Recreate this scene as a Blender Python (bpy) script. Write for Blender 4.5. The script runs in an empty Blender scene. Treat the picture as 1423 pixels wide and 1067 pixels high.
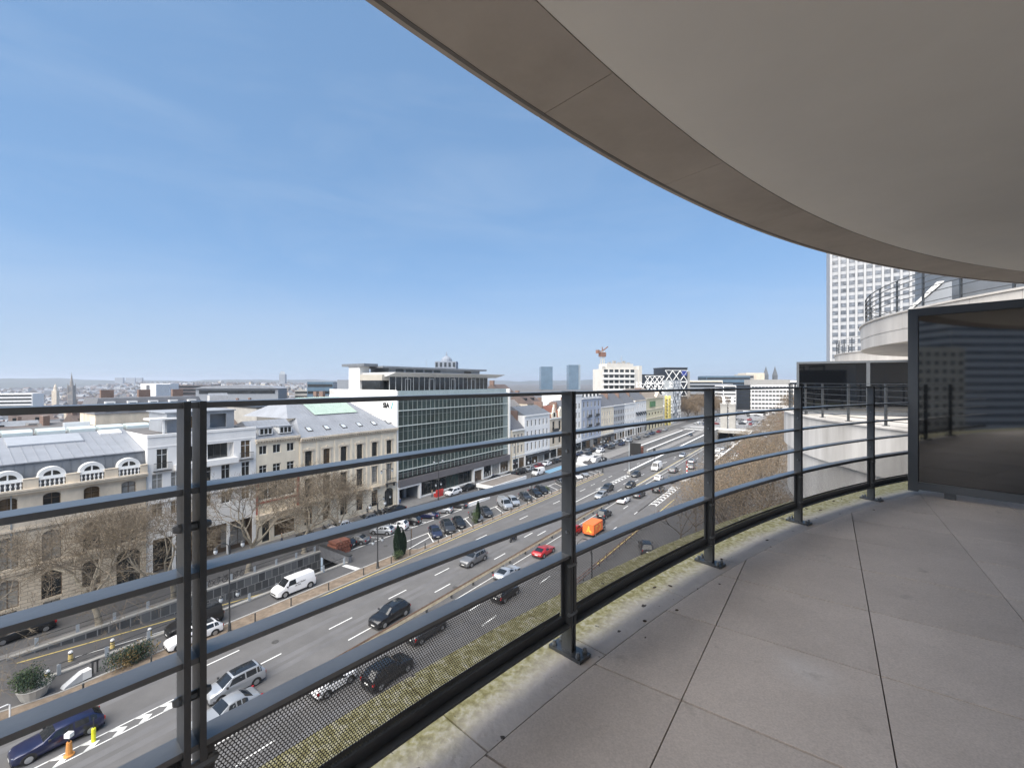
import bpy, bmesh, math, random
from mathutils import Vector, Matrix
R = math.radians
rnd = random.Random(7)
sc = bpy.context.scene
COL = sc.collection
# ------------------------------------------------------------------ camera
EYE = 26.2                       # the eye above the street (m)
cam = bpy.data.objects.new('camera', bpy.data.cameras.new('camera'))
COL.objects.link(cam)
cam.data.lens = 36.0 * 600 / 1423
cam.data.sensor_width = 36
cam.data.shift_y = -2.5 / 1423
cam.data.clip_start = 0.05
cam.data.clip_end = 40000
cam.location = (0, 0, EYE)
cam.rotation_euler = (R(90), 0, 0)
sc.camera = cam
# ------------------------------------------------------------------ sky, sun, exposure
SUN_EL, SUN_AZ = R(50), R(219)   # azimuth clockwise from +Y
w = bpy.data.worlds.new('World'); sc.world = w; w.use_nodes = True
nt = w.node_tree; nt.nodes.clear()
out = nt.nodes.new('ShaderNodeOutputWorld'); bg = nt.nodes.new('ShaderNodeBackground')
sky = nt.nodes.new('ShaderNodeTexSky'); sky.sky_type = 'NISHITA'; sky.sun_disc = False
sky.sun_elevation = SUN_EL; sky.sun_rotation = SUN_AZ; sky.air_density = .6; sky.dust_density = .1; sky.ozone_density = 4.0; sky.altitude = 60
tc = nt.nodes.new('ShaderNodeTexCoord'); mp = nt.nodes.new('ShaderNodeMapping'); mp.inputs['Scale'].default_value = (1.1, 1.8, 5.0)
mp.inputs['Rotation'].default_value = (0, R(14), R(-20))
ns = nt.nodes.new('ShaderNodeTexNoise'); ns.inputs['Scale'].default_value = 1.7; ns.inputs['Detail'].default_value = 7; ns.inputs['Roughness'].default_value = .62
ns.inputs['Distortion'].default_value = .5
rp = nt.nodes.new('ShaderNodeValToRGB'); rp.color_ramp.elements[0].position = .48; rp.color_ramp.elements[0].color = (0, 0, 0, 1)
rp.color_ramp.elements[1].position = 1.0; rp.color_ramp.elements[1].color = (.2, .2, .2, 1)
mx = nt.nodes.new('ShaderNodeMix'); mx.data_type = 'RGBA'; mx.inputs['B'].default_value = (1.9, 2.1, 2.3, 1)
L = nt.links.new
L(tc.outputs['Generated'], mp.inputs[0]); L(mp.outputs[0], ns.inputs['Vector']); L(ns.outputs['Fac'], rp.inputs[0])
L(rp.outputs[0], mx.inputs['Factor']); gam = nt.nodes.new('ShaderNodeGamma'); gam.inputs[1].default_value = .35; tint = nt.nodes.new('ShaderNodeMix'); tint.data_type = 'RGBA'; tint.blend_type = 'MULTIPLY'
tint.inputs['Factor'].default_value = 1; tint.inputs['B'].default_value = (.555, .82, 1.11, 1)
L(sky.outputs[0], gam.inputs[0]); L(gam.outputs[0], tint.inputs['A']); L(tint.outputs['Result'], mx.inputs['A']); sx = nt.nodes.new('ShaderNodeSeparateXYZ'); L(tc.outputs['Generated'], sx.inputs[0])
hr_ = nt.nodes.new('ShaderNodeMapRange'); hr_.interpolation_type = 'SMOOTHERSTEP'; hr_.inputs['From Min'].default_value = -.02; hr_.inputs['From Max'].default_value = .30; hr_.inputs['To Min'].default_value = .72; hr_.inputs['To Max'].default_value = 0
L(sx.outputs[2], hr_.inputs['Value']); hm_ = nt.nodes.new('ShaderNodeMix'); hm_.data_type = 'RGBA'; hm_.inputs['B'].default_value = (1.22, 1.45, 1.76, 1)
L(hr_.outputs[0], hm_.inputs['Factor']); L(mx.outputs['Result'], hm_.inputs['A']); L(hm_.outputs['Result'], bg.inputs[0])
bg.inputs[1].default_value = .0795
L(bg.outputs[0], out.inputs[0])
sun = bpy.data.objects.new('sun', bpy.data.lights.new('sun', 'SUN')); COL.objects.link(sun)
sun.data.energy = 1.5; sun.data.angle = R(80); sun.data.color = (1, .93, .83)
sd = Vector((math.sin(SUN_AZ) * math.cos(SUN_EL), math.cos(SUN_AZ) * math.cos(SUN_EL), math.sin(SUN_EL)))
sun.rotation_euler = sd.to_track_quat('Z', 'Y').to_euler()
sun.location = sd * 60 + Vector((0, 0, 60))
sc.view_settings.view_transform = 'Standard'; sc.view_settings.look = 'None'
sc.view_settings.exposure = 2.5
sc.view_settings.gamma = 1
sc.cycles.max_bounces = 8; sc.cycles.diffuse_bounces = 4; sc.cycles.volume_bounces = 0
# ------------------------------------------------------------------ street frame: u along the avenue, v across it
TH = R(35); S_, C_ = math.sin(TH), math.cos(TH)
RZ = R(55)
def P(u, v, z=0.0): return Vector((u * S_ - v * C_, u * C_ + v * S_, z))
# ------------------------------------------------------------------ materials
MATS = {}
def mat(name, col, rough=.8, var=.12, scale=.6, metal=0, bump=0, spec=.5, ior=None, detail=6, bscale=None, coat=0, dirt=None, streak=0):
    if name in MATS: return MATS[name]
    m = bpy.data.materials.new(name); m.use_nodes = True; n = m.node_tree; b = n.nodes['Principled BSDF']
    b.inputs['Roughness'].default_value = rough; b.inputs['Metallic'].default_value = metal
    b.inputs['Specular IOR Level'].default_value = spec
    if ior: b.inputs['IOR'].default_value = ior
    if coat: b.inputs['Coat Weight'].default_value = coat; b.inputs['Coat Roughness'].default_value = .06
    if var or bump:
        t = n.nodes.new('ShaderNodeTexCoord'); z = n.nodes.new('ShaderNodeTexNoise')
        z.inputs['Scale'].default_value = scale; z.inputs['Detail'].default_value = detail; z.inputs['Roughness'].default_value = .65
        n.links.new(t.outputs['Object'], z.inputs['Vector'])
        if streak:
            q = n.nodes.new('ShaderNodeMapping'); q.inputs['Scale'].default_value = (1, 1, 1 / streak)
            n.links.new(t.outputs['Object'], q.inputs[0]); n.links.new(q.outputs[0], z.inputs['Vector'])
        r = n.nodes.new('ShaderNodeValToRGB'); e = r.color_ramp.elements
        e[0].position = .3; e[1].position = .72
        e[0].color = (*[max(0, c * (1 - var)) for c in (dirt or col)], 1); e[1].color = (*[min(1, c * (1 + var)) for c in col], 1)
        n.links.new(z.outputs['Fac'], r.inputs[0]); n.links.new(r.outputs[0], b.inputs['Base Color'])
        if bump:
            z2 = z
            if bscale:
                z2 = n.nodes.new('ShaderNodeTexNoise'); z2.inputs['Scale'].default_value = bscale; z2.inputs['Detail'].default_value = 4
                n.links.new(t.outputs['Object'], z2.inputs['Vector'])
            k = n.nodes.new('ShaderNodeBump'); k.inputs['Strength'].default_value = bump; k.inputs['Distance'].default_value = .02
            n.links.new(z2.outputs['Fac'], k.inputs['Height']); n.links.new(k.outputs[0], b.inputs['Normal'])
    else: b.inputs['Base Color'].default_value = (*col, 1)
    MATS[name] = m; return m
def brickmat(name, c1, c2, mortar, bw, bh, msize=.012, rough=.85, var=.25, axis='xz'):
    if name in MATS: return MATS[name]
    m = mat(name, c1, rough, 0); n = m.node_tree; b = n.nodes['Principled BSDF']
    t = n.nodes.new('ShaderNodeTexCoord'); q = n.nodes.new('ShaderNodeMapping')
    if axis == 'xz': q.inputs['Rotation'].default_value = (R(-90), 0, 0)
    br = n.nodes.new('ShaderNodeTexBrick'); br.inputs['Color1'].default_value = (*c1, 1); br.inputs['Color2'].default_value = (*c2, 1)
    br.inputs['Mortar'].default_value = (*mortar, 1); br.inputs['Scale'].default_value = 1; br.inputs['Mortar Size'].default_value = msize
    br.inputs['Brick Width'].default_value = bw; br.inputs['Row Height'].default_value = bh
    z = n.nodes.new('ShaderNodeTexNoise'); z.inputs['Scale'].default_value = .8; z.inputs['Detail'].default_value = 8; z.inputs['Roughness'].default_value = .7
    r = n.nodes.new('ShaderNodeMapRange'); r.inputs['To Min'].default_value = 1 - var; r.inputs['To Max'].default_value = 1 + var
    x = n.nodes.new('ShaderNodeMix'); x.data_type = 'RGBA'; x.blend_type = 'MULTIPLY'; x.inputs['Factor'].default_value = 1
    l = n.links.new
    l(t.outputs['Object'], q.inputs[0]); l(q.outputs[0], br.inputs['Vector']); l(t.outputs['Object'], z.inputs['Vector']); l(z.outputs['Fac'], r.inputs['Value'])
    l(br.outputs['Color'], x.inputs['A']); l(r.outputs[0], x.inputs['B']); l(x.outputs['Result'], b.inputs['Base Color'])
    return m
G = dict(
 asphalt=mat('asphalt', (.116, .113, .113), .9, .16, .35, bump=.25, bscale=25, detail=9),
 asphalt_dark=mat('asphalt_dark', (.10, .098, .10), .9, .14, .5, bump=.2, bscale=25, detail=9),
 paving=mat('paving', (.21, .203, .198), .9, .15, .7, detail=8),
 soil=mat('soil', (.20, .155, .115), 1, .35, 1.3, detail=9),
 kerb=mat('kerbstone', (.30, .29, .275), .9, .15, 1),
 white_line=mat('white_line', (.72, .72, .70), .8, .12, 2.5),
 yellow_line=mat('yellow_line', (.62, .48, .16), .8, .15, 2.5),
 steel=mat('railing_paint_shaded', (.046, .050, .055), .36, .15, 5, bump=.04, bscale=60, ior=1.7), flat=mat('railing_paint_lit', (.135, .138, .143), .30, .14, 3, bump=.03, bscale=70, ior=1.85, dirt=(.10, .102, .105)),  # one paint in two tones: shade coloured into posts, sky light into rails
 bolt=mat('bolt_zinc', (.22, .23, .24), .35, .1, 20, metal=.7),
 dark_metal=mat('dark_metal', (.04, .042, .045), .5, .1, 3),
 galv=mat('galvanised', (.45, .48, .5), .45, .15, 2, metal=.5),
 white_paint=mat('white_paint', (.8, .8, .79), .6, .05, .7),
 white_wall=mat('white_render', (.85, .838, .82), .85, .06, .5, streak=4),
 grey_wall=mat('grey_render', (.27, .29, .32), .85, .08, .6),
 beige=mat('beige_stone', (.74, .64, .505), .9, .14, .45, detail=9, dirt=(.60, .52, .42), streak=2.5),
 beige2=mat('cream_stone', (.84, .75, .60), .9, .10, .4, detail=9, dirt=(.73, .65, .525), streak=2.5),
 rust_block=brickmat('rusticated_stone', (.66, .57, .45), (.585, .505, .40), (.33, .285, .23), 1.1, .42, .03, var=.22),
 zinc=mat('zinc_roof', (.27, .285, .315), .6, .12, .5, metal=.15, streak=3),
 zinc_dark=mat('zinc_dark', (.17, .182, .20), .6, .14, .9, metal=.2, streak=3),
 slate=mat('slate', (.135, .14, .155), .75, .18, 1.5),
 roof_tar=mat('roof_felt', (.13, .125, .125), .95, .25, .5),
 glass=mat('window_glass', (.022, .026, .028), .05, .3, .4, spec=.7),
 glass_green=mat('green_glass', (.042, .066, .062), .05, .45, .35, spec=.75, detail=3),
 glass_pale=mat('pale_glass', (.35, .45, .45), .12, .1, .5),
 curtain=mat('curtain_window', (.30, .29, .27), .4, .35, 2.2),
 warm_glass=mat('warm_window', (.11, .075, .045), .2, .7, 1.2),
 frame_white=mat('frame_white', (.75, .75, .74), .6, .03, 1),
 frame_dark=mat('frame_dark', (.07, .068, .065), .6, .05, 1),
 frame_brown=mat('frame_brown', (.13, .09, .06), .6, .05, 1),
 tyre=mat('tyre', (.018, .018, .019), .85, 0), rim=mat('rim', (.42, .43, .45), .35, 0, metal=.8),
 car_glass=mat('car_glass', (.016, .019, .023), .05, 0, spec=.6),
 lamp_clear=mat('lamp_clear', (.42, .45, .48), .12, 0), lamp_red=mat('lamp_red', (.33, .015, .018), .2, 0),
 black_plastic=mat('black_plastic', (.022, .022, .024), .6, 0), plate=mat('number_plate', (.7, .7, .68), .5, 0),
 bark=mat('plane_bark', (.30, .265, .21), .95, .3, 3, detail=8), twig=mat('twigs', (.19, .155, .115), 1, .3, .8),
 twig_dark=mat('dark_bark', (.10, .082, .07), 1, .2, 2), bud=mat('buds', (.235, .19, .125), 1, .3, .5),
 bud_brown=mat('bud_brown', (.20, .148, .098), 1, .45, .35),
 leaf=mat('leaf', (.07, .105, .045), .9, .35, 2), leaf_dark=mat('leaf_dark', (.022, .045, .027), .9, .3, 2), leaf_rust=mat('leaf_rust', (.22, .15, .06), .9, .3, 2),
 brick=brickmat('red_brick', (.20, .115, .085), (.15, .085, .065), (.25, .22, .2), .22, .075, .01),
 terracotta=mat('terracotta', (.235, .095, .065), .85, .2, 1.2), concrete=mat('concrete', (.36, .35, .33), .9, .15, .5, detail=9),
 orange=mat('orange_tarp', (.80, .16, .035), .5, .08, 1.5), yellow=mat('yellow_paint', (.8, .6, .05), .5, .05, 2), red=mat('red_paint', (.48, .035, .03), .5, .08, 2),
 blue_glass=mat('blue_glass', (.10, .16, .22), .08, .25, .05, spec=.8), teal=mat('teal_paint', (.18, .42, .44), .5, 0), black=mat('black_sign', (.012, .012, .013), .5, 0),
)
# ------------------------------------------------------------------ mesh builder
class MB:
    def __init__(s): s.v = []; s.f = []; s.m = []; s.cur = 0
    def add(s, vs, fs):
        o = len(s.v); s.v += [tuple(p) for p in vs]; s.f += [tuple(i + o for i in f) for f in fs]; s.m += [s.cur] * len(fs)
    def quad(s, *p): s.add(p, [tuple(range(len(p)))])
    def box(s, x0, x1, y0, y1, z0, z1):
        s.add([(x0, y0, z0), (x1, y0, z0), (x1, y1, z0), (x0, y1, z0), (x0, y0, z1), (x1, y0, z1), (x1, y1, z1), (x0, y1, z1)],
              [(0, 3, 2, 1), (4, 5, 6, 7), (0, 1, 5, 4), (1, 2, 6, 5), (2, 3, 7, 6), (3, 0, 4, 7)])
    def obox(s, c, a, sx, sy, z0, z1):       # box turned by a about z
        ca, sa = math.cos(a), math.sin(a); p = [(-sx / 2, -sy / 2), (sx / 2, -sy / 2), (sx / 2, sy / 2), (-sx / 2, sy / 2)]
        p = [(c[0] + x * ca - y * sa, c[1] + x * sa + y * ca) for x, y in p]; s.prism(p, z0, z1)
    def prism(s, p, z0, z1):
        n = len(p); s.add([(x, y, z0) for x, y in p] + [(x, y, z1) for x, y in p],
              [tuple(range(n - 1, -1, -1)), tuple(range(n, 2 * n))] + [(i, (i + 1) % n, n + (i + 1) % n, n + i) for i in range(n)])
    def prism_y(s, p, y0, y1):               # outline in x,z extruded along y
        n = len(p); s.add([(x, y0, z) for x, z in p] + [(x, y1, z) for x, z in p],
              [tuple(range(n)), tuple(range(2 * n - 1, n - 1, -1))] + [(i, n + i, n + (i + 1) % n, (i + 1) % n) for i in range(n)])
    def prism_x(s, p, x0, x1):               # outline in y,z extruded along x
        n = len(p); s.add([(x0, y, z) for y, z in p] + [(x1, y, z) for y, z in p],
              [tuple(range(n - 1, -1, -1)), tuple(range(n, 2 * n))] + [(i, (i + 1) % n, n + (i + 1) % n, n + i) for i in range(n)])
    def tube(s, pts, rad, n=6, caps=True):
        pts = [Vector(p) for p in pts]
        if not hasattr(rad, '__len__'): rad = [rad] * len(pts)
        vs = []; d0 = None; k = len(pts)
        for i, p in enumerate(pts):
            d = (pts[min(i + 1, k - 1)] - pts[max(i - 1, 0)]); d = d.normalized() if d.length else Vector((0, 0, 1))
            a = d.orthogonal() if d0 is None else (d0 - d * d0.dot(d))
            if a.length < 1e-6: a = d.orthogonal()
            a.normalize(); d0 = a; b = d.cross(a)
            for j in range(n):
                t = 2 * math.pi * j / n; vs.append(p + (a * math.cos(t) + b * math.sin(t)) * rad[i])
        fs = [(i * n + j, i * n + (j + 1) % n, (i + 1) * n + (j + 1) % n, (i + 1) * n + j) for i in range(k - 1) for j in range(n)]
        if caps: fs += [tuple(range(n - 1, -1, -1)), tuple((k - 1) * n + j for j in range(n))]
        s.add(vs, fs)
    def lathe(s, prof, n=12, c=(0, 0, 0), axis='z'):
        vs = []
        for r, z in prof:
            for j in range(n):
                t = 2 * math.pi * j / n; x, y = r * math.cos(t), r * math.sin(t)
                vs.append((c[0] + x, c[1] + y, c[2] + z) if axis == 'z' else (c[0] + x, c[1] + z, c[2] + y))
        k = len(prof); fs = []
        for i in range(k - 1):
            for j in range(n):
                q = (i * n + j, i * n + (j + 1) % n, (i + 1) * n + (j + 1) % n, (i + 1) * n + j); fs.append(q if axis == 'z' else q[::-1])
        fs += [tuple(range(n - 1, -1, -1)), tuple((k - 1) * n + j for j in range(n))]
        s.add(vs, fs)
    def arc(s, c, r0, r1, z0, z1, a0, a1, n, cap=True):   # curved bar about c, between radii and heights
        vs = []
        for i in range(n + 1):
            a = a0 + (a1 - a0) * i / n; ca, sa = math.cos(a), math.sin(a)
            vs += [(c[0] + r0 * ca, c[1] + r0 * sa, z0), (c[0] + r1 * ca, c[1] + r1 * sa, z0), (c[0] + r1 * ca, c[1] + r1 * sa, z1), (c[0] + r0 * ca, c[1] + r0 * sa, z1)]
        fs = []
        for i in range(n):
            o = i * 4
            for j in range(4): fs.append((o + j, o + 4 + j, o + 4 + (j + 1) % 4, o + (j + 1) % 4))
        if cap: fs += [(0, 1, 2, 3), (n * 4 + 3, n * 4 + 2, n * 4 + 1, n * 4)]
        s.add(vs, fs)
    def mesh(s, name, mats, smooth=None):
        me = bpy.data.meshes.new(name); me.from_pydata(s.v, [], s.f)
        if not isinstance(mats, (list, tuple)): mats = [mats]
        for m in mats: me.materials.append(m)
        if len(mats) > 1: me.polygons.foreach_set('material_index', s.m)
        me.update()
        bm = bmesh.new(); bm.from_mesh(me); bmesh.ops.recalc_face_normals(bm, faces=bm.faces); bm.to_mesh(me); bm.free()
        if smooth is not None:
            me.polygons.foreach_set('use_smooth', [True] * len(me.polygons)); me.set_sharp_from_angle(angle=R(smooth))
        return me
    def build(s, name, mats, parent=None, smooth=None, loc=None, rz=None):
        return O(name, s.mesh(name, mats, smooth), parent, loc, rz)
def O(name, me, parent=None, loc=None, rz=None):
    o = bpy.data.objects.new(name, me); COL.objects.link(o)
    if parent: o.parent = parent
    if loc is not None: o.location = loc
    if rz is not None: o.rotation_euler = (0, 0, rz)
    return o
def tag(o, label, cat, group=None, kind=None):
    if label: o['label'] = label
    if cat: o['category'] = cat
    if group: o['group'] = group
    if kind: o['kind'] = kind
    return o
def thing(name, label, cat, loc=(0, 0, 0), rz=0, group=None):
    return tag(O(name, None, None, loc, rz), label, cat, group)
def struct(o): o['kind'] = 'structure'; return o
def copy_tree(o, parent=None):
    c = o.copy(); COL.objects.link(c)
    if parent: c.parent = parent
    for ch in o.children: copy_tree(ch, c)
    return c
def pieces(me):
    n = len(me.vertices); par = list(range(n))
    def fd(i):
        while par[i] != i: par[i] = par[par[i]]; i = par[i]
        return i
    for e in me.edges:
        a, c = fd(e.vertices[0]), fd(e.vertices[1])
        if a != c: par[a] = c
    isl = {}
    for i in range(n): isl.setdefault(fd(i), []).append(i)
    bx = []
    for k, ids in isl.items():
        co = [me.vertices[i].co for i in ids]; lo = [min(c[j] for c in co) for j in range(3)]; hi = [max(c[j] for c in co) for j in range(3)]; bx.append([lo, hi, set(ids)])
    grp = list(range(len(bx)))
    for i in range(len(bx)):
        for j in range(i):
            (l0, h0, _), (l1, h1, _) = bx[i], bx[j]; g = math.sqrt(sum(max(0, l0[k] - h1[k], l1[k] - h0[k]) ** 2 for k in range(3)))
            m_ = max(max(h0[k] - l0[k] for k in range(3)), max(h1[k] - l1[k] for k in range(3)))
            if g <= max(.02, .5 * m_): a = grp[i]; grp = [grp[j] if q == a else q for q in grp]
    out = {}
    for g, b_ in zip(grp, bx): out.setdefault(g, set()).update(b_[2])
    return list(out.values())
SPLIT = {}
def explode(o, name=None):
    me = o.data; nm = name or o.name.split('.')[0]
    if me.name not in SPLIT:
        ps = pieces(me); ms = []
        for ids in ps:
            b = bmesh.new(); b.from_mesh(me); b.verts.ensure_lookup_table(); bmesh.ops.delete(b, geom=[v for v in b.verts if v.index not in ids], context='VERTS'); m2 = bpy.data.meshes.new(nm); b.to_mesh(m2); b.free(); [m2.materials.append(q) for q in me.materials]; ms.append(m2)
        SPLIT[me.name] = ms
    for m2 in SPLIT[me.name]:
        c = o.copy(); c.data = m2; c.name = nm; COL.objects.link(c)
    bpy.data.objects.remove(o)
def place(o, label, loc, rz, group=None, first=False):
    c = o if first else copy_tree(o)
    c.location = loc; c.rotation_euler = (0, 0, rz)
    if label: c['label'] = label
    if group: c['group'] = group
    elif 'group' in c: del c['group']
    return c
# ================================================================== THE BALCONY
FZ = EYE - 1.14                  # balcony floor level
CC = (9.9, -8.0)                 # centre of the balcony's bow
RP = 13.79
def pol(a, r, c=CC): return (c[0] + r * math.cos(a), c[1] + r * math.sin(a))
plaster = mat('ceiling_plaster', (.86, .79, .69), .95, .05, .7, bump=.03, bscale=90)
def floormat():
    m = mat('stone_tiles', (.34, .32, .31), .75, 0); n = m.node_tree; b = n.nodes['Principled BSDF']; l = n.links.new
    t = n.nodes.new('ShaderNodeTexCoord')
    # big soft mottling, fine grain and pale scuffs
    z = n.nodes.new('ShaderNodeTexNoise'); z.inputs['Scale'].default_value = 2.2; z.inputs['Detail'].default_value = 10; z.inputs['Roughness'].default_value = .72
    g = n.nodes.new('ShaderNodeTexNoise'); g.inputs['Scale'].default_value = 160; g.inputs['Detail'].default_value = 3
    v = n.nodes.new('ShaderNodeTexNoise'); v.inputs['Scale'].default_value = 9; v.inputs['Detail'].default_value = 6; v.inputs['Distortion'].default_value = 1.5
    for k in (z, g, v): l(t.outputs['Object'], k.inputs['Vector'])
    r = n.nodes.new('ShaderNodeValToRGB'); e = r.color_ramp.elements; e[0].position = .28; e[0].color = (.48, .425, .39, 1); e[1].position = .75; e[1].color = (.62, .55, .505, 1)
    l(z.outputs['Fac'], r.inputs[0])
    mr = n.nodes.new('ShaderNodeMapRange'); mr.inputs['From Min'].default_value = .3; mr.inputs['From Max'].default_value = .7; mr.inputs['To Min'].default_value = .88; mr.inputs['To Max'].default_value = 1.12
    l(g.outputs['Fac'], mr.inputs['Value'])
    x = n.nodes.new('ShaderNodeMix'); x.data_type = 'RGBA'; x.blend_type = 'MULTIPLY'; x.inputs['Factor'].default_value = 1
    l(r.outputs[0], x.inputs['A']); l(mr.outputs[0], x.inputs['B'])
    sr = n.nodes.new('ShaderNodeValToRGB'); sr.color_ramp.elements[0].position = .70; sr.color_ramp.elements[1].position = .80; sr.color_ramp.elements[1].color = (.35, .35, .35, 1); sr.color_ramp.elements[0].color = (0, 0, 0, 1)
    l(v.outputs['Fac'], sr.inputs[0])
    y = n.nodes.new('ShaderNodeMix'); y.data_type = 'RGBA'; y.inputs['B'].default_value = (.45, .43, .42, 1); l(sr.outputs[0], y.inputs['Factor']); l(x.outputs['Result'], y.inputs['A'])
    cb = n.nodes.new('ShaderNodeCombineXYZ')
    for kk, (dx, dy, of) in enumerate(((math.sin(math.radians(53.8)), -math.cos(math.radians(53.8)), -.425), (math.cos(math.radians(53.8)), math.sin(math.radians(53.8)), 1.61))):
        dp = n.nodes.new('ShaderNodeVectorMath'); dp.operation = 'DOT_PRODUCT'; dp.inputs[1].default_value = (dx, dy, 0); l(t.outputs['Object'], dp.inputs[0])
        sb_ = n.nodes.new('ShaderNodeMath'); sb_.operation = 'SUBTRACT'; sb_.inputs[1].default_value = of; l(dp.outputs['Value'], sb_.inputs[0])
        dv = n.nodes.new('ShaderNodeMath'); dv.operation = 'DIVIDE'; dv.inputs[1].default_value = .59; l(sb_.outputs[0], dv.inputs[0])
        fl_ = n.nodes.new('ShaderNodeMath'); fl_.operation = 'FLOOR'; l(dv.outputs[0], fl_.inputs[0]); l(fl_.outputs[0], cb.inputs[kk])
    wn = n.nodes.new('ShaderNodeTexWhiteNoise'); l(cb.outputs[0], wn.inputs['Vector']); wr = n.nodes.new('ShaderNodeMapRange'); wr.inputs['To Min'].default_value = .90; wr.inputs['To Max'].default_value = 1.08; l(wn.outputs['Value'], wr.inputs['Value'])
    x2 = n.nodes.new('ShaderNodeMix'); x2.data_type = 'RGBA'; x2.blend_type = 'MULTIPLY'; x2.inputs['Factor'].default_value = 1; l(y.outputs['Result'], x2.inputs['A']); l(wr.outputs[0], x2.inputs['B'])
    ds = n.nodes.new('ShaderNodeVectorMath'); ds.operation = 'DISTANCE'; ds.inputs[1].default_value = (1.16, 1.70, EYE - 1.14); l(t.outputs['Object'], ds.inputs[0])
    dm = n.nodes.new('ShaderNodeMapRange'); dm.inputs['From Min'].default_value = .02; dm.inputs['From Max'].default_value = .15; dm.inputs['To Min'].default_value = .6; dm.inputs['To Max'].default_value = 0; l(ds.outputs['Value'], dm.inputs['Value'])
    dx_ = n.nodes.new('ShaderNodeMath'); dx_.operation = 'MULTIPLY'; l(dm.outputs[0], dx_.inputs[0]); l(v.outputs['Fac'], dx_.inputs[1])
    y3 = n.nodes.new('ShaderNodeMix'); y3.data_type = 'RGBA'; y3.inputs['B'].default_value = (.72, .71, .71, 1); l(dx_.outputs[0], y3.inputs['Factor']); l(x2.outputs['Result'], y3.inputs['A']); x2 = y3
    # dark drips and specks
    dr = n.nodes.new('ShaderNodeTexNoise'); dr.inputs['Scale'].default_value = 5.5; dr.inputs['Detail'].default_value = 5; dr.inputs['Roughness'].default_value = .7; l(t.outputs['Object'], dr.inputs['Vector'])
    rr_ = n.nodes.new('ShaderNodeValToRGB'); rr_.color_ramp.elements[0].position = .27; rr_.color_ramp.elements[0].color = (.45, .45, .45, 1); rr_.color_ramp.elements[1].position = .38; rr_.color_ramp.elements[1].color = (0, 0, 0, 1); l(dr.outputs['Fac'], rr_.inputs[0])
    y2 = n.nodes.new('ShaderNodeMix'); y2.data_type = 'RGBA'; y2.inputs['B'].default_value = (.24, .21, .19, 1); l(rr_.outputs[0], y2.inputs['Factor']); l(x2.outputs['Result'], y2.inputs['A']); y = y2
    l(y.outputs['Result'], b.inputs['Base Color'])
    k = n.nodes.new('ShaderNodeBump'); k.inputs['Strength'].default_value = .12; k.inputs['Distance'].default_value = .01; l(g.outputs['Fac'], k.inputs['Height']); l(k.outputs[0], b.inputs['Normal'])
    return m
def kerbmat(name, moss):
    """edging stone: bare near the floor, green with moss towards the street (by distance from the bow's centre), dark specks"""
    m = mat(name, (.4, .37, .35), .9, 0); n = m.node_tree; b = n.nodes['Principled BSDF']; l = n.links.new
    t = n.nodes.new('ShaderNodeTexCoord'); d = n.nodes.new('ShaderNodeVectorMath'); d.operation = 'DISTANCE'
    q = n.nodes.new('ShaderNodeMapping'); q.inputs['Scale'].default_value = (1, 1, 0); l(t.outputs['Object'], q.inputs[0])
    d.inputs[1].default_value = (CC[0], CC[1], 0); l(q.outputs[0], d.inputs[0])
    z = n.nodes.new('ShaderNodeTexNoise'); z.inputs['Scale'].default_value = 3.2; z.inputs['Detail'].default_value = 12; z.inputs['Roughness'].default_value = .75
    g = n.nodes.new('ShaderNodeTexNoise'); g.inputs['Scale'].default_value = 42; g.inputs['Detail'].default_value = 5
    l(t.outputs['Object'], z.inputs['Vector']); l(t.outputs['Object'], g.inputs['Vector'])
    a = n.nodes.new('ShaderNodeMath'); a.operation = 'MULTIPLY_ADD'; a.inputs[1].default_value = .22; l(z.outputs['Fac'], a.inputs[0]); l(d.outputs['Value'], a.inputs[2])
    r = n.nodes.new('ShaderNodeMapRange'); r.inputs['From Min'].default_value = 13.74 + .1; r.inputs['From Max'].default_value = 13.87 + .1
    if not moss: r.inputs['From Min'].default_value = 14.3; r.inputs['From Max'].default_value = 14.5
    l(a.outputs[0], r.inputs['Value'])
    base = n.nodes.new('ShaderNodeValToRGB'); e = base.color_ramp.elements; e[0].position = .3; e[0].color = (.40, .365, .35, 1); e[1].position = .7; e[1].color = (.54, .50, .475, 1); l(z.outputs['Fac'], base.inputs[0])
    mo = n.nodes.new('ShaderNodeValToRGB'); e = mo.color_ramp.elements; e[0].position = .38; e[0].color = (.215, .19, .085, 1); e[1].position = .66; e[1].color = (.44, .41, .30, 1); mo.color_ramp.elements.new(.5).color = (.31, .285, .14, 1); l(g.outputs['Fac'], mo.inputs[0])
    x = n.nodes.new('ShaderNodeMix'); x.data_type = 'RGBA'; l(r.outputs[0], x.inputs['Factor']); l(base.outputs[0], x.inputs['A']); l(mo.outputs[0], x.inputs['B'])
    vo = n.nodes.new('ShaderNodeTexNoise'); vo.inputs['Scale'].default_value = 17; vo.inputs['Detail'].default_value = 3; l(t.outputs['Object'], vo.inputs['Vector'])
    sp = n.nodes.new('ShaderNodeValToRGB'); sp.color_ramp.elements[0].position = .29; sp.color_ramp.elements[0].color = (1, 1, 1, 1); sp.color_ramp.elements[1].position = .32; sp.color_ramp.elements[1].color = (0, 0, 0, 1); l(vo.outputs['Fac'], sp.inputs[0])
    y = n.nodes.new('ShaderNodeMix'); y.data_type = 'RGBA'; y.inputs['B'].default_value = (.06, .05, .045, 1); l(sp.outputs[0], y.inputs['Factor']); l(x.outputs['Result'], y.inputs['A'])
    l(y.outputs['Result'], b.inputs['Base Color'])
    k = n.nodes.new('ShaderNodeBump'); k.inputs['Strength'].default_value = .35; k.inputs['Distance'].default_value = .012; l(g.outputs['Fac'], k.inputs['Height']); l(k.outputs[0], b.inputs['Normal'])
    return m
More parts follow.
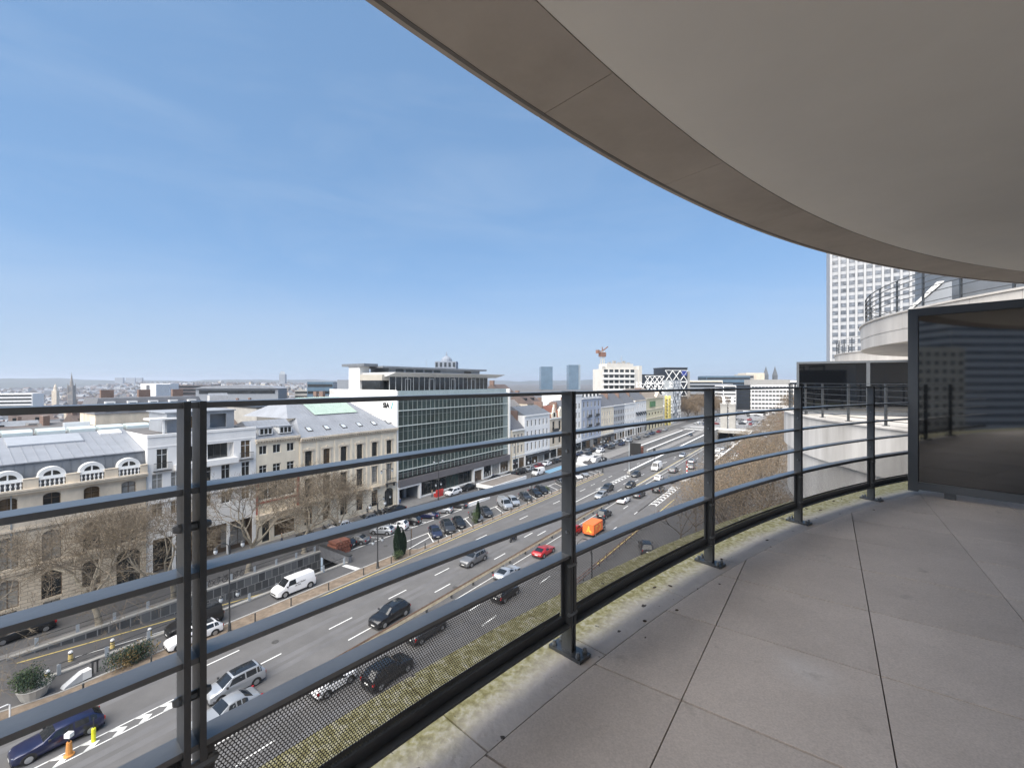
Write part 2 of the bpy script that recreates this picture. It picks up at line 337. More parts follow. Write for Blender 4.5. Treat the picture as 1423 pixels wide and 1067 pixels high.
stone = mat('facade_limestone', (.60, .565, .52), .85, .10, .9, detail=10, dirt=(.50, .465, .43), streak=5)
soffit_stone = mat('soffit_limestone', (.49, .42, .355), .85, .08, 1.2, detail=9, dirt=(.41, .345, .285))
joint_m = mat('open_joint', (.02, .019, .018), 1, 0)
bow = thing('apartment_building', 'own limestone apartment house with the curved balcony in the foreground', 'building')
# slab under the tiles (dark in the joints) and the tiles
m = MB(); m.arc(CC, 9.0, 13.655, FZ - .30, FZ - .046, R(96), R(168), 60); m.build('floor_slab', joint_m, bow)
ta = R(90 - 36.2)                # direction of the long joints
ux, uy = math.cos(ta), math.sin(ta); vx, vy = uy, -ux
pitch = .59; gap = .0045
a0 = -.425; b0 = 1.61            # joint offsets: across (right of the long joints) and along
tiles = MB()
def clip(poly, f):               # keep f >= 0, f linear in x,y
    o = []
    for i, p in enumerate(poly):
        q = poly[(i + 1) % len(poly)]; fp, fq = f(p), f(q)
        if fp >= 0: o.append(p)
        if fp * fq < 0:
            t = fp / (fp - fq); o.append((p[0] + (q[0] - p[0]) * t, p[1] + (q[1] - p[1]) * t))
    return o
RT = 13.66
for i in range(-12, 22):
    for j in range(-14, 16):
        aa, bb = a0 + i * pitch, b0 + j * pitch
        poly = [(vx * p + ux * q, vy * p + uy * q) for p, q in ((aa + gap / 2, bb + gap), (aa + pitch - gap / 2, bb + gap), (aa + pitch - gap / 2, bb + pitch - gap), (aa + gap / 2, bb + pitch - gap))]
        cx = sum(p[0] for p in poly) / 4; cy = sum(p[1] for p in poly) / 4; rr = math.hypot(cx - CC[0], cy - CC[1])
        if rr > RT + .5 or rr < 10.2 or cy < -6 or cx > 9: continue
        if rr > RT - .6:          # cut along the round edge by its short chords
            a = math.atan2(cy - CC[1], cx - CC[0])
            for k in range(-8, 9):
                ak = a + k * .009; nx, ny = math.cos(ak), math.sin(ak)
                poly = clip(poly, lambda p: (RT - .003) - ((p[0] - CC[0]) * nx + (p[1] - CC[1]) * ny))
                if len(poly) < 3: break
            if len(poly) < 3: continue
        tiles.prism(poly, FZ - .042, FZ + rnd.uniform(-.0008, .0008))
tiles.build('floor_tiles', floormat(), bow)
# edging stones, jointed between the posts
PHI = [145.4, 139.93, 134.5, 128.9, 123.3, 117.7, 112.1, 106.5]
cuts = [168, 160, 152.3, 147.3, 142.2, 136.9, 134.1, 131.1, 128.35, 125.7, 122.8, 119.9, 117.0, 111.5, 106, 100, 96]
kb = MB()
for a, b in zip(cuts[:-1], cuts[1:]):
    kb.arc(CC, 13.662, 14.13, FZ - .16, FZ - .002, R(a) - .00025, R(b) + .00025, 10)
kb.build('edging_stones', kerbmat('mossy_edging', True), bow)
m = MB(); m.arc(CC, 13.0, 14.02, FZ - 1.15, FZ - .165, R(96), R(168), 60); m.build('edge_beam', stone, bow)
m = MB(); m.arc(CC, 4.0, 11.45, 0, FZ - .31, R(60), R(200), 40); m.build('lower_wall', stone, bow)
m = MB(); m.arc(CC, 4.0, 11.3, FZ - .30, EYE + 1.29, R(108), R(200), 60); m.build('rear_wall', G['white_wall'], bow)
for a in range(120, 196, 13):    # tall balcony doors in the rear wall
    f = MB(); f.arc(CC, 11.31, 11.36, FZ + .02, FZ + 2.25, R(a), R(a + 9), 8); fo = f.build('door', G['frame_dark'], bow)
    f = MB(); f.arc(CC, 11.361, 11.368, FZ + .12, FZ + 2.15, R(a + .5), R(a + 8.5), 8); f.build('pane', mat('light_bounce_pane', (.66, .63, .57), .5, .06, 2), fo)  # unseen panes made pale to bounce light onto floor and ceiling
# ceiling and the stone soffit band with its drip edge
ZC = 1.30 + EYE
m = MB(); m.arc(CC, 3.9, 13.64, ZC, ZC + .3, R(64), R(205), 110); m.build('ceiling', plaster, bow)
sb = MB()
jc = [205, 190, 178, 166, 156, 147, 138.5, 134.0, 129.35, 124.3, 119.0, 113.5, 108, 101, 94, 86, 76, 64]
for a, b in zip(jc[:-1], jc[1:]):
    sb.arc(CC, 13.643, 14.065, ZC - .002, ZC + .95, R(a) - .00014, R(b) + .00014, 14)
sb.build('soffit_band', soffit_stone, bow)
m = MB(); m.arc(CC, 14.024, 14.042, ZC - .0045, ZC + .01, R(64), R(205), 110); m.build('drip_groove', mat('drip_groove', (.17, .15, .135), .9, .1, 3), bow)
m = MB(); m.arc(CC, 13.65, 14.06, ZC + .952, ZC + 1.0, R(64), R(205), 80); m.arc(CC, 3.9, 13.6, ZC + .31, ZC + .6, R(64), R(205), 60); m.build('roof_slab', stone, bow)
# ---- railing
rail = thing('balcony_railing', 'dark grey steel balcony railing of flat curved bars in the foreground', 'railing')
ZR = [1.10, .930, .760, .590, .416]
A0, A1 = R(152), R(108)
for k, z in enumerate(ZR):
    m = MB(); m.arc(CC, RP - .027, RP + .027, FZ + z - .012, FZ + z, A0, A1, 130)
    m.build('top_rail' if k == 0 else 'rail', G['flat'], rail)
m = MB(); m.arc(CC, RP - .006, RP + .006, FZ + .118, FZ + .160, A0, A1, 130); m.arc(CC, RP - .034, RP - .006, FZ + .118, FZ + .126, A0, A1, 130); m.build('bottom_rail', G['steel'], rail)
for p in PHI:
    a = R(p); post = MB(); da = .0165 / RP / 2
    wide = 1.0 if p > 139 else .55
    for sgn in (-1, 1):
        c = pol(a + sgn * (.0095 * wide + .0035) / RP, RP - .008); post.obox(c, a, .054, .0115, FZ + .012, FZ + ZR[0] + .002)
    po = post.build('post', G['steel'], rail)
    bp = MB(); c = pol(a, RP - .012); bp.obox(c, a, .165, .075, FZ - .001, FZ + .013); bp.build('base_plate', G['steel'], po)
    bl = MB()
    for sx in (-.062, .062):
        for sy in (-.024, .024):
            q = (c[0] + sx * math.cos(a) - sy * math.sin(a), c[1] + sx * math.sin(a) + sy * math.cos(a))
            bl.lathe([(.011, 0), (.011, .009), (.0085, .010), (.0075, .020), (.004, .022)], 6, (q[0], q[1], FZ + .013))
    t = Vector((-math.sin(a), math.cos(a), 0))
    for z in (.85, .51, .375, .17):
        c2 = Vector((*pol(a, RP - .012 - (.016 if z < .4 else 0)), FZ + z)); e = .026 * wide + .006 + (.008 if z < .4 else 0)
        bl.tube([c2 - t * e, c2 - t * (e - .008), c2 + t * (e - .008), c2 + t * e], [.006, .0095, .0095, .006], 8)
    bl.build('bolt', G['bolt'], po)
for p, q in zip(PHI[:-1], PHI[1:]):      # perforated steel panels under the lowest rail
    g_ = .030 / RP; a, b = R(p) - g_ * .5, R(q) + g_ * .5
    fr = MB()
    for e, sg in ((a, -1), (b, 1)): fr.arc(CC, RP - .034, RP + .004, FZ + .118, FZ + ZR[4] - .0125, e, e + sg * .006 / RP, 1); fr.arc(CC, RP - .004, RP + .002, FZ + .118, FZ + ZR[4] - .0125, e, e + sg * .026 / RP, 1)
    fr.arc(CC, RP - .004, RP + .002, FZ + ZR[4] - .034, FZ + ZR[4] - .0127, a - .026 / RP, b + .026 / RP, 8); fr.arc(CC, RP + .0065, RP + .009, FZ + .161, FZ + .175, a - .0255 / RP, b + .0255 / RP, 8)
    pan = fr.build('panel_frame', G['steel'], rail)
    me = MB(); z0, z1 = FZ + .158, FZ + ZR[4] - .010; lo, hi = min(a, b), max(a, b); pt_ = .0082 if 134 < p < 140.5 else .0112; nz = int((z1 - z0) / (pt_ * .866)); ns_ = int((hi - lo) * RP / pt_); ro, ri = pt_ / math.sqrt(3), pt_ / math.sqrt(3) * .70
    vs, fs = [], []
    for j in range(nz):                      # staggered punched holes: a ring of sheet round each hole
        for i in range(ns_):
            s0 = (i + .5 + .5 * (j % 2)) * pt_; zc_ = z0 + (j + .6) * pt_ * .866; o_ = len(vs)
            for rr in (ro, ri):
                for q_ in range(6): t_ = math.pi * (q_ / 3 + 1 / 6); vs.append((*pol(lo + (s0 + rr * math.cos(t_)) / RP, RP), zc_ + rr * math.sin(t_)))
            fs += [(o_ + q_, o_ + (q_ + 1) % 6, o_ + 6 + (q_ + 1) % 6, o_ + 6 + q_) for q_ in range(6)]
    me.add(vs, fs)
    me.build('mesh_panel', G['steel'], pan)
rgd = random.Random(3)
for i in range(26):                       # bits of dry leaf and grit on the edging stones
    a, r_ = R(rgd.uniform(118, 138.5)), rgd.uniform(13.60, 13.98); x_, y_ = pol(a, r_); s_ = rgd.uniform(.004, .010); b = MB(); n_ = 6
    b.lathe([(s_ * .7, 0), (s_, s_ * .3), (s_ * .6, s_ * .6)], n_, (0, 0, 0)); o = b.build('dry_leaf_bit', mat('dry_bits', (.055, .04, .032), 1, .3, 40)); o.location = (x_, y_, FZ - .0025); o.rotation_euler = (0, 0, rgd.uniform(0, 6)); o.scale = (rgd.uniform(.8, 2.2), 1, 1)
    tag(o, 'small dark bit of dry leaf lying on the edging stones by the railing', 'debris', 'dry bits on the edging stones')
# ---- dark glass screen between two balconies
SA, SB = Vector((4.08, 4.44, 0)), Vector((4.58, 3.865, 0)); sdir = (SB - SA).normalized(); sang = math.atan2(sdir.y, sdir.x)
def screen(name, label, base, ang, L_, z0, parts=(0,)):
    s = thing(name, label, 'screen', (base.x, base.y, z0), ang)
    fr = MB(); hgt = 1.88
    fr.box(0, .075, -.06, .06, .04, hgt); fr.box(L_ - .075, L_, -.06, .06, .04, hgt); fr.box(.075, L_ - .075, -.058, .058, hgt - .075, hgt); fr.box(.075, L_ - .075, -.058, .058, .06, .135)
    for x in parts:
        if x: fr.box(x - .05, x + .05, -.055, .055, .135, hgt - .075)
    for x in (.3, L_ - .3): fr.box(x - .04, x + .04, -.03, .03, -.005, .0605)
    fr.build('frame', mat('screen_frame', (.085, .095, .108), .5, .06, 4), s)
    g = MB(); g.box(.075, L_ - .075, -.02, -.012, .135, hgt - .075); g.build('glass_panel', mat('smoked_glass', (.006, .007, .009), .035, 0, spec=.5, ior=2.25), s)
    return s
screen('glass_screen', 'large smoked glass screen standing on the near balcony floor beside the railing end', SA, sang, 2.6, FZ)
# ================================================================== NEXT BOWS OF THE SAME BLOCK
C2 = (23.55, 11.16); C3 = (36.9, 30.3)
nb = thing('apartment_building', 'neighbouring limestone apartment house with curved terraces behind the smoked glass screens', 'building')
m = MB(); m.arc(C2, 6, 13.98, FZ - 1.32, FZ - .05, R(120), R(255), 80); m.arc(C2, 6, 14.05, FZ - .05, FZ - .004, R(120), R(255), 80); m.build('terrace_edge', mat('stained_limestone', (.62, .59, .555), .85, .12, 1.3, detail=10, dirt=(.47, .44, .40), streak=7), nb)
m = MB(); m.arc(C2, 6, 13.85, FZ - 3.2, FZ - 1.325, R(120), R(255), 80); m.arc(C2, 6, 13.6, 0, FZ - 3.2, R(120), R(255), 60); m.build('wall', MATS['stained_limestone'], nb)
for (a, z0, z1) in [(a, z, z + 1.9) for a in (165, 173.5, 186, 198, 210) for z in (FZ - 5.9, FZ - 9.1, FZ - 12.3)]:
    f = MB(); f.arc(C2, 13.58, 13.66, z0, z1, R(a), R(a + 4), 5); fo = f.build('window', G['frame_dark'], nb); f = MB(); f.arc(C2, 13.661, 13.668, z0 + .1, z1 - .1, R(a + .3), R(a + 3.7), 5); f.build('pane', G['glass'], fo)
m = MB(); m.arc(C2, 5, 9.6, FZ, ZC + 3.2, R(120), R(262), 50); m.build('set_back_wall', mat('louvre_grey', (.20, .215, .235), .6, .1, 1), nb)
m = MB(); UR = 11.3; m.arc(C2, 5, UR, ZC, ZC + .42, R(100), R(262), 90); m.build('upper_terrace_soffit', stone, nb)
cut2 = list(range(100, 263, 6))
m = MB()
for a, b in zip(cut2[:-1], cut2[1:]): m.arc(C2, UR - .25, UR + .02, ZC + .421, ZC + .93, R(a) + .0004, R(b) - .0004, 5); m.arc(C2, UR - .25, UR + .005, ZC - .002, ZC + .417, R(a + 3) + .0004, R(b + 3) - .0004, 5)
m.arc(C2, UR - .32, UR + .07, ZC + .932, ZC + .985, R(100), R(262), 90); m.build('upper_terrace_edge', stone, nb)
def rail_ring(name, label, c, r, z, a0, a1, step):
    t = thing(name, label, 'railing')
    for k, h in enumerate((1.1, .93, .76, .59, .42, .14)):
        m = MB(); m.arc(c, r - .025, r + .025, z + h - .012, z + h, a0, a1, 70); m.build('top_rail' if k == 0 else 'rail', G['steel'], t)
    n = int(abs(a1 - a0) / step)
    for i in range(n + 1):
        a = a0 + (a1 - a0) * i / n; m = MB(); m.obox(pol(a, r, c), a, .055, .04, z + .01, z + 1.1); m.obox(pol(a, r, c), a, .16, .07, z - .006, z + .012); m.build('post', G['steel'], t)
    return t
rail_ring('terrace_railing', 'grey railing on the neighbouring terrace in front of the far smoked glass screens', C2, 13.79, FZ, R(140), R(236), R(5.6))
rail_ring('terrace_railing', 'dark railing along the upper curved terrace, just under the big ceiling', C2, UR - .15, ZC + .985, R(110), R(255), R(6.4))
rail_ring('terrace_railing', 'small railing on the farthest terrace in front of the high tower', C3, 11.3, ZC + .985, R(120), R(240), R(6.6))
ang2 = math.atan2(-.52, .85)
screen('glass_screen', 'far pair of smoked glass screens on the neighbouring terrace', Vector((10.48, 15.9, 0)), ang2, 4.2, FZ, (2.05,))
fb = thing('apartment_building', 'farthest curved limestone terrace block, just below the gridded tower', 'building')
m = MB(); m.arc(C3, 5, 13.9, 0, FZ - .01, R(100), R(255), 50); m.arc(C3, 5, 11.42, FZ, ZC + .93, R(100), R(255), 50); m.arc(C3, 5, 11.5, ZC + .932, ZC + .98, R(100), R(255), 50); m.build('wall', stone, fb)
# white slanted canopy piece on the upper terrace
cn = thing('stair_canopy', 'white slanted canopy panel on the upper terrace, behind its railing', 'canopy', (13.3, 14.3, ZC + .93), R(-43))
cn.scale = (.55, .55, .55); m = MB(); m.prism_y([(-.5, 0), (-.36, 0), (1.3, 1.75), (1.0, 1.75)], -.5, .5); m.build('panel', G['white_paint'], cn)
m = MB(); m.prism_y([(-.3, 0), (1.6, 0), (1.6, 1.7), (1.35, 1.7)], -.42, .42); m.build('side_panel', G['grey_wall'], cn)
# ================================================================== GROUND, ROADS
def smooth(x): x = max(0, min(1, x)); return x * x * (3 - 2 * x)
def terrain(u, v): return -46 * smooth((v - 112) / 800) * smooth((1200 - abs(u - 100)) / 500 + .0) if v > 112 else 0.0
us = [-12000, -6000, -3000, -1500, -1000, -700, -450, -300, -200, -120, -60, -30, 0, 6, 22, 37.8, 60, 90, 120, 150, 180, 220, 256, 300, 350, 420, 500, 650, 800, 1000, 1300, 1700, 2500, 4000, 8000, 13000]
vs_ = [-12000, -5000, -2000, -800, -300, -100, -40, 0, 15, 26.3, 43, 55.75, 62.3, 75, 90, 112] + list(range(135, 1000, 40)) + [1100, 1400, 2000, 4000, 8000, 13000]
gm = MB(); idx = {}
for i, u in enumerate(us):
    for j, v in enumerate(vs_):
        p = P(u, v, terrain(u, v)); idx[i, j] = len(gm.v); gm.v.append(tuple(p))
for i in range(len(us) - 1):
    for j in range(len(vs_) - 1):
        u, v = us[i], vs_[j]
        if 6 <= u < 37.8 and 55.75 <= v < 62.3: continue
        if 150 <= u < 256 and 26.3 <= v < 43: continue
        gm.f.append((idx[i, j], idx[i, j + 1], idx[i + 1, j + 1], idx[i + 1, j])); gm.m.append(0)
struct(gm.build('ground', G['asphalt']))
def sheet(name, polys, m, z):
    b = MB()
    for p in polys: b.quad(*[P(u, v, z) for u, v in p])
    return struct(b.build(name, m))
def rect(u0, u1, v0, v1): return [(u0, v0), (u1, v0), (u1, v1), (u0, v1)]
sheet('service_road', [rect(-60, 6, 52.2, 59.3), rect(37.8, 150, 52.2, 69.2), rect(6, 37.8, 52.2, 55.7), rect(-60, 37.8, 63.6, 69.2)], G['asphalt_dark'], .004)
sheet('side_road', [rect(86, 260, 12, 25), rect(-40, 86, 14, 24.6)], G['asphalt_dark'], .004)
def slab(name, u0, u1, v0, v1, h, m, kind=True):
    b = MB(); c = [P(u, v) for u, v in rect(u0, u1, v0, v1)]; b.prism([(p.x, p.y) for p in c][::1], -.05, h); o = b.build(name, m)
    if kind: struct(o)
    return o
slab('pavement', -80, 300, 69.2, 80, .12, G['paving'])
slab('pavement_strip', -10, 37.0, 62.6, 63.6, .11, G['paving']); slab('pavement', -60, 300, 2, 11.8, .12, G['paving'])
kb = MB()
def ring(b, pts, wdt, h):
    n = len(pts)
    for i in range(n):
        a, c = Vector((*pts[i], 0)), Vector((*pts[(i + 1) % n], 0)); d = (c - a).normalized(); nn = Vector((-d.y, d.x, 0)) * wdt
        q = [a - nn * .0, c, c + nn, a + nn]; b.prism([tuple(P(x.x, x.y).xy) for x in q], -.02, h)
isl = [(-14, 50.2), (0, 49.6), (47, 49.6), (116, 49.7), (116, 50.9), (47, 50.95), (46, 52.1), (8, 52.1), (2, 53.6), (-6, 53.4)]
ring(kb, isl, .18, .14); struct(kb.build('kerb', G['kerb']))
b = MB(); b.quad(*[P(u, v, .105) for u, v in isl]); struct(b.build('planted_strip', G['soil']))
# markings
wl = []
def line(u0, u1, v, w_=.16, dash=None, v1=None):
    v1 = v if v1 is None else v1; L_ = u1 - u0
    if not dash: wl.append([(u0, v - w_ / 2), (u1, v1 - w_ / 2), (u1, v1 + w_ / 2), (u0, v + w_ / 2)]); return
    a, g_, ph = dash; u = u0 + ph
    while u < u1:
        e = min(u + a, u1); va = v + (v1 - v) * (u - u0) / L_; vb = v + (v1 - v) * (e - u0) / L_
        wl.append([(u, va - w_ / 2), (e, vb - w_ / 2), (e, vb + w_ / 2), (u, va + w_ / 2)]); u += a + g_
line(14, 120, 38.8, .14, (2.8, 9.4, .2)); line(16, 60, 42.2, .14, (2.8, 5.0, 2.6)); line(16, 118, 46.1, .14, (3, 10, 0.3))
line(9, 86, 29.3, .14, (2.6, 9.4, 3.2)); line(9, 120, 32.4, .14, (2.6, 9.6, 4.3)); line(60, 150, 40.2, .14, (2.6, 9, 1))
line(86, 112, 29.2, .16); line(84, 101, 42.85, .18); line(-20, 200, 36.75, .12); line(-20, 200, 35.45, .12); line(86, 108, 29.2, .16)
line(118, 250, 39.8, .14, (2.6, 9, 2)); line(118, 250, 33.0, .14, (2.6, 9, 4)); line(100, 150, 46.4, .14, (2.6, 9, 1)); line(-30, 14, 46.2, .14, (2.8, 9, 0))
line(8, 46, 52.3, .20); line(46, 60, 52.2, .18, v1=54.9)
line(38.2, 72, 59.2, .20, v1=59.6); line(46, 118, 55.0, .18)
def chevrons(u0, u1, v0, w_, n):
    line(u0, u1, v0, .12, v1=v0); line(u0, u1, v0 - w_, .12)
    for i in range(n):
        a = u0 + (u1 - u0) * (i + .3) / n; s = (u1 - u0) / n
        wl.append([(a, v0), (a + s * .35, v0), (a + s * .7, v0 - w_ / 2), (a + s * .35, v0 - w_ / 2)]); wl.append([(a + s * .35, v0 - w_ / 2), (a + s * .7, v0 - w_ / 2), (a + s * .35, v0 - w_), (a, v0 - w_)])
chevrons(1, 13.2, 43.4, 1.0, 8); chevrons(98, 118, 43.6, 1.4, 9); chevrons(92, 112, 28.9, 1.5, 9)
def stalls(u0, u1, n, v0, v1, ang):
    for i in range(n):
        u = u0 + (u1 - u0) * i / (n - 1); du = (v1 - v0) / math.tan(ang); wl.append([(u - .1, v0), (u + .1, v0), (u + .1 + du, v1), (u - .1 + du, v1)])
stalls(40.3, 70.5, 10, 59.4, 63.4, R(115)); stalls(50.5, 118, 22, 51.0, 54.9, R(57))
wl.append([(36.8, 49.9 + 2.3), (37.6, 52.2), (37.2, 55.2), (36.5, 55.2)])
wl.append([(22.4, 52.2), (23.0, 52.2), (23.3, 51.2), (22.6, 51.2)])
sheet('white_road_markings', wl, G['white_line'], .009)
sheet('yellow_road_markings', [rect(-20, 116, 49.28, 49.42), rect(58, 100, 25.6, 25.72), rect(100, 200, 37.0, 37.15)], G['yellow_line'], .009)
# ---- long faint patches, cracks and tyre-dark tracks worn into the carriageway
tr = [rect(-20, 150, v - .35, v + .35) for v in (40.0, 41.2, 43.8, 47.3, 31.0, 34.1)]
sheet('worn_tracks', tr, mat('worn_asphalt', (.128, .126, .129), .9, .2, .25, detail=9, bump=.2, bscale=25), .005)
sheet('repair_patches', [rect(20, 31, 46.8, 48.4), rect(64, 70, 37.4, 39.9), rect(46, 46.12, 36.9, 49.2), rect(77, 77.12, 36.9, 49.2), rect(58, 58.1, 25.5, 35.3), rect(36.9, 37.1, 52.3, 59.1), rect(33, 41, 30.0, 31.3)], mat('patch_asphalt', (.115, .113, .117), .9, .15, .6, bump=.2, bscale=25), .007)
rgm = random.Random(4)
for i, (u, v) in enumerate([(22, 44.6), (34, 47.9), (41, 37.6), (58, 43.2), (66, 33.8), (74, 48.6), (28, 32.0), (12, 48.4), (52, 28.0), (88, 40.0), (45, 56.2), (60, 57.5), (30, 53.8)]):
    b = MB(); b.lathe([(.33, 0), (.33, .012)], 16); o = b.build('manhole_cover', mat('cast_iron', (.06, .058, .056), .7, .3, 8)); o.location = P(u, v, .004); tag(o, 'round cast iron cover in the asphalt of the avenue', 'manhole cover', 'manhole covers in the road')
crk = []
for i in range(16):
    u, v = rgm.uniform(10, 110), rgm.uniform(26, 48); 
    for k in range(7): du, dv = rgm.uniform(.2, .9), rgm.uniform(-.35, .35); crk.append([(u, v), (u + du, v + dv), (u + du, v + dv + .035), (u, v + .035)]); u += du; v += dv
sheet('road_cracks', crk, mat('crack_tar', (.055, .053, .054), .8, .2, 3), .008)
# ---- the car park ramp going down
def ramp_z(u): return -(u - 6) * .105
b = MB(); b.quad(P(6, 55.76, 0), P(37.8, 55.76, ramp_z(37.8)), P(37.8, 62.29, ramp_z(37.8)), P(6, 62.29, 0)); b.quad(P(37.8, 55.76, -3.4), P(60, 55.76, -3.4), P(60, 62.29, -3.4), P(37.8, 62.29, -3.4)); struct(b.build('car_park_ramp', G['asphalt_dark']))
b = MB(); b.quad(P(6.5, 61.0, ramp_z(6.5) + .006), P(37, 61.0, ramp_z(37) + .006), P(37, 61.2, ramp_z(37) + .006), P(6.5, 61.2, ramp_z(6.5) + .006)); struct(b.build('yellow_ramp_line', G['yellow_line']))
b = MB()
for v in (58.6, 57.0):
    b.quad(P(10, v, ramp_z(10) + .006), P(34, v, ramp_z(34) + .006), P(34, v + .13, ramp_z(34) + .006), P(10, v + .13, ramp_z(10) + .006))
struct(b.build('white_ramp_lines', G['white_line']))
tilem = brickmat('tiled_wall', (.16, .165, .17), (.06, .062, .066), (.27, .27, .27), .9, 1.15, .05)
def wall_uv(name, label, cat, u0, u1, v, th, z0, z1, m, group=None):
    t = thing(name, label, cat, P(u0, v), RZ, group); b = MB(); b.box(0, u1 - u0, 0, th, z0, z1); b.build('wall', m, t); return t
t = wall_uv('retaining_wall', 'dark tiled wall along the far side of the car park ramp', 'wall', 6, 37.6, 62.3, .3, -3.6, .02, tilem)
b = MB(); b.box(0, 31.6, -.05, .42, .021, .22); b.build('coping', G['concrete'], t)
t = wall_uv('retaining_wall', 'concrete wall along the near side of the car park ramp, under the railing', 'wall', 6, 37.6, 55.45, .3, -3.6, .02, G['concrete'])
b = MB(); b.box(0, 31.6, -.1, .35, .021, .16); b.build('coping', G['concrete'], t)
t = thing('ramp_portal', 'dark grey lintel over the car park ramp entrance', 'portal', P(37.6, 55.2), RZ)
b = MB(); b.box(0, .5, 0, 7.6, -.75, .95); b.build('lintel', G['slate'], t); b = MB(); b.box(-.05, .6, -.05, 7.65, .951, 1.05); b.build('coping', G['dark_metal'], t)
b = MB(); b.box(.51, 20, 0, 7.6, -.5, -.12); b.box(20, 20.4, 0, 7.6, -3.6, -.5); b.box(.51, 20, 7.1, 7.4, -3.6, -.5); b.box(.51, 20, .2, .5, -3.6, -.5); b.build('tunnel_lining', G['dark_metal'], t)
def guard(name, label, cat, u0, u1, v0, v1, step, style, group=None):
    L_ = math.hypot(u1 - u0, v1 - v0); a = math.atan2(v1 - v0, u1 - u0); t = thing(name, label, cat, P(u0, v0), RZ + a, group); n = max(1, round(L_ / step))
    if style == 'rail':              # thin top rail between light flat posts
        b = MB(); b.tube([(0, 0, 1.0), (L_, 0, 1.0)], .035, 6); b.build('top_rail', G['dark_metal'], t); b = MB(); b.tube([(0, 0, .55), (L_, 0, .55)], .02, 6); b.build('rail', G['dark_metal'], t)
        for i in range(n + 1): b = MB(); x = L_ * i / n; b.box(x - .13, x + .13, -.06, .06, .02, .97); b.build('post', mat('pale_post', (.40, .43, .46), .6, .1, 2), t)
    elif style == 'beam':            # low steel safety barrier
        for s, mm in ((-.16, 'cream'), (.16, 'rusty')):
            b = MB(); b.prism_x([(s - .03, .50), (s + .03, .56), (s + .03, .62), (s - .03, .68), (s + .03, .74), (s + .03, .80), (s - .03, .84)], 0, L_); b.build('beam', mat('beam_cream', (.62, .53, .38), .7, .25, 1.5) if mm == 'cream' else mat('beam_rust', (.25, .17, .13), .8, .3, 1.5), t)
        for i in range(n + 1): b = MB(); x = L_ * i / n; b.box(x - .05, x + .05, -.12, .12, 0, .7); b.build('post', G['dark_metal'], t)
    elif style == 'fence':
        for z in (.5, .95): b = MB(); b.box(0, L_, -.05, .05, z - .05, z + .05); b.build('beam', mat('fence_rust', (.19, .12, .10), .8, .25, 1.2), t)
        for i in range(n + 1): b = MB(); x = L_ * i / n; b.box(x - .04, x + .04, .051, .12, 0, 1.1); b.build('post', G['dark_metal'], t)
    return t
guard('railing', 'thin railing with pale posts along the far edge of the car park ramp', 'railing', 8, 37, 62.95, 62.95, 3.05, 'rail')
guard('railing', 'thin railing with pale posts between the ramp and the road of the white van', 'railing', 8.4, 37, 55.4, 55.4, 3.1, 'rail')
guard('guardrail', 'low double guardrail along the middle of the avenue', 'guardrail', 6, 96, 36.1, 36.1, 4, 'beam')
guard('fence', 'rusty red rail fence along the near edge of the avenue', 'fence', 34, 86, 24.9, 25.0, 2.6, 'fence')
for i, u in enumerate((9.6, 12.6, 15.6, 18.4, 21.2)):
    dl = thing('lane_delineator', 'yellow lane delineator standing on the car park ramp', 'bollard', P(u, 58.2, ramp_z(u)), 0, 'yellow delineators on the car park ramp')
    b = MB(); b.lathe([(.19, 0), (.17, .5), (.17, .62)], 10); b.build('base', mat('pale_yellow', (.68, .52, .20), .6, .1, 3), dl); b = MB(); b.lathe([(.14, .621), (.14, .74)], 10); b.build('neck', G['black'], dl); b = MB(); b.lathe([(.17, .741), (.18, .85), (.10, .95)], 10); b.build('cap', G['white_paint'], dl)
dl = thing('lane_delineator', 'yellow delineator with a white cap beside the green bush in the planter', 'bollard', P(7.6, 54.9, 0), 0)
b = MB(); b.lathe([(.19, 0), (.17, .6), (.17, .75)], 10); b.build('base', MATS['pale_yellow'], dl); b = MB(); b.lathe([(.14, .751), (.14, .86)], 10); b.build('neck', G['black'], dl); b = MB(); b.lathe([(.18, .861), (.19, .98), (.10, 1.08)], 10); b.build('cap', G['white_paint'], dl)
# brown block stacks over the ramp and over the farther garage ramp
def block_stack(label, u, v, nx, ny, nz, s=1.0):
    t = thing('block_stack', label, 'block stack', P(u, v), RZ)
    for k in range(nz):
        b = MB(); o = .22 * (k % 2); b.box(-nx / 2 + o * .4, nx / 2 - o * .4, -ny / 2 + o * .4, ny / 2 - o * .4, k * .52 * s + .06, (k * .52 + .36) * s)
        for i in range(int(nx / .5)): b.box(-nx / 2 + i * .5 + .06 + (k % 2) * .2, -nx / 2 + i * .5 + .3 + (k % 2) * .2, -ny / 2 - .1, ny / 2 + .1, k * .52 * s - .10 * (k > 0), k * .52 * s + .059)
        b.build('course', G['terracotta'], t)
block_stack('red-brown stack of staggered blocks behind the ramp lintel by the parked cars', 39.3, 60.1, 2.6, 2.2, 4)
block_stack('red-brown stack of staggered blocks far up the avenue behind the dark sign', 155, 52.6, 5.5, 2.4, 5, 1.05)
def bollard(mat_='dark_metal'):
    t = thing('bollard', 'dark bollard', 'bollard'); b = MB(); b.lathe([(.10, 0), (.10, .06), (.07, .1), (.065, .78), (.09, .82), (.09, .88), (.05, .95)], 8); b.build('post', G['dark_metal'], t); return t
B0 = bollard(); bp = [(u, 49.95 + .1 * (i % 2)) for i, u in enumerate([-6, -2, 2, 9, 13.5, 17.5, 22.5, 26.5, 31.2, 36.4, 41, 44.6, 47.6, 50.6, 53.6, 56.4, 59.2, 62, 65, 68, 71, 74, 77, 81, 84, 87.5, 91, 94, 97, 100, 103.5, 107, 110.5, 114])]
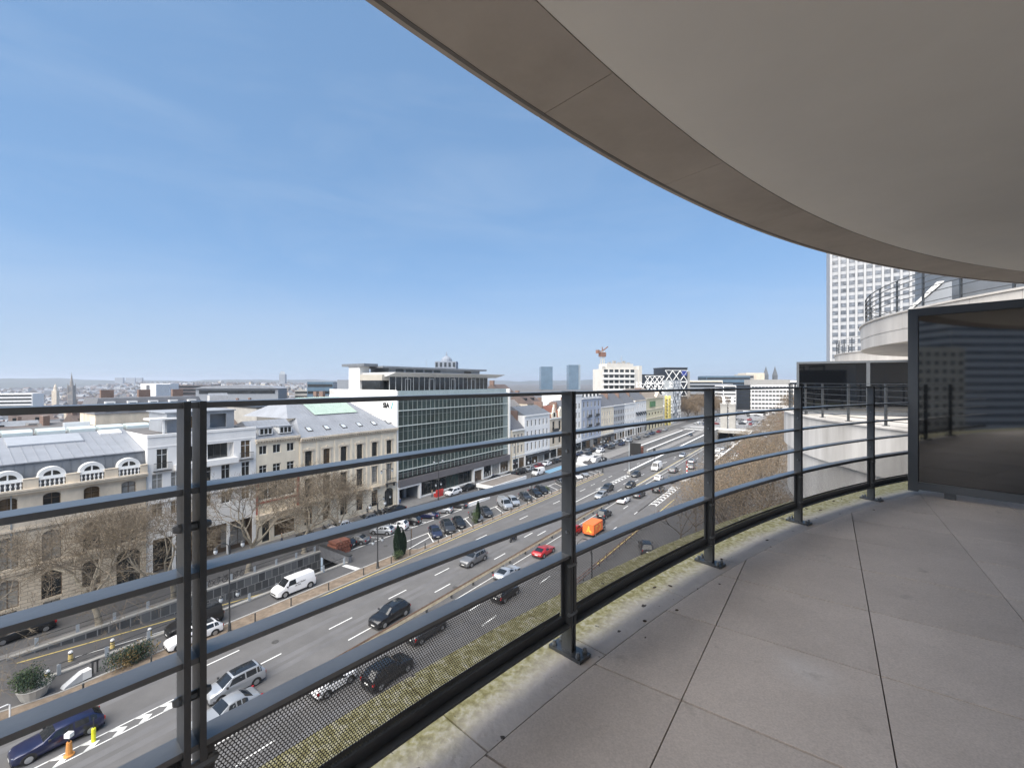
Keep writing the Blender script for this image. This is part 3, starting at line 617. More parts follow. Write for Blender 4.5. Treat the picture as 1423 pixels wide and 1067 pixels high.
for i, (u, v) in enumerate(bp): place(B0, 'dark bollard in the row along the planted strip', P(u, v, .1), 0, 'bollards along the planted strip', i == 0)
for i in range(16): place(B0, 'dark bollard on the pavement edge before the shop fronts', P(96 + i * 3.1, 69.0 - .8), 0, 'bollards before the shops')
# orange and yellow posts at the chevrons
t = thing('traffic_post', 'orange post with a white lamp head standing on the white chevrons beside the blue car', 'traffic post', P(7.0, 42.9), 0)
b = MB(); b.lathe([(.30, 0), (.30, .08), (.2, .1), (.15, .9), (.14, .95)], 12); b.build('base', mat('faded_orange', (.62, .27, .07), .6, .15, 3), t); b = MB(); b.lathe([(.05, .951), (.05, 1.3)], 8); b.build('stem', G['black'], t); b = MB(); b.box(-.2, .2, -.16, .16, 1.301, 1.6); b.build('lamp_head', G['white_paint'], t)
t = thing('traffic_post', 'bright yellow post on the white chevrons beside the rear of the blue car', 'traffic post', P(8.3, 43.1), 0)
b = MB(); b.lathe([(.13, 0), (.13, .95), (.08, 1.0)], 10); b.build('post', mat('hi_yellow', (.78, .76, .03), .5, .05, 2), t); b = MB(); b.lathe([(.035, 1.001), (.035, 1.75)], 6); b.build('stem', G['dark_metal'], t)
# utility box, small posts and planters in the strip
t = thing('utility_cabinet', 'low white sloping cabinet lying on the soil between the two bushes', 'cabinet', P(9.0, 52.6, .1), RZ + .2)
b = MB(); b.prism_y([(-.9, 0), (.35, 0), (.35, .75), (-.8, .15)], -.3, .3); b.build('body', mat('cabinet_grey', (.5, .51, .52), .6, .1, 2), t); b = MB(); b.box(.352, .95, -.31, .31, .02, .72); b.build('lid', G['white_paint'], t)
t = thing('sign_post', 'short twin legged post behind the white cabinet', 'post', P(10.3, 53.0, .1), RZ)
b = MB(); b.box(-.22, -.1, -.05, .05, 0, 1.0); b.box(.1, .22, -.05, .05, 0, 1.0); b.box(-.3, .3, -.06, .06, 1.001, 1.12); b.build('frame', G['dark_metal'], t)
t = thing('kerb_frame', 'white bent tube frame at the left edge of the planted strip', 'barrier', P(2.6, 51.0, .1), RZ)
b = MB(); b.tube([(0, 0, 0), (0, 0, 1.05), (.1, 0, 1.15), (2.4, .2, 1.15), (2.5, .2, 1.05), (2.5, .2, 0)], .05, 8); b.build('tube', G['white_paint'], t)
# ---- foliage helpers
def leafcloud(b, c, rx, ry, rz, n, s, rg, shell=.45):
    for _ in range(n):
        while True:
            p = Vector((rg.uniform(-1, 1), rg.uniform(-1, 1), rg.uniform(-1, 1)))
            if shell < p.length < 1: break
        q = Vector((c[0] + p.x * rx, c[1] + p.y * ry, c[2] + p.z * rz)); d = Vector((rg.gauss(0, 1), rg.gauss(0, 1), rg.gauss(0, 1) + .5)).normalized(); a = d.orthogonal().normalized() * s * rg.uniform(.6, 1.3); e = d.cross(a) * .6
        b.quad(q - a, q - e, q + a, q + e)
def bush(name, label, u, v, rx, ry, rz, cols, n, s, z=.1, planter=False):
    t = thing(name, label, 'bush', P(u, v, z), RZ); h0 = 0
    if planter: b = MB(); b.lathe([(.75, 0), (1.0, .75), (1.05, .85), (.95, .86), (.9, .7)], 16); b.build('planter', G['concrete'], t); h0 = .7
    b = MB(); rg = random.Random(int(u * 100))
    for i, c in enumerate(cols):
        b.cur = i
        for k in range(7): leafcloud(b, (rg.uniform(-.6, .6) * rx + (i - .5) * rx * .25 * (len(cols) > 1), rg.uniform(-.5, .5) * ry, h0 + rz * .55 + rg.uniform(-.2, .25) * rz), rx * .55, ry * .55, rz * .5, n // 7 // len(cols), s, rg, .2)
    b.build('leaves', [G[c] for c in cols], t)
    b = MB()
    for k in range(9): b.tube([(0, 0, h0 - .05), (rg.uniform(-.6, .6) * rx, rg.uniform(-.6, .6) * ry, h0 + rz * .7)], [.03, .01], 4)
    b.build('stems', G['twig_dark'], t)
bush('bush', 'wide dark green bush with rusty tips growing in the planted strip', 12.6, 52.0, 2.0, 1.1, 1.5, ['leaf_dark', 'leaf_rust', 'leaf_dark'], 3600, .075)
bush('bush', 'round green bush in a concrete planter at the strip corner', 6.6, 53.2, 1.15, 1.15, 1.5, ['leaf', 'leaf_dark'], 2400, .07, planter=True)
def conifer(label, u, v, h, r):
    t = thing('conifer', label, 'conifer', P(u, v, .1), 0); b = MB(); rg = random.Random(int(h * 99 + u))
    for _ in range(2600):
        z = rg.random() ** .8; rr = r * (math.sin(math.pi * min(1, z * .9 + .13)) ** .8) * rg.uniform(.72, 1.05); a = rg.uniform(0, 6.283); q = Vector((rr * math.cos(a), rr * math.sin(a), .1 + z * h)); d = Vector((math.cos(a) * .5, math.sin(a) * .5, 1)).normalized(); e = d.orthogonal().normalized() * .05
        b.quad(q - e, q + d * .0 + e, q + d * .22)
    b.build('needles', G['leaf_dark'], t); b = MB(); b.lathe([(.12, 0), (.10, .4), (r * .55, .6), (r * .62, h * .45), (r * .3, h * .8), (.02, h)], 9); b.build('trunk', G['leaf_dark'], t)
conifer('tall dark conical conifer in the planted strip', 43.1, 51.0, 4.6, .62); conifer('second, shorter dark conifer right beside the tall conical one', 44.0, 50.9, 3.5, .5)
conifer('narrow dark conifer between the parked cars of the near row', 62.6, 51.6, 3.6, .42)
bush('bush', 'small grey-green shrub at the foot of the two conifers', 42.6, 50.4, .9, .7, 1.1, ['leaf', 'leaf_dark'], 1100, .06)
bush('bush', 'pale green shrub beside the narrow conifer and the parked cars', 61.4, 51.4, .7, .7, 2.2, ['leaf'], 1200, .07)
bush('bush', 'yellow-green shrub beyond the last dark parked car of the near row', 89.6, 52.6, 1.2, .8, .9, ['leaf'], 900, .08)
# ---- bare trees
def bare_tree(seed, h, trunk_h, r0, spread, depth, kids, twigmat, budmat, nbud, budsize, lean=0, trmat='bark', budspread=.3, sub=0):
    rg = random.Random(seed); tk, tw, bd = MB(), MB(), MB(); ends = []
    def grow(p, d, ln, r, k):
        pts = [p]; rr = [r]; n = 3 if k < 3 else 2; q = p.copy(); dd = d.copy()
        for i in range(n):
            dd = (dd + Vector((rg.gauss(0, .16), rg.gauss(0, .16), rg.gauss(.05, .10)))).normalized(); q = q + dd * ln / n; pts.append(q.copy()); rr.append(r * (1 - .45 * (i + 1) / n))
        (tk if k < 3 else tw).tube(pts, rr, 7 if k == 0 else 5 if k < 3 else 3, caps=False)
        if k >= depth - 1: ends.append((pts[-2], pts[-1]))
        if k >= depth: return
        nk = kids[min(k, len(kids) - 1)]; ph = rg.uniform(0, 6.28)
        for i in range(nk):
            f = 1 if i == 0 else rg.uniform(.35, 1); b0 = pts[-1] if f > .8 else pts[-2].lerp(pts[-1], f)
            a = dd.orthogonal().normalized(); a = Matrix.Rotation(ph + 6.283 * i / nk + rg.uniform(-.4, .4), 3, dd) @ a
            tilt = rg.uniform(.35, .9) * (spread if k == 0 else 1); nd = (dd * math.cos(tilt) + a * math.sin(tilt)).normalized()
            grow(b0, nd, ln * rg.uniform(.62, .86) * (1 if k else (h - trunk_h) * .42 / trunk_h), max(.0115, r * .55 * rg.uniform(.8, 1.05)), k + 1)
    tk.tube([(0, 0, -.05), (0, 0, .25)], [r0 * 1.35, r0], 8, caps=False)
    grow(Vector((0, 0, .2)), Vector((lean, 0, 1)).normalized(), trunk_h, r0, 0)
    for a, c in ends:
        for _ in range(sub):
            q = a.lerp(c, rg.uniform(.2, 1)); d = ((c - a).normalized() + Vector((rg.gauss(0, .6), rg.gauss(0, .6), rg.gauss(.05, .5)))).normalized(); l_ = rg.uniform(.35, .95); m_ = q + d * l_ * .5 + Vector((rg.gauss(0, .05), rg.gauss(0, .05), .03)); tw.tube([q, m_, m_ + d * l_ * .5 + Vector((rg.gauss(0, .08), rg.gauss(0, .08), rg.gauss(.04, .06)))], [.0105, .009, .006], 3, caps=False)
    for _ in range(nbud):
        a, c = ends[rg.randrange(len(ends))]; q = a.lerp(c, rg.random()) + Vector((rg.gauss(0, budspread), rg.gauss(0, budspread), rg.gauss(0, budspread))); d = Vector((rg.gauss(0, 1), rg.gauss(0, 1), rg.gauss(0, 1))).normalized(); e = d.orthogonal().normalized() * budsize * rg.uniform(.5, 1.4); g = d.cross(e) * .55; bd.quad(q - e, q - g, q + e, q + g)
    t = thing('bare_tree', 'tree', 'tree'); tk.build('trunk', G[trmat], t, 60); c = tw.build('crown', G[twigmat], t); bd.build('buds', G[budmat], c); return t
pt = [bare_tree(11 + i, 15.5, 3.6, .36, 1.0, 6, [4, 3, 3, 3, 3, 3], 'twig', 'bud', 3600, .05, 0, 'bark', .30, 5) for i in range(2)]
T_ = [(12.6, 63.1, 0, .4, .92, 'bare plane tree before the arched stone facade at the left'), (19.4, 63.6, 1, 2.2, .95, 'bare plane tree standing before the gate and the end of the white building'), (27.9, 64.0, 0, 3.9, 1.0, 'bare plane tree before the middle of the white building with the loggia'),
      (36.0, 64.2, 1, 5.2, .98, 'bare plane tree before the red framed shop, right of the others'), (42.4, 64.8, 0, 1.5, .78, 'smaller bare plane tree before the big cream mansion'), (3.5, 63.0, 1, 3.2, .95, 'bare plane tree at the left edge of the picture')]
used = set()
for u, v, k, rz, s, lab in T_:
    c = place(pt[k], lab, P(u, v), rz, None, k not in used); used.add(k); c.scale = (s, s, s)
dt = [bare_tree(31 + i, 16, 3.2, .28, .95, 6, [5, 4, 3, 3, 3, 2], 'twig', 'bud_brown', 5200, .10, 0, 'twig_dark', .42) for i in range(3)]
DT = [(66, 7.0, .92), (74, 10.3, .95), (83, 6.2, 1.0), (91, 10.6, .92), (101, 7.5, 1.02), (110, 11.2, .92), (121, 8.0, 1.0), (133, 11.8, .95), (146, 9.0, 1.0), (160, 12.2, .95), (176, 10, 1.05), (194, 12.6, .95), (214, 10.5, 1.05), (236, 12.8, 1.0), (262, 11.5, 1.1), (58, 4.6, .9), (50, 1.5, .9)]
for i, (u, v, s) in enumerate(DT):
    c = place(dt[i % 3], 'brown twiggy tree in the dense row along the near pavement', P(u, v), i * 2.4, 'trees along the near pavement', i < 3); c.scale = (s, s, s)
bt = bare_tree(77, 13, 2.4, .16, 1.1, 5, [4, 3, 3, 2, 2], 'twig', 'bud_brown', 500, .06, 0, 'twig_dark')
place(bt, 'thin bare dark tree on the side road beside the grey car, seen through the railing', P(70.6, 17.4), .5, None, True)
c = place(bt, 'second thin bare tree just right of the first, before the dense row', P(76.5, 15.9), 2.5); c.scale = (.95,) * 3
far_t = [bare_tree(51 + i, 19, 4, .3, 1.0, 5, [5, 4, 3, 3, 3], 'twig', 'bud_brown', 7000, .2, 0, 'twig_dark', .7) for i in range(2)]
for i, (u, v, s) in enumerate([(300, 69, .9), (313, 71, 1), (327, 69, .98), (342, 71, 1.05), (358, 68, 1), (374, 66, .95), (390, 64, .9), (336, 62, .8), (362, 60, .8)]):
    c = place(far_t[i % 2], 'brown tree in the far group beyond the patchwork facade', P(u, v), i * 1.7, 'far trees on the left of the avenue', i < 2); c.scale = (s, s, s)
for i, (u, v, s) in enumerate([(352, 7, 1.0), (366, 12, 1.05), (335, 3, 1.0)]):
    c = place(far_t[i % 2], 'big brown tree before the far white office building', P(u, v), i * 2.2 + 1, 'far trees before the white office'); c.scale = (s, s, s)
# ---- lamps
def lamp_post():
    t = thing('street_lamp', 'lamp', 'street lamp'); b = MB(); b.lathe([(.26, 0), (.26, .2), (.17, .3), (.14, 1.0), (.09, 1.15), (.07, 4), (.055, 9.6), (.02, 10.1)], 10); b.build('pole', G['dark_metal'], t)
    for z, rch in ((9.0, 1.25), (3.9, .75)):
        for s in (-1, 1):
            b = MB(); pts = [(s * .05, 0, z - .7)] + [(s * rch * (1 - math.cos(k * .42)) / 1.85 + s * .05, 0, z + .55 * math.sin(k * .42)) for k in range(1, 7)]; b.tube(pts, .035, 6); ar = b.build('arm', G['dark_metal'], t)
            x, _, zz = pts[-1]; b = MB(); b.lathe([(.05, .02), (.16, -.08), (.2, -.2), (.19, -.22)], 8, (x, 0, zz)); b.build('lamp_cap', G['dark_metal'], ar); b = MB(); b.lathe([(.17, -.221), (.2, -.45), (.12, -.62), (.03, -.7)], 8, (x, 0, zz)); b.build('lantern', G['lamp_clear'], ar)
    return t
LP = lamp_post()
for i, (u, v, lab) in enumerate([(38.9, 50.3, 'tall ornate street lamp beside the conifers on the planted strip'), (20.0, 50.0, 'ornate street lamp beside the silver and black cars on the left access road'), (79.3, 50.3, 'ornate street lamp by the near row of parked cars'), (68, 67.2, 'ornate street lamp before the glass office building'), (98, 67.5, 'ornate street lamp before the low slate roofed house'), (54.6, 67.8, 'ornate street lamp with four lanterns before the arched door of the cream mansion'), (118, 50.4, 'ornate street lamp at the far end of the planted strip')]):
    place(LP, lab, P(u, v), RZ, None, i == 0)
t = thing('street_lamp', 'curved ornamental lamp arm with one lantern rising from the near roadside', 'street lamp', P(44.5, 20.3), R(200))
b = MB(); b.tube([(0, 0, 0), (0, 0, 7.2), (.15, 0, 8.1), (.6, 0, 8.75), (1.2, 0, 8.95), (1.75, 0, 8.6), (2.0, 0, 7.9)], [.1, .07, .06, .05, .05, .045, .04], 8)
b.tube([(.05, 0, 7.0), (.5, 0, 7.9), (1.1, 0, 8.45), (1.6, 0, 8.35)], .03, 6); b.build('pole', G['dark_metal'], t); b = MB(); b.lathe([(.06, 0), (.22, -.15), (.25, -.3)], 10, (2.0, 0, 7.9)); b.build('lamp_cap', G['dark_metal'], t); b = MB(); b.lathe([(.22, -.301), (.2, -.55), (.05, -.66)], 10, (2.0, 0, 7.9)); b.build('lantern', G['lamp_clear'], t)
# ================================================================== BUILDINGS ALONG THE AVENUE
WC = {}
def win_meshes(w_, h, style, arch):
    k = (round(w_, 2), round(h, 2), style, arch)
    if k in WC: return WC[k]
    f = MB(); fw = .07 if w_ < 3 else .09; y0, y1 = -.03, .05
    f.box(0, fw, y0, y1, 0, h); f.box(w_ - fw, w_, y0, y1, 0, h); f.box(fw, w_ - fw, y0, y1, 0, fw); f.box(fw, w_ - fw, y0, y1, h - fw, h)
    st = style.split('.'); nm = int(st[1]) if len(st) > 1 else 1; nt_ = int(st[2]) if len(st) > 2 else 1
    for i in range(1, nm + 1): x = w_ * i / (nm + 1); f.box(x - .035, x + .035, y0 + .005, y1 - .005, fw, h - fw)
    xs = [fw] + [w_ * i / (nm + 1) for i in range(1, nm + 1)] + [w_ - fw]
    if nt_: 
        for a, c in zip(xs[:-1], xs[1:]): f.box(a + .036, c - .036, y0 + .01, y1 - .01, h * .70 - .03, h * .70 + .03)
    p = MB(); p.quad((fw * .5, .02, fw * .5), (w_ - fw * .5, .02, fw * .5), (w_ - fw * .5, .02, h - fw * .5), (fw * .5, .02, h - fw * .5))
    fm = {'w': 'frame_white', 'd': 'frame_dark', 'b': 'frame_brown'}[st[0][0]]
    pm = G['glass_pale'] if 'p' in st[0][1:] else None
    WC[k] = (f.mesh('window', G[fm]), {n: p.mesh('pane', G[n]) for n in ('glass', 'curtain', 'warm_glass')}, pm); return WC[k]
def facade(b, x0, x1, z0, z1, wins, y=0, rev=.24):
    xs = sorted({x0, x1, *[round(q[0], 3) for q in wins], *[round(q[0] + q[1], 3) for q in wins]}); zs = sorted({z0, z1, *[round(q[2], 3) for q in wins], *[round(q[3], 3) for q in wins]})
    for i in range(len(xs) - 1):
        k0 = None
        for j in range(len(zs)):
            hole = j == len(zs) - 1 or any(q[0] - .01 < (xs[i] + xs[i + 1]) / 2 < q[0] + q[1] + .01 and q[2] - .01 < (zs[j] + zs[j + 1]) / 2 < q[3] + .01 for q in wins)
            if hole:
                if k0 is not None: b.quad((xs[i], y, zs[k0]), (xs[i + 1], y, zs[k0]), (xs[i + 1], y, zs[j]), (xs[i], y, zs[j])); k0 = None
            elif k0 is None: k0 = j
    for q in wins:
        a, w_, za, zb = q[:4]; c = a + w_; e = y + rev
        b.quad((a, y, za), (a, e, za), (a, e, zb), (a, y, zb)); b.quad((c, y, za), (c, y, zb), (c, e, zb), (c, e, za)); b.quad((a, y, za), (c, y, za), (c, e, za), (a, e, za)); b.quad((a, y, zb), (a, e, zb), (c, e, zb), (c, y, zb))
        ar = q[5] if len(q) > 5 else 0
        if ar:                     # arched head: a stone spandrel filling the upper corners
            n = 10; pts = [(c - (1 + math.cos(math.pi * k / n)) * 0 - w_ / 2 + w_ / 2 * math.cos(math.pi * k / n), zb - ar + ar * math.sin(math.pi * k / n)) for k in range(n + 1)]
            for s, hp in ((c, pts[:n // 2 + 1]), (a, pts[n // 2:])):
                for (p0, p1) in zip(hp[:-1], hp[1:]): b.prism_y([(p0[0], p0[1]), (p1[0], p1[1]), (p1[0], zb + .001), (p0[0], zb + .001)], y + .001, e - .035)
def windows(root, wins, y=0, rev=.24, trim=None, rg=rnd):
    for q in wins:
        if len(q) > 4 and q[4] is None: continue
        fm, pm, pale = win_meshes(q[1], q[3] - q[2], q[4], 0); f = O('window', fm, root, (q[0], y + rev, q[2]))
        p = rg.random(); pn = 'glass' if p < .66 else 'curtain' if p < .84 else 'warm_glass'; O('pane', pm[pn], f)
        if trim: trim(f, q)
def shell(b, L_, D, h, z0=0, cap=True):
    b.quad((0, D, z0), (0, 0, z0), (0, 0, h), (0, D, h)); b.quad((L_, 0, z0), (L_, D, z0), (L_, D, h), (L_, 0, h)); b.quad((L_, D, z0), (0, D, z0), (0, D, h), (L_, D, h))
    if cap: b.quad((0, 0, h), (L_, 0, h), (L_, D, h), (0, D, h))
    b.quad((0, .26, z0), (L_, .26, z0), (L_, .26, h), (0, .26, h)) if False else None
def building(label, u0, u1, v, D, h, m, wins, cat='building', name='building', rev=.24, trim=None, backing=True):
    t = thing(name, label, cat, P(u0, v), RZ); b = MB(); facade(b, 0, u1 - u0, 0, h, wins, 0, rev); shell(b, u1 - u0, D, h); b.build('wall', m, t)
    windows(t, wins, 0, rev, trim); return t
def part(root, name, m, fn, smooth=None):
    b = MB(); fn(b); return b.build(name, m, root, smooth)
def pitched(b, L_, y0, y1, z0, zr, over=.25, hip0=0, hip1=0, th=.12):
    ym = (y0 + y1) / 2
    A = [(-over, y0 - over, z0), (L_ + over, y0 - over, z0), (L_ + over, y1 + over, z0), (-over, y1 + over, z0)]; R0, R1 = (hip0 - over * (hip0 == 0), ym, zr), (L_ - hip1 + over * (hip1 == 0), ym, zr)
    b.add(A + [R0, R1], [(0, 1, 5, 4), (2, 3, 4, 5), (0, 4, 3), (1, 2, 5), (0, 3, 2, 1)])
def seams(b, x0, x1, p0, p1, step=.62, hgt=.045):
    """standing seams running up a roof slope from (y,z) p0 to p1"""
    d = Vector((0, p1[0] - p0[0], p1[1] - p0[1])); n = Vector((0, -d.z, d.y)).normalized() * hgt; k = int((x1 - x0) / step)
    for i in range(k + 1):
        x = x0 + (x1 - x0) * i / k; q = [Vector((x + s, *p)) for s in (-.02, .02) for p in (p0, p1)]
        a, c, e, g = q; b.add([a, c, g, e, a + n, c + n, g + n, e + n], [(0, 1, 5, 4), (1, 2, 6, 5), (2, 3, 7, 6), (3, 0, 4, 7), (4, 5, 6, 7)])
# ---- stone mansion at the left with the zinc mansard
U0 = -20
cs = [u - U0 for u in (-15.9, -12.6, -9.3, -6.0, -2.7, .4, 3.75, 7.1, 10.5, 13.9, 17.4)]
def trim1(f, q):
    if q[2] > 5: part(f, 'sill', G['beige'], lambda b: b.box(-.15, q[1] + .15, -.42, -.242, -.2, 0))
w1 = []
for c in cs:
    w1 += [(c - .72, 1.44, 11.2, 13.35, 'b.1.1', .35), (c - .8, 1.6, 5.5, 9.0, 'd.1.1', .55)]
    if c < 36: w1 += [(c - .85, 1.7, 1.1, 4.3, 'b.1.1', .6), (c - .7, 1.4, .2, .75, 'd.1.0')]
    else: w1 += [(c - 1.2, 2.4, .15, 4.6, 'd.3.1', 1.1)]
t = building('beige stone mansion with rusticated lower floors, zinc mansard and white arched dormers, at the left', U0, 19.25, 73, 24, 14.0, G['rust_block'], w1, trim=trim1)
LL = 39.25
part(t, 'upper_wall', G['beige'], lambda b: [facade(b, 0, LL, 9.8, 14.0, [(c - .72 - .02, 1.48, 11.2, 13.35, None, 0) for c in cs], -.03, .03)])
part(t, 'cornice', G['beige'], lambda b: [b.box(-.1, LL, -.55, -.032, 13.72, 14.0), b.box(-.1, LL, -.7, 0, 14.001, 14.2), b.box(0, LL, -.2, -.032, 9.55, 9.79), b.box(0, LL, -.24, -.001, 5.0, 5.22), b.box(0, LL, -.16, -.001, 4.72, 4.98), b.box(0, LL, -.12, -.001, 0, .16)])
def par(b):
    xs = [0] + sorted(sum([[c - 1.1, c + 1.1] for c in cs], [])) + [LL]
    for a, c in zip(xs[::2], xs[1::2]):
        if c > a: b.box(a, c, -.35, -.05, 14.201, 15.2); b.box(a - .02, c + .02, -.4, 0, 15.201, 15.33)
part(t, 'parapet', G['beige'], par)
def mans(b): b.add([(0, .4, 14.2), (LL, .4, 14.2), (LL, 1.0, 17.0), (0, 1.0, 17.0)], [(0, 1, 2, 3)]); b.add([(LL, .4, 14.2), (LL, 12, 14.2), (LL, 12, 17.0), (LL, 1.0, 17)], [(0, 1, 2, 3)]); seams(b, .2, LL - .2, (.4, 14.2), (1.0, 17.0), .75, .04)
part(t, 'mansard', G['zinc_dark'], mans)
def up(b):
    b.add([(0, .85, 17.0), (LL, .85, 17.0), (LL, 10, 19.3), (0, 10, 19.3), (0, 23.8, 16), (LL, 23.8, 16)], [(0, 1, 2, 3), (3, 2, 5, 4)]); seams(b, .2, LL - .1, (.85, 17.0), (10, 19.3), .95, .05); b.box(0, LL, .8, 1.02, 16.9, 17.02)
part(t, 'roof', G['zinc'], up)
for c in cs:                       # white arched dormers with balusters
    def dm(b):
        n = 14; o = [(c + 1.15 * math.cos(math.pi * k / n), 15.35 + 1.0 * math.sin(math.pi * k / n)) for k in range(n + 1)]; i_ = [(c + .72 * math.cos(math.pi * k / n), 15.35 + .58 * math.sin(math.pi * k / n)) for k in range(n + 1)]
        for k in range(n): b.prism_y([o[k], o[k + 1], i_[k + 1], i_[k]], -.12, .75)
        b.box(c - 1.2, c + 1.2, -.2, .75, 15.12, 15.349); b.box(c - .06, c + .06, -.1, .4, 15.35, 15.94)
    d = part(t, 'dormer', G['white_paint'], dm); part(d, 'pane', G['glass'], lambda b: b.prism_y([(c - .74, 15.35), (c + .74, 15.35), (c + .62, 15.7), (c + .3, 15.95), (c - .3, 15.95), (c - .62, 15.7)], .1, .14))
    def bal(b):
        for k in range(6): x = c - .95 + k * .38; b.lathe([(.09, 14.21), (.05, 14.4), (.11, 14.6), (.05, 14.85), (.09, 15.0)], 7, (x, -.2, 0))
        b.box(c - 1.1, c + 1.1, -.32, -.08, 15.001, 15.115)
    part(d, 'balustrade', G['white_paint'], bal)
    part(d, 'backing', G['zinc_dark'], lambda b: b.box(c - 1.1, c + 1.1, .05, .39, 14.3, 15.1))
def sky1(b, x0, x1, y0, y1):
    z = lambda y: 17.0 + (y - .85) * 2.3 / 9.15
    b.add([(x0, y0, z(y0) + .22), (x1, y0, z(y0) + .22), (x1, y1, z(y1) + .22), (x0, y1, z(y1) + .22), (x0, y0, z(y0)), (x1, y0, z(y0)), (x1, y1, z(y1)), (x0, y1, z(y1))], [(0, 1, 2, 3), (0, 4, 5, 1), (1, 5, 6, 2), (3, 0, 4, 7)])
part(t, 'roof_hatch', mat('pale_zinc', (.38, .40, .43), .5, .08, 1, metal=.15), lambda b: sky1(b, 27.7, 34.3, 6.2, 9.2)); part(t, 'roof_hatch', MATS['pale_zinc'], lambda b: sky1(b, 19, 26.2, 6.8, 9.2))
part(t, 'roof_window', G['white_paint'], lambda b: [sky1(b, 36.3, 38.6, 8.2, 9.6)])
part(t, 'rainwater_pipe', G['galv'], lambda b: b.box(27.3, 27.4, -.1, -.031, 5.3, 13.7))
for x in (.15, 14.5, LL - .15): part(t, 'rainwater_pipe', G['galv'], lambda b: b.tube([(x + .1, -.12, .3), (x + .1, -.12, 13.6)], .06, 6))
# ---- flat roofed building behind it with white roof lights
t = thing('building', 'low grey roofs with a row of white roof lights behind the mansard at the left', 'building', P(-25, 98, 1.1), RZ)
part(t, 'wall', G['grey_wall'], lambda b: b.box(0, 56, 0, 22, -1, 16.6)); part(t, 'roof', G['roof_tar'], lambda b: b.box(-.2, 56.2, -.2, 22.2, 16.601, 16.8))
for i in range(7):
    def rl(b, x=27 + i * 3.6): b.prism_x([(2, 16.801), (4.6, 16.801), (4.6, 17.3), (4.2, 17.65), (2.4, 17.65), (2, 17.3)], x, x + 3.1)
    q = part(t, 'roof_light', mat('roof_light', (.62, .70, .70), .3, .08, 1), rl); 
    if i % 3 == 1: part(q, 'frame', G['white_paint'], lambda b, x=27 + i * 3.6: [b.box(x, x + 3.2, 6, 6.2, 16.801, 18.2), b.box(x, x + 3.2, 6.9, 7.1, 16.801, 18.2)])
t = thing('building', 'dark slate mansard with white dormers behind the white rendered building', 'building', P(22, 113, 0), RZ)
part(t, 'wall', G['beige'], lambda b: b.box(0, 18, 0, 12, 0, 20)); part(t, 'mansard', G['slate'], lambda b: b.add([(-.2, -.2, 20.01), (18.2, -.2, 20.01), (18.2, 12.2, 20.01), (-.2, 12.2, 20.01), (.6, 1.1, 23), (17.4, 1.1, 23), (17.4, 11, 23), (.6, 11, 23)], [(0, 1, 5, 4), (1, 2, 6, 5), (2, 3, 7, 6), (3, 0, 4, 7), (4, 5, 6, 7)]))
for k in range(5): d = part(t, 'dormer', G['frame_white'], lambda b: b.box(1.4 + k * 3.4, 2.9 + k * 3.4, -.1, 1.6, 20.5, 22.4)); part(d, 'pane', G['glass'], lambda b: b.box(1.65 + k * 3.4, 2.65 + k * 3.4, -.14, -.101, 20.7, 22.1))
for k in range(3): part(t, 'chimney', G['brick'], lambda b: b.box(2 + k * 6, 4 + k * 6, 6, 7, 23.001, 24.6))
t = thing('building', 'plain grey concrete block behind the small beige building and its zinc dormers', 'building', P(44, 97, 0), RZ)
part(t, 'wall', G['concrete'], lambda b: b.box(0, 17, 0, 14, 0, 20.6)); part(t, 'roof_edge', G['dark_metal'], lambda b: b.box(-.1, 17.1, -.1, 14.1, 20.601, 20.9)); part(t, 'vent', G['galv'], lambda b: b.box(4, 4.8, 2, 2.8, 20.901, 21.8))
# ---- white rendered building
w2 = []
for a, ww in ((1.0, 1.25), (11.5, 1.4)): w2.append((a, ww, 14.35, 17.1, 'w.1.1'))
w2.append((3.6, 6.9, 14.75, 17.05, None))
for a in (.5, 2.6, 6.3, 8.8, 11.6): w2 += [(a, 1.2, 11.35, 13.75, 'w.1.1'), (a, 1.2, 7.9, 9.3 + .4, 'w.1.1')]
w2.append((.6, 12.6, .1, 4.9, None))
t = building('white rendered building with a recessed loggia and a grey penthouse, second from the left', 19.3, 33.0, 73, 13, 19.0, G['white_wall'], w2, rev=.2); Lb = 13.7
part(t, 'loggia', G['white_wall'], lambda b: [b.quad((3.6, 1.4, 14.75), (10.5, 1.4, 14.75), (10.5, 1.4, 17.05), (3.6, 1.4, 17.05)), b.quad((3.6, .2, 14.75), (10.5, .2, 14.75), (10.5, 1.4, 14.75), (3.6, 1.4, 14.75)), b.quad((3.6, .2, 17.05), (10.5, .2, 17.05), (10.5, 1.4, 17.05), (3.6, 1.4, 17.05)), b.quad((10.5, .2, 14.75), (10.5, 1.4, 14.75), (10.5, 1.4, 17.05), (10.5, .2, 17.05)), b.quad((3.6, .2, 14.75), (3.6, 1.4, 14.75), (3.6, 1.4, 17.05), (3.6, .2, 17.05)), b.box(6.5, 7.1, .3, 1.3, 14.75, 17.05)])
windows(t, [(4.0, 2.3, 14.75, 16.95, 'd.1.0'), (7.3, 2.8, 14.75, 16.95, 'd.2.0')], 1.1, .24)
part(t, 'loggia_curtain', G['frame_white'], lambda b: [b.box(4.0 + k * .12, 4.08 + k * .12, .9, .96 + .05 * (k % 2), 14.85, 16.9) for k in range(9)])
part(t, 'balcony', G['white_wall'], lambda b: b.box(2.9, 10.9, -.75, -.001, 13.95, 14.74)); part(t, 'parapet', G['white_wall'], lambda b: [b.box(-.05, Lb, -.12, .3, 18.75, 19.12), b.box(-.05, Lb, -.06, -.001, 17.35, 17.45)])
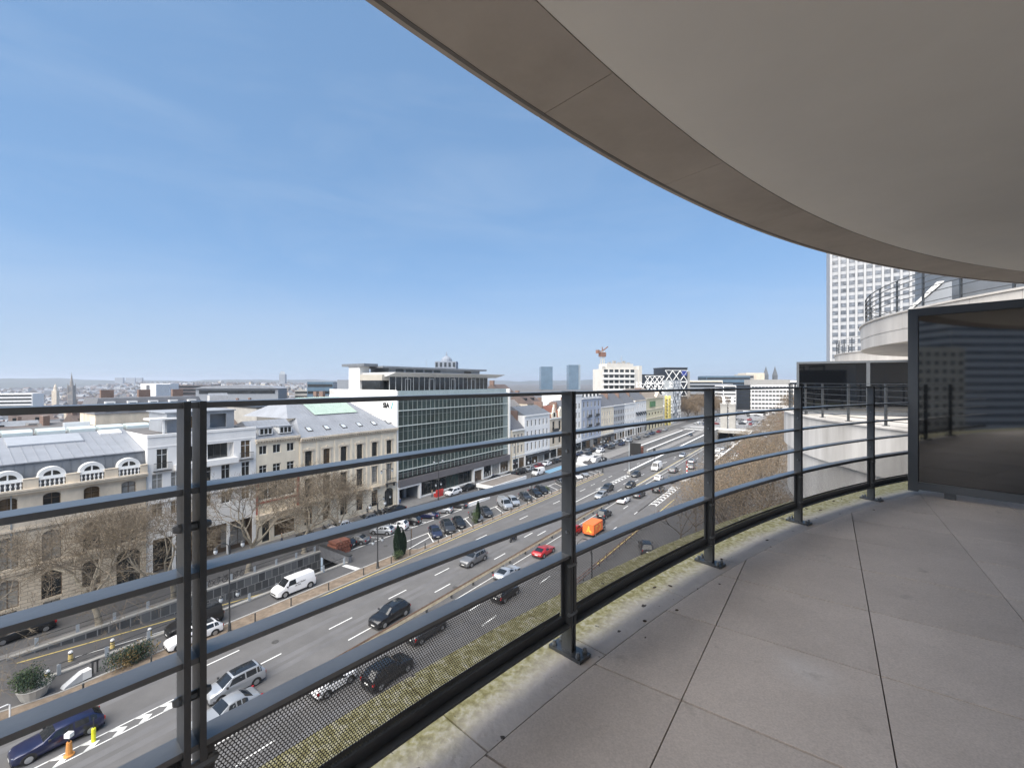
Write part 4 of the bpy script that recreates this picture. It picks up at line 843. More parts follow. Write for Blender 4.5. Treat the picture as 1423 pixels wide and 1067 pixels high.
for a in (.6, 11.2):
    def jul(b): b.box(a, a + 2, -.45, -.40, 15.2, 15.26); b.box(a, a + 2, -.5, -.001, 14.1, 14.18); [b.box(a + k * .125, a + k * .125 + .02, -.45, -.43, 14.181, 15.2) for k in range(17)]
    part(t, 'juliet_balcony', G['dark_metal'], jul)
ph = [(4.9, 2.3, 19.4, 21.3, 'w.1.0'), (7.9, 2.2, 19.3, 21.4, None)]
def pen(b): facade(b, 2.6, 11.2, 19.001, 21.8, ph, 1.6, .2); b.box(2.6, 11.2, 2.9, 9, 19.001, 21.8); b.box(2.3, 11.4, 1.4, 9.2, 21.801, 21.95); b.quad((2.6, 1.6, 19), (2.6, 3, 19), (2.6, 3, 21.8), (2.6, 1.6, 21.8)); b.quad((11.2, 1.6, 19), (11.2, 3, 19), (11.2, 3, 21.8), (11.2, 1.6, 21.8))
part(t, 'penthouse', G['grey_wall'], pen); windows(t, ph[:1], 1.6, .2); part(t, 'awning', G['white_paint'], lambda b: b.box(.4, 3.6, .5, 3.2, 21.0, 21.2)); part(t, 'awning_post', G['white_paint'], lambda b: b.box(1.9, 2.1, .7, .9, 19.01, 20.99))
part(t, 'terrace_surface', G['roof_tar'], lambda b: b.box(.25, Lb - .1, .35, 12.9, 19.001, 19.03))
part(t, 'lower_band', G['white_wall'], lambda b: b.box(0, Lb, -.3, -.001, 9.85, 10.7)); part(t, 'shop_recess', G['frame_brown'], lambda b: [b.quad((.6, 1.6, .1), (13.2, 1.6, .1), (13.2, 1.6, 4.9), (.6, 1.6, 4.9)), b.quad((.6, .2, 4.9), (13.2, .2, 4.9), (13.2, 1.6, 4.9), (.6, 1.6, 4.9)), b.quad((.6, .2, .1), (13.2, .2, .1), (13.2, 1.6, .1), (.6, 1.6, .1)), b.quad((13.2, .2, .1), (13.2, 1.6, .1), (13.2, 1.6, 4.9), (13.2, .2, 4.9)), b.quad((.6, .2, .1), (.6, 1.6, .1), (.6, 1.6, 4.9), (.6, .2, 4.9))])
for x in (3.0, 6.4, 9.8): part(t, 'column', G['white_paint'], lambda b: b.box(x - .18, x + .18, .02, .4, .1, 4.9))
windows(t, [(.9, 3.9, .7, 4.2, 'b.2.1'), (5.1, 3.9, .7, 4.2, 'b.2.1'), (9.2, 3.7, .7, 4.2, 'b.2.1')], 1.3, .24)
# ---- small beige building with two zinc dormers and the red framed shop
w3 = [(.55, 1.25, 14.5, 15.9, 'w.1.0'), (2.7, 1.3, 14.5, 15.9, 'w.1.0'), (5.0, 1.3, 14.5, 15.9, 'w.1.0'), (.55, 1.25, 10.9, 12.75, 'w.1.1'), (2.7, 1.3, 10.9, 12.75, 'w.1.1'), (5.0, 1.3, 10.9, 12.75, 'w.1.1'), (.5, 6, 7.1, 9.9, 'wp.3.0'), (1.0, 1.2, .3, 3.6, 'd.0.1'), (2.9, 3.6, .6, 3.4, 'w.0.0')]
t = building('narrow beige building with two zinc dormers above a red framed shop front', 33.0, 40.1, 73.1, 14, 17.0, G['beige2'], w3); Lb = 7.1
part(t, 'cornice', G['beige'], lambda b: [b.box(-.1, Lb, -.5, -.001, 16.7, 17.05), b.box(0, Lb, -.15, -.001, 16.2, 16.4)] + [b.box(k * .42, k * .42 + .2, -.42, -.152, 16.45, 16.699) for k in range(17)])
part(t, 'shop_frame', mat('shop_red', (.34, .085, .06), .6, .15, 1), lambda b: [b.box(.05, .42, -.2, -.001, 5.0, 10.3), b.box(6.68, 7.05, -.2, -.001, 5.0, 10.3), b.box(.43, 6.67, -.16, -.001, 10.0, 10.3), b.box(.43, 6.67, -.12, -.001, 6.6, 6.9)])
part(t, 'shop_canopy', G['beige'], lambda b: b.box(0, Lb, -1.0, -.001, 4.3, 4.95))
def z3(b): b.add([(-.1, -.2, 17.06), (Lb, -.2, 17.06), (Lb, 4.5, 19.7), (-.1, 4.5, 19.7), (-.1, 14, 17.06), (Lb, 14, 17.06)], [(0, 1, 2, 3), (3, 2, 5, 4), (0, 3, 4), (1, 5, 2)]); seams(b, 0, Lb - .1, (-.2, 17.06), (4.5, 19.7))
part(t, 'roof', G['zinc'], z3)
for x in (.7, 3.9):
    d = part(t, 'dormer', G['frame_white'], lambda b: [b.box(x, x + 2.1, .3, 3.5, 17.6, 18.75)]); part(d, 'dormer_roof', G['zinc'], lambda b: b.box(x - .2, x + 2.3, .1, 3.9, 18.751, 18.88))
    for k in range(3): part(d, 'pane', G['glass'], lambda b: b.box(x + .15 + k * .65, x + .62 + k * .65, .27, .299, 17.75, 18.6))
# ---- large cream mansion with the green roof light
cs = [u - 40.15 for u in (41.75, 45.2, 48.7, 52.2, 55.7, 59.35)]
def trim4(f, q):
    if q[2] > 11:
        part(f, 'surround', G['beige'], lambda b: [b.box(-.22, 0, -.34, -.242, -.1, q[3] - q[2]), b.box(q[1], q[1] + .22, -.34, -.242, -.1, q[3] - q[2]), b.prism_y([(-.4, q[3] - q[2] + .05), (q[1] + .4, q[3] - q[2] + .05), (q[1] + .35, q[3] - q[2] + .3), (q[1] / 2 + .25, q[3] - q[2] + .38), (q[1] / 2, q[3] - q[2] + .62), (q[1] / 2 - .25, q[3] - q[2] + .38), (-.35, q[3] - q[2] + .3)], -.45, -.242)])
    elif q[2] > 5: part(f, 'surround', G['beige'], lambda b: [b.box(-.18, 0, -.32, -.242, 0, q[3] - q[2]), b.box(q[1], q[1] + .18, -.32, -.242, 0, q[3] - q[2]), b.box(-.25, q[1] + .25, -.4, -.242, q[3] - q[2], q[3] - q[2] + .22)])
w4 = []
for i, c in enumerate(cs):
    w4 += [(c - .68, 1.36, 11.2, 14.1, 'd.1.1', .22), (c - .72, 1.44, 5.6, 9.25, 'd.1.1')]
    w4.append((c - .72, 1.44, 1.1, 4.35, 'b.1.1') if i < 5 else (c - 1.15, 2.3, .12, 4.1, 'd.1.1', 1.0))
t = building('large cream stone mansion with pediment windows, seamed zinc roof and a green roof light', 40.15, 61.3, 73, 22, 16.3, G['beige2'], w4, trim=trim4); Lb = 21.15
part(t, 'cornice', G['beige'], lambda b: [b.box(0, Lb, -.6, -.001, 16.25, 16.55), b.box(0, Lb, -.2, -.001, 15.65, 15.8), b.box(0, Lb, -.25, -.001, 4.75, 5.1), b.box(0, Lb, -.12, -.001, 10.2, 10.4), b.box(0, Lb, -.14, -.001, 0, .7 * 0 + .3)] + [b.box(k * .42, k * .42 + .2, -.5, -.201, 15.95, 16.249) for k in range(51)])
part(t, 'pilasters', G['beige2'], lambda b: [b.box(x - .2, x + .2, -.1, -.001, 5.11, 15.6) for x in [0.25] + [(a + c) / 2 for a, c in zip(cs[:-1], cs[1:])] + [20.9]])
for i, x in enumerate(cs):
    def bl(b): b.box(x - 1.2, x + 1.2, -.9, -.251, 5.1, 5.22); b.box(x - 1.2, x + 1.2, -.9, -.86, 6.15, 6.22); [b.box(x - 1.18 + k * .16, x - 1.15 + k * .16, -.89, -.87, 5.221, 6.15) for k in range(15)]; b.box(x - 1.0, x - .8, -.7, -.26, 4.5, 5.09); b.box(x + .8, x + 1.0, -.7, -.26, 4.5, 5.09)
    part(t, 'balcony', G['dark_metal'] if i == 5 else G['beige'], bl)
def z4(b):
    b.add([(0, -.45, 16.56), (Lb, -.45, 16.56), (Lb - 3.2, 5.2, 19.6), (2.2, 5.2, 19.6), (0, 11, 17), (Lb, 11, 17)], [(0, 1, 2, 3), (0, 3, 4), (1, 5, 2)]); seams(b, 2.3, Lb - 3.2, (-.45, 16.56), (5.2, 19.6), .6, .06)
    b.add([(0.6, 5.2, 19.6), (Lb - 3, 5.2, 19.6), (Lb - 5.5, 12, 23.0), (3.8, 12, 23.0), (-1, 19, 19.6), (Lb - 1, 19, 19.6)], [(0, 1, 2, 3), (0, 3, 4), (1, 5, 2), (3, 2, 5, 4)]); seams(b, 4.0, Lb - 5.5, (5.25, 19.62), (12, 23.0), .6, .06)
part(t, 'roof', G['zinc'], z4)
def gl(b): b.add([(6.0, 5.5, 19.95), (15.5, 5.5, 19.95), (15.2, 11.8, 23.1), (5.6, 11.8, 23.1)], [(0, 1, 2, 3)]); b.box(5.6, 15.2, 11.8, 11.9, 22.9, 23.1); seams(b, 6.2, 15.2, (5.5, 19.97), (11.8, 23.12), .45, .05)
part(t, 'roof_light', mat('green_rooflight', (.40, .50, .44), .35, .1, .8), gl)
for c in [x + 1.0 for x in cs]:
    z = lambda y: 16.56 + (y + .45) * 3.04 / 5.65
    q = part(t, 'skylight', G['frame_dark'], lambda b: b.add([(c - .5, 1.0, z(1.0) + .14), (c + .5, 1.0, z(1.0) + .14), (c + .5, 2.2, z(2.2) + .14), (c - .5, 2.2, z(2.2) + .14), (c - .5, 1.0, z(1.0)), (c + .5, 1.0, z(1.0)), (c + .5, 2.2, z(2.2)), (c - .5, 2.2, z(2.2))], [(0, 1, 2, 3), (0, 4, 5, 1), (1, 5, 6, 2), (2, 6, 7, 3), (3, 7, 4, 0)]))
    part(q, 'pane', mat('skylight_pane', (.55, .60, .66), .15, .05, 1), lambda b: b.add([(c - .36, 1.15, z(1.15) + .148), (c + .36, 1.15, z(1.15) + .148), (c + .36, 2.05, z(2.05) + .148), (c - .36, 2.05, z(2.05) + .148)], [(0, 1, 2, 3)]))
# ---- glass office building
t = thing('office_building', 'green glass office building with a white fin wall and a winged flat roof', 'office building', P(61.45, 73), RZ); Lb = 41.6
sw = [(1.0, 6.0 - 1.0 + .4, .1, 3.45, None)]
part(t, 'wall', G['white_wall'], lambda b: [b.quad((0, 0, 0), (0, 25, 0), (0, 25, 24.35), (0, 0, 24.35)), b.quad((0, 0, 0), (.35, 0, 0), (.35, 0, 24.35), (0, 0, 24.35)), b.quad((Lb, 0, 0), (Lb, 25, 0), (Lb, 25, 24.3), (Lb, 0, 24.3)), b.box(41.1, Lb - .001, -.25, .8, 3.6, 24.1), b.quad((0, 25, 0), (Lb, 25, 0), (Lb, 25, 24.3), (0, 25, 24.3)), b.quad((0, .36, 23.2), (Lb, .36, 23.2), (Lb, 25, 23.2), (0, 25, 23.2)), b.quad((.35, .36, 3), (.35, .36, 24.3), (.35, 0, 24.3), (.35, 0, 3)), b.box(-.08, -.001, .1, 13, 19.1, 19.28), b.box(0, .3, .37, 25, 23.2, 24.5)])
zl = [5.3, 7.1, 10.2, 13.45, 16.7, 20.05, 23.1]
for i, (a, c) in enumerate(zip(zl[:-1], zl[1:])):
    q = part(t, 'window_band', G['glass_green'], lambda b: b.box(.36, 38.4, .12, .16, a + .12, c - .1))
    def mul(b):
        for k in range(29): x = .36 + k * 38.04 / 28; b.box(x - .026, x + .026, -.05, .119, a + .12, c - .1)
        b.box(.36, 38.4, .06, .119, a + (c - a) * .62, a + (c - a) * .62 + .05)
    part(q, 'mullions', mat('pale_mullion', (.25, .29, .285), .5, .05, 1), mul)
    part(q, 'slab_edge', mat('pale_green_slab', (.58, .63, .60), .5, .08, 1), lambda b: b.box(.34, 40.2, -.18, .05, c - .09, c + .11))
    if i < 4:
        def bl(b):
            for k in range(28):
                if rnd.random() < .45: x = .45 + k * 38.04 / 28; b.box(x, x + 1.2, .20, .22, a + .3 + rnd.choice((0, .8, 1.4)), c - .2)
        part(q, 'blinds', mat('office_blind', (.24, .29, .28), .7, .2, .6), bl)
    part(q, 'end_glass', mat('pale_end_glass', (.25, .30, .29), .15, .12, .5), lambda b: b.box(38.45, 41.05, .25, .30, a + .1, c - .1))
    part(q, 'backing', mat('office_interior', (.075, .08, .078), .9, .5, .35), lambda b: b.box(.37, 38.4, .9, 1.0, a, c))
part(t, 'lowest_windows', G['frame_dark'], lambda b: [b.box(.6 + k * 1.358, 1.5 + k * 1.358, .08, .118, 5.6, 6.55) for k in range(28)])
part(t, 'terrace_balustrade', mat('balustrade_glass', (.42, .50, .50), .15, .1, .5), lambda b: [b.box(.36 + k * 1.36, 1.68 + k * 1.36, -.1, -.06, 23.22, 24.36) for k in range(29)])
part(t, 'ground_band', mat('dark_band', (.155, .145, .15), .6, .1, .8), lambda b: b.box(.3, Lb - .4, -.45, .3, 3.62, 5.15))
part(t, 'garage_frame', G['white_paint'], lambda b: [b.box(.0, .35, -.3, .4, 0, 3.2), b.box(6.2, 6.7, -.3, .4, 0, 3.2), b.box(0, 6.7, -.3, .4, 3.201, 3.6)])
part(t, 'garage', G['grey_wall'], lambda b: [b.quad((.3, 9, 0), (6.6, 9, 0), (6.6, 9, 3.2), (.3, 9, 3.2)), b.quad((6.6, .4, 0), (6.6, 9, 0), (6.6, 9, 3.2), (6.6, .4, 3.2)), b.quad((.36, .4, 0), (.36, 9, 0), (.36, 9, 3.2), (.36, .4, 3.2)), b.quad((.36, .3, 3.2), (6.6, .3, 3.2), (6.6, 9, 3.2), (.36, 9, 3.2)), b.box(4.4, 5.2, 3, 3.6, .0, 3.19)])
for k, (a, c) in enumerate([(6.8, 10.3), (10.4, 15.3), (15.4, 19.9), (20, 24.8)]):
    q = part(t, 'shop_window', G['glass'] if k != 2 else G['glass_green'], lambda b: b.box(a, c, .4, .45, .35, 3.55)); part(q, 'frame', G['frame_dark'], lambda b: [b.box(a + j * (c - a) / 3 - .04, a + j * (c - a) / 3 + .04, .34, .399, .3, 3.55) for j in range(4)]); part(q, 'sill', G['white_paint'], lambda b: b.box(a, c - .002, -.1, .45, 0, .34))
part(t, 'entrance_frame', G['white_paint'], lambda b: [b.box(25.0, 25.4, -.3, .5, 0, 3.6), b.box(28.8, 29.2, -.3, .5, 0, 3.6), b.box(25.4, 28.8, -.3, .5, 3.0, 3.6)]); part(t, 'door', G['frame_brown'], lambda b: b.box(25.41, 28.79, .3, .4, .0, 2.99))
for k, (a, c, mm) in enumerate([(29.4, 33.0, 'glass'), (33.2, 36.8, 'curtain'), (37.0, 41.0, 'warm_glass')]):
    q = part(t, 'shop_window', G[mm], lambda b: b.box(a, c, .3, .35, .45, 3.5)); part(q, 'frame', G['white_paint'], lambda b: [b.box(a - .1, c + .08, .0, .36, 0, .44), b.box(a - .1, a, 0, .36, .441, 3.6), b.box(a, c, 0, .36, 3.51, 3.6)]); part(q, 'display', G['concrete'], lambda b: [b.box(a + .4 + j * .8, a + .7 + j * .8, .2, .299, .5, 1.3 + .5 * (j % 2)) for j in range(4)])
pw = 33.5
q = part(t, 'penthouse', G['glass'], lambda b: b.box(2.0, 37.5, 5.0, 15, 23.21, 27.4)); part(q, 'frame', G['frame_white'], lambda b: [b.box(2.0 + k * 1.77 - .05, 2.05 + k * 1.77, 4.9, 4.999, 23.21, 27.4) for k in range(21)] + [b.box(x, x + .12, 4.86, 4.9, 23.21, 26.9) for x in (6.5, 8.1, 14, 15.6, 22, 23.6, 30, 31.6)] + [b.box(6.5, 8.2, 4.86, 4.9, 26.9, 27.02), b.box(14, 15.7, 4.86, 4.9, 26.9, 27.02), b.box(22, 23.7, 4.86, 4.9, 26.9, 27.02), b.box(30, 31.7, 4.86, 4.9, 26.9, 27.02)])
part(t, 'penthouse_glazing', G['glass'], lambda b: b.box(.3, 1.9, 6.0, 12.5, 23.21, 26.6)); part(t, 'penthouse_band', mat('tan_band', (.42, .39, .34), .8, .08, .6), lambda b: b.box(-.05, 2.0, 4.9, 13.0, 26.6, 27.9))
part(t, 'wing_roof', mat('wing_roof', (.60, .60, .59), .55, .06, .6), lambda b: b.prism_x([(1.2, 28.3), (4.5, 27.42), (16, 27.42), (16, 28.35), (1.2, 28.38)], .6, 41.0))
part(t, 'upper_block', G['grey_wall'], lambda b: [b.box(6, 40, 10, 17, 28.36, 29.5)]); part(t, 'upper_windows', G['glass'], lambda b: [b.box(8 + k * 3.2, 10.4 + k * 3.2, 9.9, 9.999, 28.4, 29.35) for k in range(5)] + [b.box(33, 36, 9.9, 9.999, 28.4, 29.3)])
part(t, 'upper_roof', G['zinc_dark'], lambda b: [b.box(3, 41.5, 8.5, 19, 29.51, 29.95), b.box(-.6, 3.2, 10.5, 19, 29.85, 30.45)]); part(t, 'stair_tower', G['white_wall'], lambda b: [b.box(-.05, 2.6, 12.9, 17.0, 23.2, 29.84)])
part(t, 'roof_plant', G['galv'], lambda b: [b.box(8, 30, 12, 13, 28.4, 28.41), b.tube([(20, 12, 29.9), (20, 12, 32.0)], .05, 5)])
def textobj(s, size, m, parent, loc, rot, name='lettering', ext=.03, bold=.02):
    cu = bpy.data.curves.new(name, 'FONT'); cu.body = s; cu.size = size; cu.extrude = ext; cu.offset = bold; cu.align_x = 'LEFT'
    tmp = bpy.data.objects.new('tmp', cu); COL.objects.link(tmp); dg = bpy.context.evaluated_depsgraph_get(); me = bpy.data.meshes.new_from_object(tmp.evaluated_get(dg)); bpy.data.objects.remove(tmp); me.materials.clear(); me.materials.append(m)
    o = O(name, me, parent, loc); o.rotation_euler = rot; return o
# side wall faces -x: text runs towards -y
textobj('SIA', 1.5, G['black'], t, (-.05, 4.55, 20.65), (R(90), 0, R(-90)), 'sign_lettering', .04, .07)
part(t, 'sign_slash', G['teal'], lambda b: b.prism_x([(2.0, 20.45), (1.65, 20.45), (1.15, 21.85), (1.5, 21.85)], -.09, -.02))
textobj('SIA', 1.3, G['black'], t, (-.05, 4.5, 22.2), (R(90), 0, R(-90)), 'sign_lettering', .04, .07)
# ---- row of houses beyond
def rowwins(L_, n, floors, w_=1.0, style='w.1.1', m0=.5):
    o = []
    for za, zb in floors:
        for i in range(n): c = m0 + (L_ - 2 * m0) * (i + .5) / n; o.append((c - w_ / 2, w_, za, zb, style))
    return o
def shopfront(t, L_, m, awn=None, h=3.4):
    n = max(1, int(L_ / 3.2)); 
    for i in range(n):
        a = .35 + i * (L_ - .5) / n; c = a + (L_ - .5) / n - .35
        q = part(t, 'shop_window', G[('glass', 'warm_glass', 'curtain')[(i + int(L_)) % 3]], lambda b: b.box(a, c, -.05, -.02, .45, h)); part(q, 'frame', m, lambda b: [b.box(a - .12, a, -.14, -.001, .1, h + .1), b.box(c, c + .12, -.14, -.001, .1, h + .1), b.box(a, c, -.14, -.001, h, h + .1), b.box(a, c, -.1, -.001, .1, .44)])
        if awn: part(t, 'awning', awn, lambda b: b.prism_x([(-1.2, h - .55), (-.15, h + .1), (-.15, h + .2), (-1.2, h - .45)], a, c))
def house(label, u0, u1, v, D, h, m, n, floors, roofm='slate', roofh=3.0, shop='frame_white', awn=None, w_=1.0, style='w.1.1', flat=False, cornice='white_paint'):
    L_ = u1 - u0; wl_ = rowwins(L_, n, floors, w_, style); t = building(label, u0, u1, v, D, h, m, wl_, name='town_house', cat='house', rev=.18)
    part(t, 'cornice', G[cornice], lambda b: [b.box(0.02, L_ - .02, -.45, -.001, h - .35, h + .02), b.box(.02, L_ - .02, -.15, -.001, 4.0, 4.25)])
    if not flat: part(t, 'roof', G[roofm], lambda b: pitched(b, L_ - .04, -.1, D * .75, h + .03, h + roofh, .0)); part(t, 'chimney', G['brick'], lambda b: [b.box(L_ - .7, L_ - .1, D * .2, D * .45, h, h + roofh + 1.1)])
    else: part(t, 'roof', G[roofm], lambda b: b.box(0, L_, 0, D, h + .021, h + .2))
    shopfront(t, L_, G[shop], awn and G[awn]); return t
fl3 = [(5.0, 7.0), (8.6, 10.5), (11.8, 13.2)]
house('low beige house with a lean slate roof right of the glass office building', 104.2, 111.0, 73, 12, 12.0, G['beige2'], 3, [(4.9, 7.2), (8.6, 10.6)], roofh=4.2)
house('long white house with six bays and a dark hipped mansard roof', 111.0, 126.4, 73, 13, 15.9, G['white_wall'], 6, [(4.9, 7.3), (8.8, 10.9), (12.4, 14.3)], roofm='zinc_dark', roofh=2.6, awn='black')
t = house('ornate beige brick house with a small stepped gable and red roof', 126.4, 136.0, 73, 12, 14.0, G['beige'], 2, [(5.2, 8.2), (9.6, 12.8)], roofm='terracotta', roofh=4.0, w_=1.6, style='d.1.1')
part(t, 'gable', G['beige2'], lambda b: [b.prism_y([(1.2, 14.03), (4.4, 14.03), (4.4, 15.6), (3.7, 15.8), (3.4, 17.2), (3.0, 17.6), (2.9, 18.6), (2.7, 18.6), (2.6, 17.6), (2.2, 17.2), (1.9, 15.8), (1.2, 15.6)], -.2, .3), b.prism_y([(6.2, 14.03), (8.8, 14.03), (8.8, 16), (8.2, 17.2), (7.4, 17.6), (6.7, 16.8), (6.2, 16)], -.2, .3)])
part(t, 'gable_window', G['glass'], lambda b: [b.box(2.2, 3.4, -.23, -.201, 14.3, 15.8)]); part(t, 'balcony', G['dark_metal'], lambda b: [b.box(1, 5.2, -.8, -.75, 9.5, 10.4), b.box(1, 5.2, -.8, 0, 9.35, 9.45)])
house('white house hidden behind the second railing post, before the blue-grey house', 136.0, 144.5, 73, 12, 16.5, G['white_wall'], 3, fl3, roofh=3)
house('slim tall white house just left of the blue-grey house', 144.5, 150.6, 73, 14, 21.4, G['white_wall'], 2, [(5, 7.6), (9, 11.2), (12.6, 14.8), (16.2, 18.2)], flat=True, roofm='zinc', w_=1.3)
bluegrey = mat('bluegrey_render', (.40, .44, .53), .8, .08, .4)
t = house('tall blue-grey house with iron balconies and attic dormers', 150.6, 169.0, 73, 14, 20.0, bluegrey, 5, [(4.9, 7.6), (8.8, 11.4), (12.6, 15.2), (16.4, 18.6)], roofm='zinc', flat=True, w_=1.5, shop='frame_dark')
for x in (4.5, 11.8): part(t, 'balcony', G['dark_metal'], lambda b: [b.box(x, x + 3.4, -.9, -.84, z, z + 1.0) for z in (8.7, 12.5)] + [b.box(x, x + 3.4, -.9, -.001, z - .15, z) for z in (8.7, 12.5)])
for k in range(5): d = part(t, 'dormer', G['frame_white'], lambda b: b.box(.9 + k * 3.5, 3.1 + k * 3.5, .4, 3, 20.201, 22.3)); part(d, 'pane', G['glass'], lambda b: [b.box(1.15 + k * 3.5, 1.9 + k * 3.5, .36, .399, 20.5, 22.0), b.box(2.1 + k * 3.5, 2.85 + k * 3.5, .36, .399, 20.5, 22.0)])
part(t, 'attic', G['slate'], lambda b: b.box(.2, 18.2, 2.2, 13, 20.202, 22.6))
fl = [(5.0, 7.4), (8.6, 10.6), (11.8, 13.6)]
house('cream house with three bays right of the blue-grey house', 169, 183, 73, 13, 15.8, G['beige2'], 5, fl, roofh=5, awn='black', shop='frame_dark')
house('grey house with dark tall windows in the pale row', 183, 196.4, 73, 13, 15.9, mat('pale_grey_render', (.45, .46, .48), .85, .08, .4), 6, fl, roofh=5, w_=1.3, style='d.1.1')
house('white house with a long roof in the middle of the pale row', 196.4, 210.4, 73, 13, 16.1, G['white_wall'], 6, fl, roofh=5.2)
t = house('white house with a row of dark awnings at the end of the pale row', 210.4, 228.3, 73, 13, 17.0, G['white_wall'], 5, [(5.4, 7.6), (9.2, 11.2), (12.8, 15.4)], roofh=5, cornice='beige')
part(t, 'sun_awnings', G['black'], lambda b: [b.prism_x([(-1.1, 9.4), (-.05, 11.0), (-.05, 11.1), (-1.1, 9.5)], 1.4 + k * 3.3, 3.4 + k * 3.3) for k in range(5)])
t = building('pale yellow corner house with arched ground floor and a green sign', 228.3, 263, 74, 20, 17.6, mat('pale_yellow_render', (.66, .60, .42), .85, .07, .4), [(2 + k * 5.5, 3.2, .4, 4.6, 'd.1.1', 1.5) for k in range(6)] + [(2 + k * 5.5, 2.6, 8.2, 9.4, 'd.1.0') for k in range(6)])
part(t, 'cornice', G['beige2'], lambda b: [b.box(0, 34.7, -.7, -.001, 17.2, 17.7), b.box(0, 34.7, -.35, -.001, 11, 11.4), b.box(0, 34.7, -.35, -.001, 6.2, 6.6)]); part(t, 'roof', mat('brown_roof', (.22, .185, .15), .9, .15, .6), lambda b: pitched(b, 34.7, -.4, 20, 17.71, 22.6, .2, 0, 5)); part(t, 'green_sign', mat('sign_green', (.10, .23, .10), .6, .1, 2), lambda b: b.box(9, 18, -.5, -.1, 12.6, 15.6)); part(t, 'roof_gable', G['beige'], lambda b: b.prism_y([(19, 17.71), (29, 17.71), (24, 20.6)], -.72, 1))
t = thing('street_art_pole', 'tall yellow openwork scaffold beside the patchwork facade', 'scaffold', P(268, 72), RZ); 
part(t, 'frame', mat('scaffold_yellow', (.68, .58, .20), .7, .15, .8), lambda b: [b.box(x, x + .45, y, y + .45, 0, 18) for x in (0, 2, 4) for y in (0, 2)] + [b.box(0, 4.4, -.1, 2.5, z, z + .3) for z in range(2, 18, 2)] + [b.tube([(0, -.1, z), (4.2, -.1, z + 2)], .15, 4) for z in range(2, 16, 2)])
t = thing('building', 'patchwork facade building of pale and dark panels beside the yellow scaffold', 'building', P(281, 73), RZ)
part(t, 'wall', mat('patch_wall', (.30, .32, .34), .8, .5, .25, detail=3), lambda b: b.box(0, 20, 0, 6, 0, 27.5))
def pan(b, seed):
    rg = random.Random(seed)
    for i in range(10):
        for j in range(13):
            if rg.random() < .5: x = i * 2 + .1; z = .5 + j * 2.05; b.prism_y([(x, z), (x + 1.7, z + rg.uniform(0, .5)), (x + 1.7, z + 1.8), (x + rg.uniform(0, .8), z + 1.8)], -.12 - .02 * (i % 2), -.001); b.prism_x([(x * 1.2, z), (x * 1.2 + 1.8, z), (x * 1.2 + 1.8, z + 1.7)], -.12, -.001)
part(t, 'pale_panels', G['white_paint'], lambda b: pan(b, 3)); part(t, 'dark_panels', G['glass'], lambda b: pan(b, 8) if False else [b.box(1 + i * 4.1, 2.2 + i * 4.1, -.1, -.001, 1 + j * 4, 2.6 + j * 4) for i in range(5) for j in range(6)])
t = thing('apartment_block', 'cream apartment block with deep balcony bands and a cluttered roof behind the pale row', 'apartment block', P(310, 118), R(16))
LB = 27
part(t, 'wall', mat('grey_cream', (.60, .575, .53), .85, .1, .3), lambda b: [b.box(-15, 15, 0, 16, 0, 36), b.box(-11, 11, 1, 14, 36.001, 40), b.box(15, 17.5, -.5, 16, 0, 38.5)])
for k in range(5): z = 16 + k * 4; part(t, 'balcony_band', G['white_paint'], lambda b: b.box(-15, 10.8, -1.4, -.001, z, z + 1.3)); part(t, 'window_strip', G['glass'], lambda b: [b.box(-14 + j * 4.4, -10.8 + j * 4.4, -.06, -.002, z + 1.5, z + 3.6) for j in range(6)])
part(t, 'roof_clutter', G['concrete'], lambda b: [b.box(-9 + j * 4, -7 + j * 4, 2, 4, 40.001, 41.1 + (j % 2)) for j in range(5)] + [b.box(-14, -12, 2, 3, 36.001, 38), b.tube([(2, 3, 40), (2, 3, 46)], .15, 4), b.tube([(.6, 3, 43.5), (3.4, 3, 43.5)], .1, 4)])
t = thing('office_building', 'black glass office block wrapped in white diagonal bracing', 'office building', P(394, 112), R(8))
part(t, 'wall', mat('black_glass', (.025, .03, .04), .12, .3, .15), lambda b: [b.box(-24, 20, 0, 20, 0, 32.5), b.box(2, 24, -1, 20, 0, 38.5)])
def xb(b, x0, x1, z0, z1, n, y):
    for i in range(n):
        a = x0 + (x1 - x0) * i / n; c = x0 + (x1 - x0) * (i + 1) / n
        b.tube([(a, y, z0), (c, y, z1)], .42, 4); b.tube([(a, y, z1), (c, y, z0)], .42, 4)
    b.box(x0, x1, y - .2, y + .2, z1, z1 + .5); b.box(x0, x1, y - .2, y + .2, z0 - .5, z0)
part(t, 'bracing', G['white_paint'], lambda b: [xb(b, -22, 1, 15, 24.5, 4, -.5), xb(b, -16, 2, 25.5, 31.5, 4, -.5), xb(b, 2.5, 23.5, 27, 36.5, 3, -1.6), xb(b, 2.5, 23.5, 14, 26, 3, -1.6)]); part(t, 'roof_edge', G['dark_metal'], lambda b: [b.box(1.8, 24.2, -1.3, 20.2, 38.501, 39.4), b.box(-24.2, 1.79, -.3, 20.2, 32.501, 33.2)]); part(t, 'logo_panel', mat('navy_panel', (.03, .05, .25), .5, .1, 1), lambda b: b.box(18, 23, -1.9, -1.7, 32, 36.5)); part(t, 'side_grid', G['concrete'], lambda b: b.box(24.01, 27, 0, 18, 0, 36))
